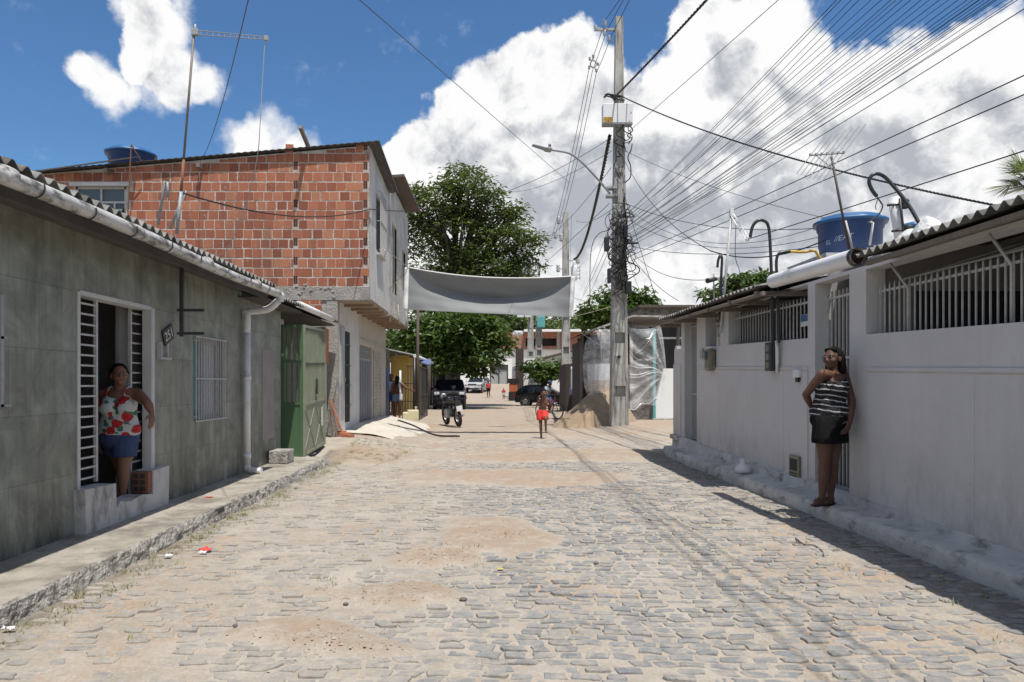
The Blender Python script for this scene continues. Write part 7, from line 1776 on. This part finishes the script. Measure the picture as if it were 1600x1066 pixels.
def put(name, me, mat_, parent, clip=None):
    if clip:
        bm = bmesh.new(); bm.from_mesh(me); bmesh.ops.delete(bm, geom=[f for f in bm.faces if not clip(f.calc_center_median())], context='FACES'); bm.to_mesh(me); bm.free()
    me.name = name; me.materials.clear(); me.materials.append(MATS[mat_] if isinstance(mat_, str) else mat_)
    me.polygons.foreach_set('use_smooth', [True]*len(me.polygons))
    o = bpy.data.objects.new(name, me); col.objects.link(o); o.parent = parent
    if clip: s = o.modifiers.new('thick', 'SOLIDIFY'); s.thickness = .004; s.offset = -1
    return o
def hand(W, d, nrm, k=1.0, curl=.5, side=1):
    """palm and five fingers: wrist W, pointing d, palm facing nrm"""
    d = Vector(d).normalized(); nrm = Vector(nrm); nrm = (nrm-d*nrm.dot(d)).normalized(); sd = d.cross(nrm)*side; W = Vector(W); pr = []
    pr.append(('c', W, .022*k, W+d*.035*k, .024*k))
    for j in range(4):
        o_ = (j-1.5)*.019*k; a = W+d*.03*k+sd*o_*.8; b_ = W+d*.082*k+sd*o_; pr.append(('c', a, .014*k, b_, .0125*k))
        l = (.036, .042, .039, .031)[j]*k; p = b_; dd = d.copy()
        for s_ in range(3):
            dd = (dd+nrm*curl*(.45+.15*s_)).normalized(); q = p+dd*l*(1, .72, .55)[s_]; pr.append(('c', p, (.0095-.001*s_)*k, q, (.0088-.001*s_)*k)); p = q
    a = W+d*.022*k-sd*.022*k; b_ = a+(d*.6-sd*.75+nrm*.35).normalized()*.045*k; c = b_+(d*.85-sd*.15+nrm*.4).normalized()*.032*k
    pr += [('c', a, .014*k, b_, .011*k), ('c', b_, .0105*k, c, .0085*k)]; return pr
def foot(A, d, k=1.0):
    d = Vector((d[0], d[1], 0)).normalized(); A = Vector(A); hl = A-d*.035*k; zf = A.z-.055*k
    return [('c', A, .036*k, A-Vector((0, 0, .035*k))-d*.02*k, .036*k), ('c', Vector((hl.x, hl.y, zf)), .030*k, Vector((A.x+d.x*.10*k, A.y+d.y*.10*k, zf-.004*k)), .032*k), ('c', A+d*.01*k-Vector((0, 0, .02*k)), .034*k, Vector((A.x+d.x*.12*k, A.y+d.y*.12*k, zf-.006*k)), .026*k), ('c', Vector((A.x+d.x*.10*k, A.y+d.y*.10*k, zf-.006*k)), .029*k, Vector((A.x+d.x*.155*k, A.y+d.y*.155*k, zf-.012*k)), .019*k)]
def head(C, yaw, k=1.0, tilt=0):
    """C head centre; yaw 0 looks to -Y, positive turns to +X. returns prims and eye/mouth frames"""
    fw_ = Vector((math.sin(yaw), -math.cos(yaw), 0)); rt = Vector((math.cos(yaw), math.sin(yaw), 0)); C = Vector(C)
    def P(x, y, z): return C+rt*x*k+fw_*y*k+Vector((0, 0, z*k))
    pr = [('e', P(0, -.012, .025), (.074*k, .092*k, .088*k), yaw), ('e', P(0, .020, -.035), (.058*k, .066*k, .075*k), yaw), ('c', P(0, .062, -.075), .026*k, P(0, .055, -.082), .028*k),
          ('c', P(0, .082, .018), .010*k, P(0, .104, -.020), .0145*k), ('c', P(-.012, .094, -.024), .010*k, P(.012, .094, -.024), .010*k), ('c', P(-.03, .074, -.028), .024*k, P(-.045, .05, -.02), .026*k), ('c', P(.03, .074, -.028), .024*k, P(.045, .05, -.02), .026*k),
          ('c', P(-.016, .082, -.052), .0095*k, P(.016, .082, -.052), .0095*k), ('c', P(-.014, .080, -.062), .010*k, P(.014, .080, -.062), .010*k), ('c', P(-.04, .074, .030), .010*k, P(.04, .074, .030), .010*k)]
    for s_ in (-1, 1): pr.append(('e', P(s_*.076, -.012, -.008), (.012*k, .020*k, .032*k), yaw))
    return pr, P
def body_prims(J, g=1.0, bust=0.0, hipw=1.0, armr=1.0, legr=1.0, waistr=1.0):
    """J: joints. torso as overlapping flattened ellipsoids, limbs as tapered capsules"""
    yaw = J.get('yaw', 0); pr = []
    pel, wst, cht, nk = [Vector(J[k]) for k in ('pelvis', 'waist', 'chest', 'neck')]; shw = (Vector(J['shL'])-Vector(J['shR'])).length/2
    tors = [('e', pel, (.165*hipw*g, .125*g, .12*g), yaw), ('e', pel.lerp(wst, .5), (.155*waistr*hipw*g, .12*g*waistr, .12*g), yaw), ('e', wst, (.138*waistr*g, .105*g*waistr, .13*g), yaw), ('e', wst.lerp(cht, .55), (.142*waistr**.5*g, .108*g, .13*g), yaw), ('e', cht, (.15*g, .108*g, .12*g), yaw), ('e', cht.lerp(nk, .45), (shw*.80, .085*g, .075*g), yaw)]
    fw_ = Vector((math.sin(yaw), -math.cos(yaw), 0)); rt = Vector((math.cos(yaw), math.sin(yaw), 0))
    if bust:
        for s_ in (-1, 1): tors.append(('e', cht+rt*s_*.072*g+fw_*(.075*g)-Vector((0, 0, .02)), (.068*bust*g, .062*bust*g, .066*bust*g), yaw))
    pr += tors; pr.append(('c', nk-Vector((0, 0, .03)), .056*g**.5, Vector(J['head'])-Vector((0, 0, .04)), .050*g**.5))
    for s_ in 'LR':
        sh, el, wr, hp, kn, an = [Vector(J[k+s_]) for k in ('sh', 'el', 'wr', 'hp', 'kn', 'an')]
        pr += [('c', cht.lerp(nk, .7), .06*g, sh, .055*armr), ('c', sh, .056*armr, sh.lerp(el, .5), .048*armr), ('c', sh.lerp(el, .5), .048*armr, el, .037*armr), ('c', el, .038*armr, el.lerp(wr, .3), .040*armr), ('c', el.lerp(wr, .3), .040*armr, wr, .024*armr**.5)]
        pr += [('c', hp, .098*legr, hp.lerp(kn, .5), .080*legr), ('c', hp.lerp(kn, .5), .080*legr, kn, .055*legr), ('c', kn, .054*legr, kn.lerp(an, .32)-fw_*.012, .057*legr), ('c', kn.lerp(an, .32)-fw_*.012, .057*legr, an, .033*legr**.6)]
    return pr, tors
def face_parts(P, root, k=1.0, hair=None, hairmat='hair_black', lip='lip', glasses=False, voxel=.012):
    for s_ in (-1, 1):
        q = MB(); c = P(s_*.031, .0725, .006); q.lathe([(.001, -.007*k), (.006*k, -.005*k), (.0095*k, 0), (.006*k, .005*k), (.001, .007*k)], c, 10); e = q.build('eye', 'eye_white', root)
        q = MB(); q.lathe([(.001, -.006*k), (.0058*k, 0), (.001, .006*k)], P(s_*.031, .0785, .006), 8); q.build('iris', 'hair_black', e)
        q = MB(); q.tube([P(s_*.015, .083, .026), P(s_*.032, .081, .032), P(s_*.05, .068, .027)], .0035*k, 5); q.build('eyebrow', 'hair_black', root)
    q = MB(); q.tube([P(-.024, .083, -.056), P(-.010, .0925, -.054), P(0, .0925, -.056), P(.010, .0925, -.054), P(.024, .083, -.056)], .0045*k, 5, sx=1); q.build('mouth', lip, root)
    if hair: put('hair', prim_mesh(hair, voxel, 3), hairmat, root)
    if glasses:
        q = MB()
        for s_ in (-1, 1):
            c = P(s_*.033, .094, .006); q.tube([c+(P(1, 0, 0)-P(0, 0, 0)).normalized()*.024*math.cos(a)+Vector((0, 0, .018*math.sin(a))) for a in [2*math.pi*i/14 for i in range(15)]], .003, 5); q.tube([P(s_*.057, .092, .008), P(s_*.078, -.01, .005)], .003, 5)
        q.tube([P(-.01, .096, .008), P(.01, .096, .008)], .003, 5); q.build('glasses', 'black_plastic', root)
M('skin_brown', (.125, .058, .035), (.10, .046, .028), 9, rough=.62, bump=.25, bscale=70); M('skin_tan', (.215, .108, .066), (.175, .085, .052), 9, rough=.62, bump=.25, bscale=70); M('skin_dark', (.155, .070, .040), (.125, .056, .032), 9, rough=.42)
M('hair_black', (.010, .008, .007), (.017, .013, .011), 30, rough=.75, bump=.6, bscale=90, stretch=(3, 3, .5)); M('eye_white', (.40, .37, .34)); M('lip', (.20, .07, .055)); M('strap_brown', (.10, .05, .03))
M('denim', (.06, .085, .17), (.04, .06, .13), 7, bump=.5, bscale=16, bdist=.02); M('denim_pale', (.14, .19, .30), (.10, .15, .25), 14, bump=.3, bscale=120); M('cloth_black', (.014, .014, .015), (.009, .009, .010), 8, rough=.95, bump=.7, bscale=13, bdist=.03, stretch=(1.6, 1.6, .5)); M('red_short', (.62, .035, .03), (.5, .025, .022), 5); M('cloth_red', (.50, .05, .045), (.42, .04, .035), 6); M('cloth_grey', (.36, .40, .45), (.28, .32, .37), 6); M('cloth_brown', (.13, .055, .04), (.10, .04, .03), 10)
for n_ in ('cloth_black', 'hair_black', 'denim', 'cloth_brown'): MATS[n_].node_tree.nodes['Principled BSDF'].inputs['Specular IOR Level'].default_value = .08
# striped top
m, nt, b = base_mat('striped_top', .9)
tc2 = nt.nodes.new('ShaderNodeTexCoord'); s2 = nt.nodes.new('ShaderNodeSeparateXYZ'); nt.links.new(tc2.outputs['Object'], s2.inputs[0])
def nm(op, a, b_=None):
    n = nt.nodes.new('ShaderNodeMath'); n.operation = op
    for i, v in enumerate((a, b_)):
        if v is None: continue
        if hasattr(v, 'is_linked'): nt.links.new(v, n.inputs[i])
        else: n.inputs[i].default_value = v
    return n.outputs[0]
wob = nm('MULTIPLY', nz(nt, tc2.outputs['Object'], 7, 3), .05)
zz = nm('ADD', nm('ADD', s2.outputs['Z'], nm('MULTIPLY', s2.outputs['X'], .14)), wob)
fr_ = nm('FRACT', nm('DIVIDE', zz, .052)); nt.links.new(mixc(nt, nm('LESS_THAN', fr_, .20), (.010, .010, .013, 1), (.48, .48, .49, 1)), b.inputs['Base Color']); bumpit(nt, b, nz(nt, coords(nt, (1, 1, 1.6)), 11, 4), .7, .03)
# floral top: white with red roses and green leaves
m, nt, b = base_mat('floral_top', .9)
tc3 = nt.nodes.new('ShaderNodeTexCoord'); mp3 = nt.nodes.new('ShaderNodeMapping'); mp3.inputs['Scale'].default_value = (1, .3, 1); nt.links.new(tc3.outputs['Object'], mp3.inputs[0])
nv3 = nd(nt, 'ShaderNodeTexNoise', Scale=14, Detail=3); nt.links.new(mp3.outputs[0], nv3.inputs['Vector'])
av = nt.nodes.new('ShaderNodeVectorMath'); av.operation = 'MULTIPLY_ADD'; nt.links.new(nv3.outputs['Color'], av.inputs[0]); av.inputs[1].default_value = (.05, .05, .05); nt.links.new(mp3.outputs[0], av.inputs[2])
v1 = nd(nt, 'ShaderNodeTexVoronoi', Scale=9.5); nt.links.new(av.outputs[0], v1.inputs['Vector']); v2 = nd(nt, 'ShaderNodeTexVoronoi', Scale=13.0); nt.links.new(av.outputs[0], v2.inputs['Vector'])
c = mixc(nt, ramp(nt, v2.outputs['Distance'], .32, .36, (1, 1, 1), (0, 0, 0)), (.48, .50, .49, 1), (.05, .16, .10, 1))
red = ramp(nt, nz(nt, tc3.outputs['Object'], 60, 3), .4, .6, (.52, .03, .03), (.30, .012, .015))
c = mixc(nt, ramp(nt, v1.outputs['Distance'], .42, .46, (1, 1, 1), (0, 0, 0)), c, red); nt.links.new(c, b.inputs['Base Color']); bumpit(nt, b, nz(nt, coords(nt, (1.4, 1.4, .7)), 11, 4), .7, .03)

# --- woman in striped top, leaning on the right wall
fz = .168; wr_ = thing('person', 'woman in striped top, black shorts and sandals leaning by the white barred gate', 'person', (3.60, 7.84, fz), 0, None, local=True); wr_.scale = (1.03, 1.03, 1.035)
k = 1.0; J = dict(yaw=R(-38), pelvis=(.07, .02, .86), waist=(.055, .01, 1.03), chest=(.085, .0, 1.21), neck=(.105, .02, 1.375), head=(.085, .0, 1.50),
   shR=(-.045, -.06, 1.335), elR=(-.165, .06, 1.13), wrR=(-.055, .19, 1.0), shL=(.225, .06, 1.325), elL=(.255, -.06, 1.07), wrL=(.185, -.17, .86),
   hpR=(-.02, -.03, .80), knR=(-.035, -.08, .46), anR=(-.045, -.05, .085), hpL=(.13, .05, .80), knL=(.09, -.0, .46), anL=(.075, .03, .085))
pr, tors = body_prims(J, 1.0, bust=1.15, hipw=1.12, armr=1.0, legr=1.05, waistr=1.12)
hp_, P = head(J['head'], R(-58), 1.0); pr += hp_
pr += hand(J['wrL'], (-.5, -.35, -.75), (-.5, .6, 0), 1.0, .55, 1)+hand(J['wrR'], (.75, .15, -.25), (0, -1, 0), 1.0, .4, -1)
pr += foot(J['anR'], (-.8, -.55))+foot(J['anL'], (-.7, -.7))
put('body', prim_mesh(pr, .0075, 4), 'skin_brown', wr_)
hair = [('e', P(0, -.035, .035), (.088, .090, .090), R(-75)), ('e', P(0, -.085, -.02), (.085, .065, .10), 0), ('e', P(0, -.10, -.09), (.085, .06, .09), 0), ('c', P(-.07, -.05, 0), .035, P(-.085, -.055, -.13), .032), ('c', P(.07, -.05, 0), .035, P(.085, -.06, -.13), .032), ('c', P(0, -.12, -.06), .05, P(0, -.125, -.16), .035), ('c', P(-.045, .03, .085), .026, P(.045, .03, .085), .026), ('c', P(.0, -.11, -.1), .06, P(.02, -.10, -.20), .035)]
face_parts(P, wr_, 1.0, hair, glasses=True, voxel=.009)
cz = J['chest'][2]
put('striped_top', prim_mesh(tors, .009, 5, .010), 'striped_top', wr_, clip=lambda c: .905 < c.z < 1.295-.045*max(0, 1-abs((c.x-.08)/.11))*(1 if c.y < .03 else .2))
for s_, x, y in ((-1, -.02, -.02), (1, .165, .06)):
    q = MB(); q.tube(smooth_path([(x+.02, y-.095, 1.27), (x+.005, y-.07, 1.33), (x, y-.01, 1.378), (x+.02, y+.06, 1.35)], 4), .007, 6); q.build('shoulder_strap', 'cloth_black', wr_)
sk_ = [('e', (.07, .02, .87), (.19, .145, .13), R(-38)), ('c', (.0, -.02, .83), .112, (-.02, -.05, .66), .118), ('c', (.13, .05, .83), .112, (.12, .03, .66), .122), ('c', (.06, .01, .80), .12, (.05, -.01, .68), .12)]
put('black_shorts', prim_mesh(sk_, .010, 5, .012), 'cloth_black', wr_, clip=lambda c: .635+.0*c.x < c.z < .985)
for (an, d) in ((J['anR'], (-.8, -.55)), (J['anL'], (-.7, -.7))):
    d_ = Vector((d[0], d[1], 0)).normalized(); s_ = MB(); s_.grid(lambda u, v: Vector((an[0], an[1], 0))+d_*(-.075+.25*u)+Vector((-d_.y, d_.x, 0))*(v-.5)*(.075+.02*math.sin(u*3.1)), [i/8 for i in range(9)], [0, .5, 1]); s_.v += [p+Vector((0, 0, .014)) for p in s_.v]; n_ = len(s_.v)//2
    s_.f += [tuple(i+n_ for i in f) for f in list(s_.f)]; s_.sm += [False]*(len(s_.f)-len(s_.sm)); s_.mi += [0]*(len(s_.f)-len(s_.mi)); so_ = s_.build('sandal', 'strap_brown', wr_)
    s_ = MB(); sd = Vector((-d_.y, d_.x, 0)); c0 = Vector((an[0], an[1], 0))+d_*.085
    s_.tube(smooth_path([c0+sd*.04+Vector((0, 0, .01)), c0+sd*.03+Vector((0, 0, .05)), c0+Vector((0, 0, .066)), c0-sd*.03+Vector((0, 0, .05)), c0-sd*.04+Vector((0, 0, .01))], 4), .010, 6); s_.build('strap', 'strap_brown', so_)

# --- woman in floral top in the left doorway
wl_ = thing('person', 'woman in red flowered sleeveless top and denim shorts standing in the barred doorway', 'person', (-3.69, 7.46, .24), 0, None, local=True)
J = dict(yaw=R(8), pelvis=(-.06, .04, .66), waist=(-.05, .03, .83), chest=(-.04, .02, 1.0), neck=(-.035, .03, 1.165), head=(-.03, .0, 1.30),
   shR=(-.215, .05, 1.10), elR=(-.29, .08, .86), wrR=(-.25, .02, .66), shL=(.135, .03, 1.105), elL=(.30, -.10, 1.02), wrL=(.355, -.12, .92),
   hpR=(-.13, .10, .60), knR=(-.15, .24, .35), anR=(-.15, .34, .075), hpL=(.03, .02, .60), knL=(.025, -.03, .36), anL=(.0, .0, .080))
pr, tors = body_prims(J, 1.07, bust=1.15, hipw=1.06, armr=1.16, legr=1.06, waistr=1.15)
hp_, P = head(J['head'], R(32), .98); pr += hp_
pr += hand(J['wrL'], (.05, -.15, -1), (-.8, .3, 0), .95, .35, 1)+hand(J['wrR'], (.1, -.1, -1), (1, 0, 0), .95, .4, -1)+foot(J['anL'], (.35, -1), .95)+foot(J['anR'], (-.2, -1), .95)
put('body', prim_mesh(pr, .0075, 4), 'skin_tan', wl_)
hair = [('e', P(0, -.025, .042), (.082, .088, .082), R(32)), ('e', P(0, -.10, .02), (.055, .05, .055), 0), ('c', P(-.075, -.03, .03), .022, P(-.075, -.03, -.02), .018), ('c', P(.075, -.03, .03), .022, P(.075, -.03, -.02), .018)]
face_parts(P, wl_, .98, hair, voxel=.009)
put('floral_top', prim_mesh(tors, .010, 5, .014), 'floral_top', wl_, clip=lambda c: .68 < c.z < 1.095-.03*max(0, 1-abs((c.x+.04)/.12)))
for x in (-.13, .055): MB().tube(smooth_path([(x+.01, -.085, 1.06), (x, -.05, 1.13), (x, .03, 1.18), (x, .10, 1.12)], 4), .010, 6).build('shoulder_strap', 'floral_top', wl_)
sh_ = [('e', (-.06, .04, .67), (.195, .15, .13), R(8)), ('c', (-.13, .10, .62), .115, (-.14, .15, .50), .108), ('c', (.02, .02, .62), .114, (.02, .0, .50), .110)]
put('denim_shorts', prim_mesh(sh_, .010, 5, .012), 'denim', wl_, clip=lambda c: .475 < c.z < .74)
for (an, d) in ((J['anL'], (.35, -1)), (J['anR'], (-.2, -1))):
    d_ = Vector((d[0], d[1], 0)).normalized(); sd = Vector((-d_.y, d_.x, 0)); s_ = MB(); s_.tube([Vector((an[0], an[1], .008))-d_*.07, Vector((an[0], an[1], .008))+d_*.06, Vector((an[0], an[1], .008))+d_*.16], [.04, .045, .035], 10, sx=1); s_.warp(lambda p: Vector((p.x, p.y, .002+.35*(p.z-.008)))); so_ = s_.build('sandal', 'strap_brown', wl_)
    c0 = Vector((an[0], an[1], 0))+d_*.085; s_ = MB(); s_.tube(smooth_path([c0+sd*.04, c0+Vector((0, 0, .064)), c0-sd*.04], 5), .010, 6); s_.build('strap', 'strap_brown', so_)

# --- boy running
by = thing('person', 'bare chested boy in red shorts running towards us', 'person', (at(846, 0, 18.9).x, 18.9, gh(1.45, 18.9)+.0), 0, None, local=True)
J = dict(yaw=R(10), pelvis=(.02, .02, .66), waist=(.03, .0, .77), chest=(.055, -.03, .92), neck=(.06, -.05, 1.04), head=(.05, -.09, 1.165),
   shR=(-.065, -.06, 1.005), elR=(-.135, -.10, .83), wrR=(-.09, -.26, 1.02), shL=(.175, -.0, .995), elL=(.29, .12, .82), wrL=(.25, -.0, .70),
   hpR=(-.04, .0, .62), knR=(-.02, -.06, .35), anR=(-.005, .02, .075), hpL=(.085, .02, .62), knL=(.09, -.27, .52), anL=(.115, .04, .28))
pr, tors = body_prims(J, .76, hipw=.9, armr=.66, legr=.70, waistr=.95)
hp_, P = head(J['head'], R(0), .93); pr += hp_+hand(J['wrR'], (.1, -.2, 1), (1, .2, 0), .7, 1.3, 1)+hand(J['wrL'], (-.3, -.8, -.2), (-1, 0, .2), .7, 1.3, 1)+foot(J['anR'], (-.05, -1), .8)
A = Vector(J['anL']); pr += [('c', A, .028, A+Vector((.005, .03, -.05)), .026), ('c', A+Vector((.005, .03, -.03)), .026, A+Vector((.005, -.02, -.13)), .022)]
put('body', prim_mesh(pr, .008, 3), 'skin_dark', by)
face_parts(P, by, .93, [('e', P(0, -.02, .05), (.076, .088, .068), 0), ('e', P(0, -.06, .02), (.07, .06, .07), 0)], voxel=.012)
st_ = [('e', (.02, .02, .665), (.135, .105, .10), R(10)), ('c', (-.04, .0, .63), .085, (-.035, -.03, .50), .085), ('c', (.085, .01, .63), .085, (.085, -.14, .54), .082)]
put('red_shorts', prim_mesh(st_, .010, 4, .010), 'red_short', by, clip=lambda c: c.z < .735 and c.z > .475)

# --- simpler standing or seated figures farther off
def figure(label, loc, rotz, hgt, skin, top, bot, hair='short', top_z=(.60, .83), bot_z=(.40, .62), arms=None, sleeves=False, legs=None, seat=False, cap=None, g=1.0, vox=.014):
    t = thing('person', label, 'person', loc, rotz, None, local=True); s = hgt/1.62
    J = dict(yaw=0, pelvis=(0, 0, .86), waist=(0, 0, 1.03), chest=(0, 0, 1.2), neck=(0, .0, 1.36), head=(0, -.01, 1.5), shR=(-.165, 0, 1.32), elR=(-.22, .03, 1.07), wrR=(-.20, -.07, .85), shL=(.165, 0, 1.32), elL=(.22, .03, 1.07), wrL=(.20, -.07, .85),
        hpR=(-.085, 0, .80), knR=(-.09, -.02, .46), anR=(-.09, .03, .085), hpL=(.085, 0, .80), knL=(.09, -.03, .46), anL=(.10, -.03, .085))
    if arms: J.update(arms)
    if legs: J.update(legs)
    J = {k_: (v if k_ == 'yaw' else tuple(c*s for c in v)) for k_, v in J.items()}
    pr, tors = body_prims(J, s*g, hipw=1.05, armr=s*g, legr=s*g); hp_, P = head(J['head'], 0, s); pr += hp_
    for w_, e in (('wrL', 'elL'), ('wrR', 'elR')): pr += hand(J[w_], Vector(J[w_])-Vector(J[e]), (0, -1, .1), s, .5, 1)
    for a in ('anL', 'anR'): pr += foot(J[a], (0, -1), s)
    put('body', prim_mesh(pr, vox, 3), skin, t)
    hr = [('e', P(0, -.028, .04), (.086*s, .090*s, .085*s), 0)]
    if hair == 'long': hr += [('c', P(0, -.08, 0), .07*s, P(0, -.10, -.16), .06*s)]
    if hair == 'bun': hr += [('e', P(0, -.09, .07), (.045*s, .045*s, .045*s), 0)]
    put('hair', prim_mesh(hr, vox*.8, 2), 'hair_black', t)
    tp = list(tors)
    if sleeves: tp += [('c', J['sh'+q], .058*s*g, Vector(J['sh'+q]).lerp(Vector(J['el'+q]), .6), .055*s*g) for q in 'LR']
    put('top', prim_mesh(tp, vox, 3, .012), top, t, clip=lambda c: top_z[0]*hgt < c.z < top_z[1]*hgt)
    bt = [('e', J['pelvis'], (.18*s*g, .14*s*g, .12*s), 0)]+[('c', J['hp'+q], .105*s*g, Vector(J['hp'+q]).lerp(Vector(J['kn'+q]), .9), .085*s*g) for q in 'LR']
    put('shorts', prim_mesh(bt, vox, 3, .010), bot, t, clip=lambda c: bot_z[0]*hgt < c.z < bot_z[1]*hgt)
    if cap:
        q = MB(); c = P(0, -.015, .055); q.lathe([(.090*s, 0), (.093*s, .03*s), (.075*s, .07*s), (.02*s, .09*s)], c, 14); q.add([P(-.06, .06, .065), P(.06, .06, .065), P(.045, .15, .052), P(-.045, .15, .052), P(-.06, .06, .055), P(.06, .06, .055), P(.045, .15, .042), P(-.045, .15, .042)], [(0, 1, 2, 3), (4, 5, 6, 7), (0, 1, 5, 4), (1, 2, 6, 5), (2, 3, 7, 6), (3, 0, 4, 7)]); q.build('cap', cap, t)
    return t
gz = lambda x, y: terr(x, y)
xw = at(621, 0, 26.3).x
wf = figure('woman with dark ponytail and denim shorts seen from behind at the iron fence', (xw, 26.3, gz(xw, 26.3)-.02), R(168), 1.56, 'skin_dark', 'cloth_brown', 'denim_pale', 'long', arms=dict(elL=(-.1, -.1, 1.1), wrR=(-.42, -.22, 1.12), elR=(-.36, -.05, 1.14)) if False else dict(elR=(-.36, -.02, 1.16), wrR=(-.52, -.16, 1.10)), g=1.12, bot_z=(.42, .62))
q = MB(); q.tube(smooth_path([(-.11, .11, 1.28), (-.14, .15, 1.12), (-.17, .17, .92)], 4), .035, 6); q.box(-.24, -.14, .13, .20, .70, .92, bev=.02); q.build('white_bag', 'cloth_white', wf)
xw = at(611, 0, 27.4).x
figure('woman facing us half hidden behind the woman in denim shorts', (xw, 27.4, gz(xw, 27.4)), R(5), 1.62, 'skin_brown', 'cloth_grey', 'denim', 'bun', vox=.016)
xw = at(726, 0, 43).x
figure('child in pale shirt standing beside the dark parked car', (xw, 42.0, gz(xw, 42)), R(60), 1.28, 'skin_brown', 'cloth_grey', 'denim_pale', sleeves=True, vox=.018)
figure('distant person in red top and dark shorts walking in mid street', (at(763, 0, 68).x, 68, gz(0, 68)), 0, 1.62, 'skin_brown', 'cloth_red', 'cloth_black', sleeves=True, legs=dict(knR=(-.09, .04, .46), anR=(-.09, .16, .10), knL=(.09, -.12, .47), anL=(.09, -.12, .085)), vox=.02)
figure('distant small child in red shirt and white shorts walking', (at(787, 0, 66).x, 66, gz(0, 66)), 0, 1.02, 'skin_brown', 'cloth_red', 'cloth_white', sleeves=True, vox=.02)
# cyclist
xb = at(858, 0, 30.5).x; zb = gz(xb, 30.5)
bicycle((xb, 30.5, zb-.0), R(38))
figure('cyclist in blue cap and pale shirt riding just behind the running boy', (xb, 30.5, zb+.02), R(38), 1.55, 'skin_brown', 'cloth_grey', 'denim', cap='tarp_blue', sleeves=True, top_z=(.60, .85), bot_z=(.36, .64),
    arms=dict(pelvis=(0, .2, .94), waist=(0, .16, 1.08), chest=(0, .06, 1.23), neck=(0, .0, 1.37), head=(0, -.05, 1.5), shR=(-.165, .02, 1.33), shL=(.165, .02, 1.33), elR=(-.24, -.08, 1.18), elL=(.24, -.08, 1.18), wrR=(-.30, -.22, 1.07), wrL=(.30, -.22, 1.07)),
    legs=dict(hpR=(-.09, .17, .92), knR=(-.11, -.18, .72), anR=(-.11, -.10, .32), hpL=(.09, .17, .92), knL=(.11, -.12, .60), anL=(.11, .12, .46)), vox=.016)
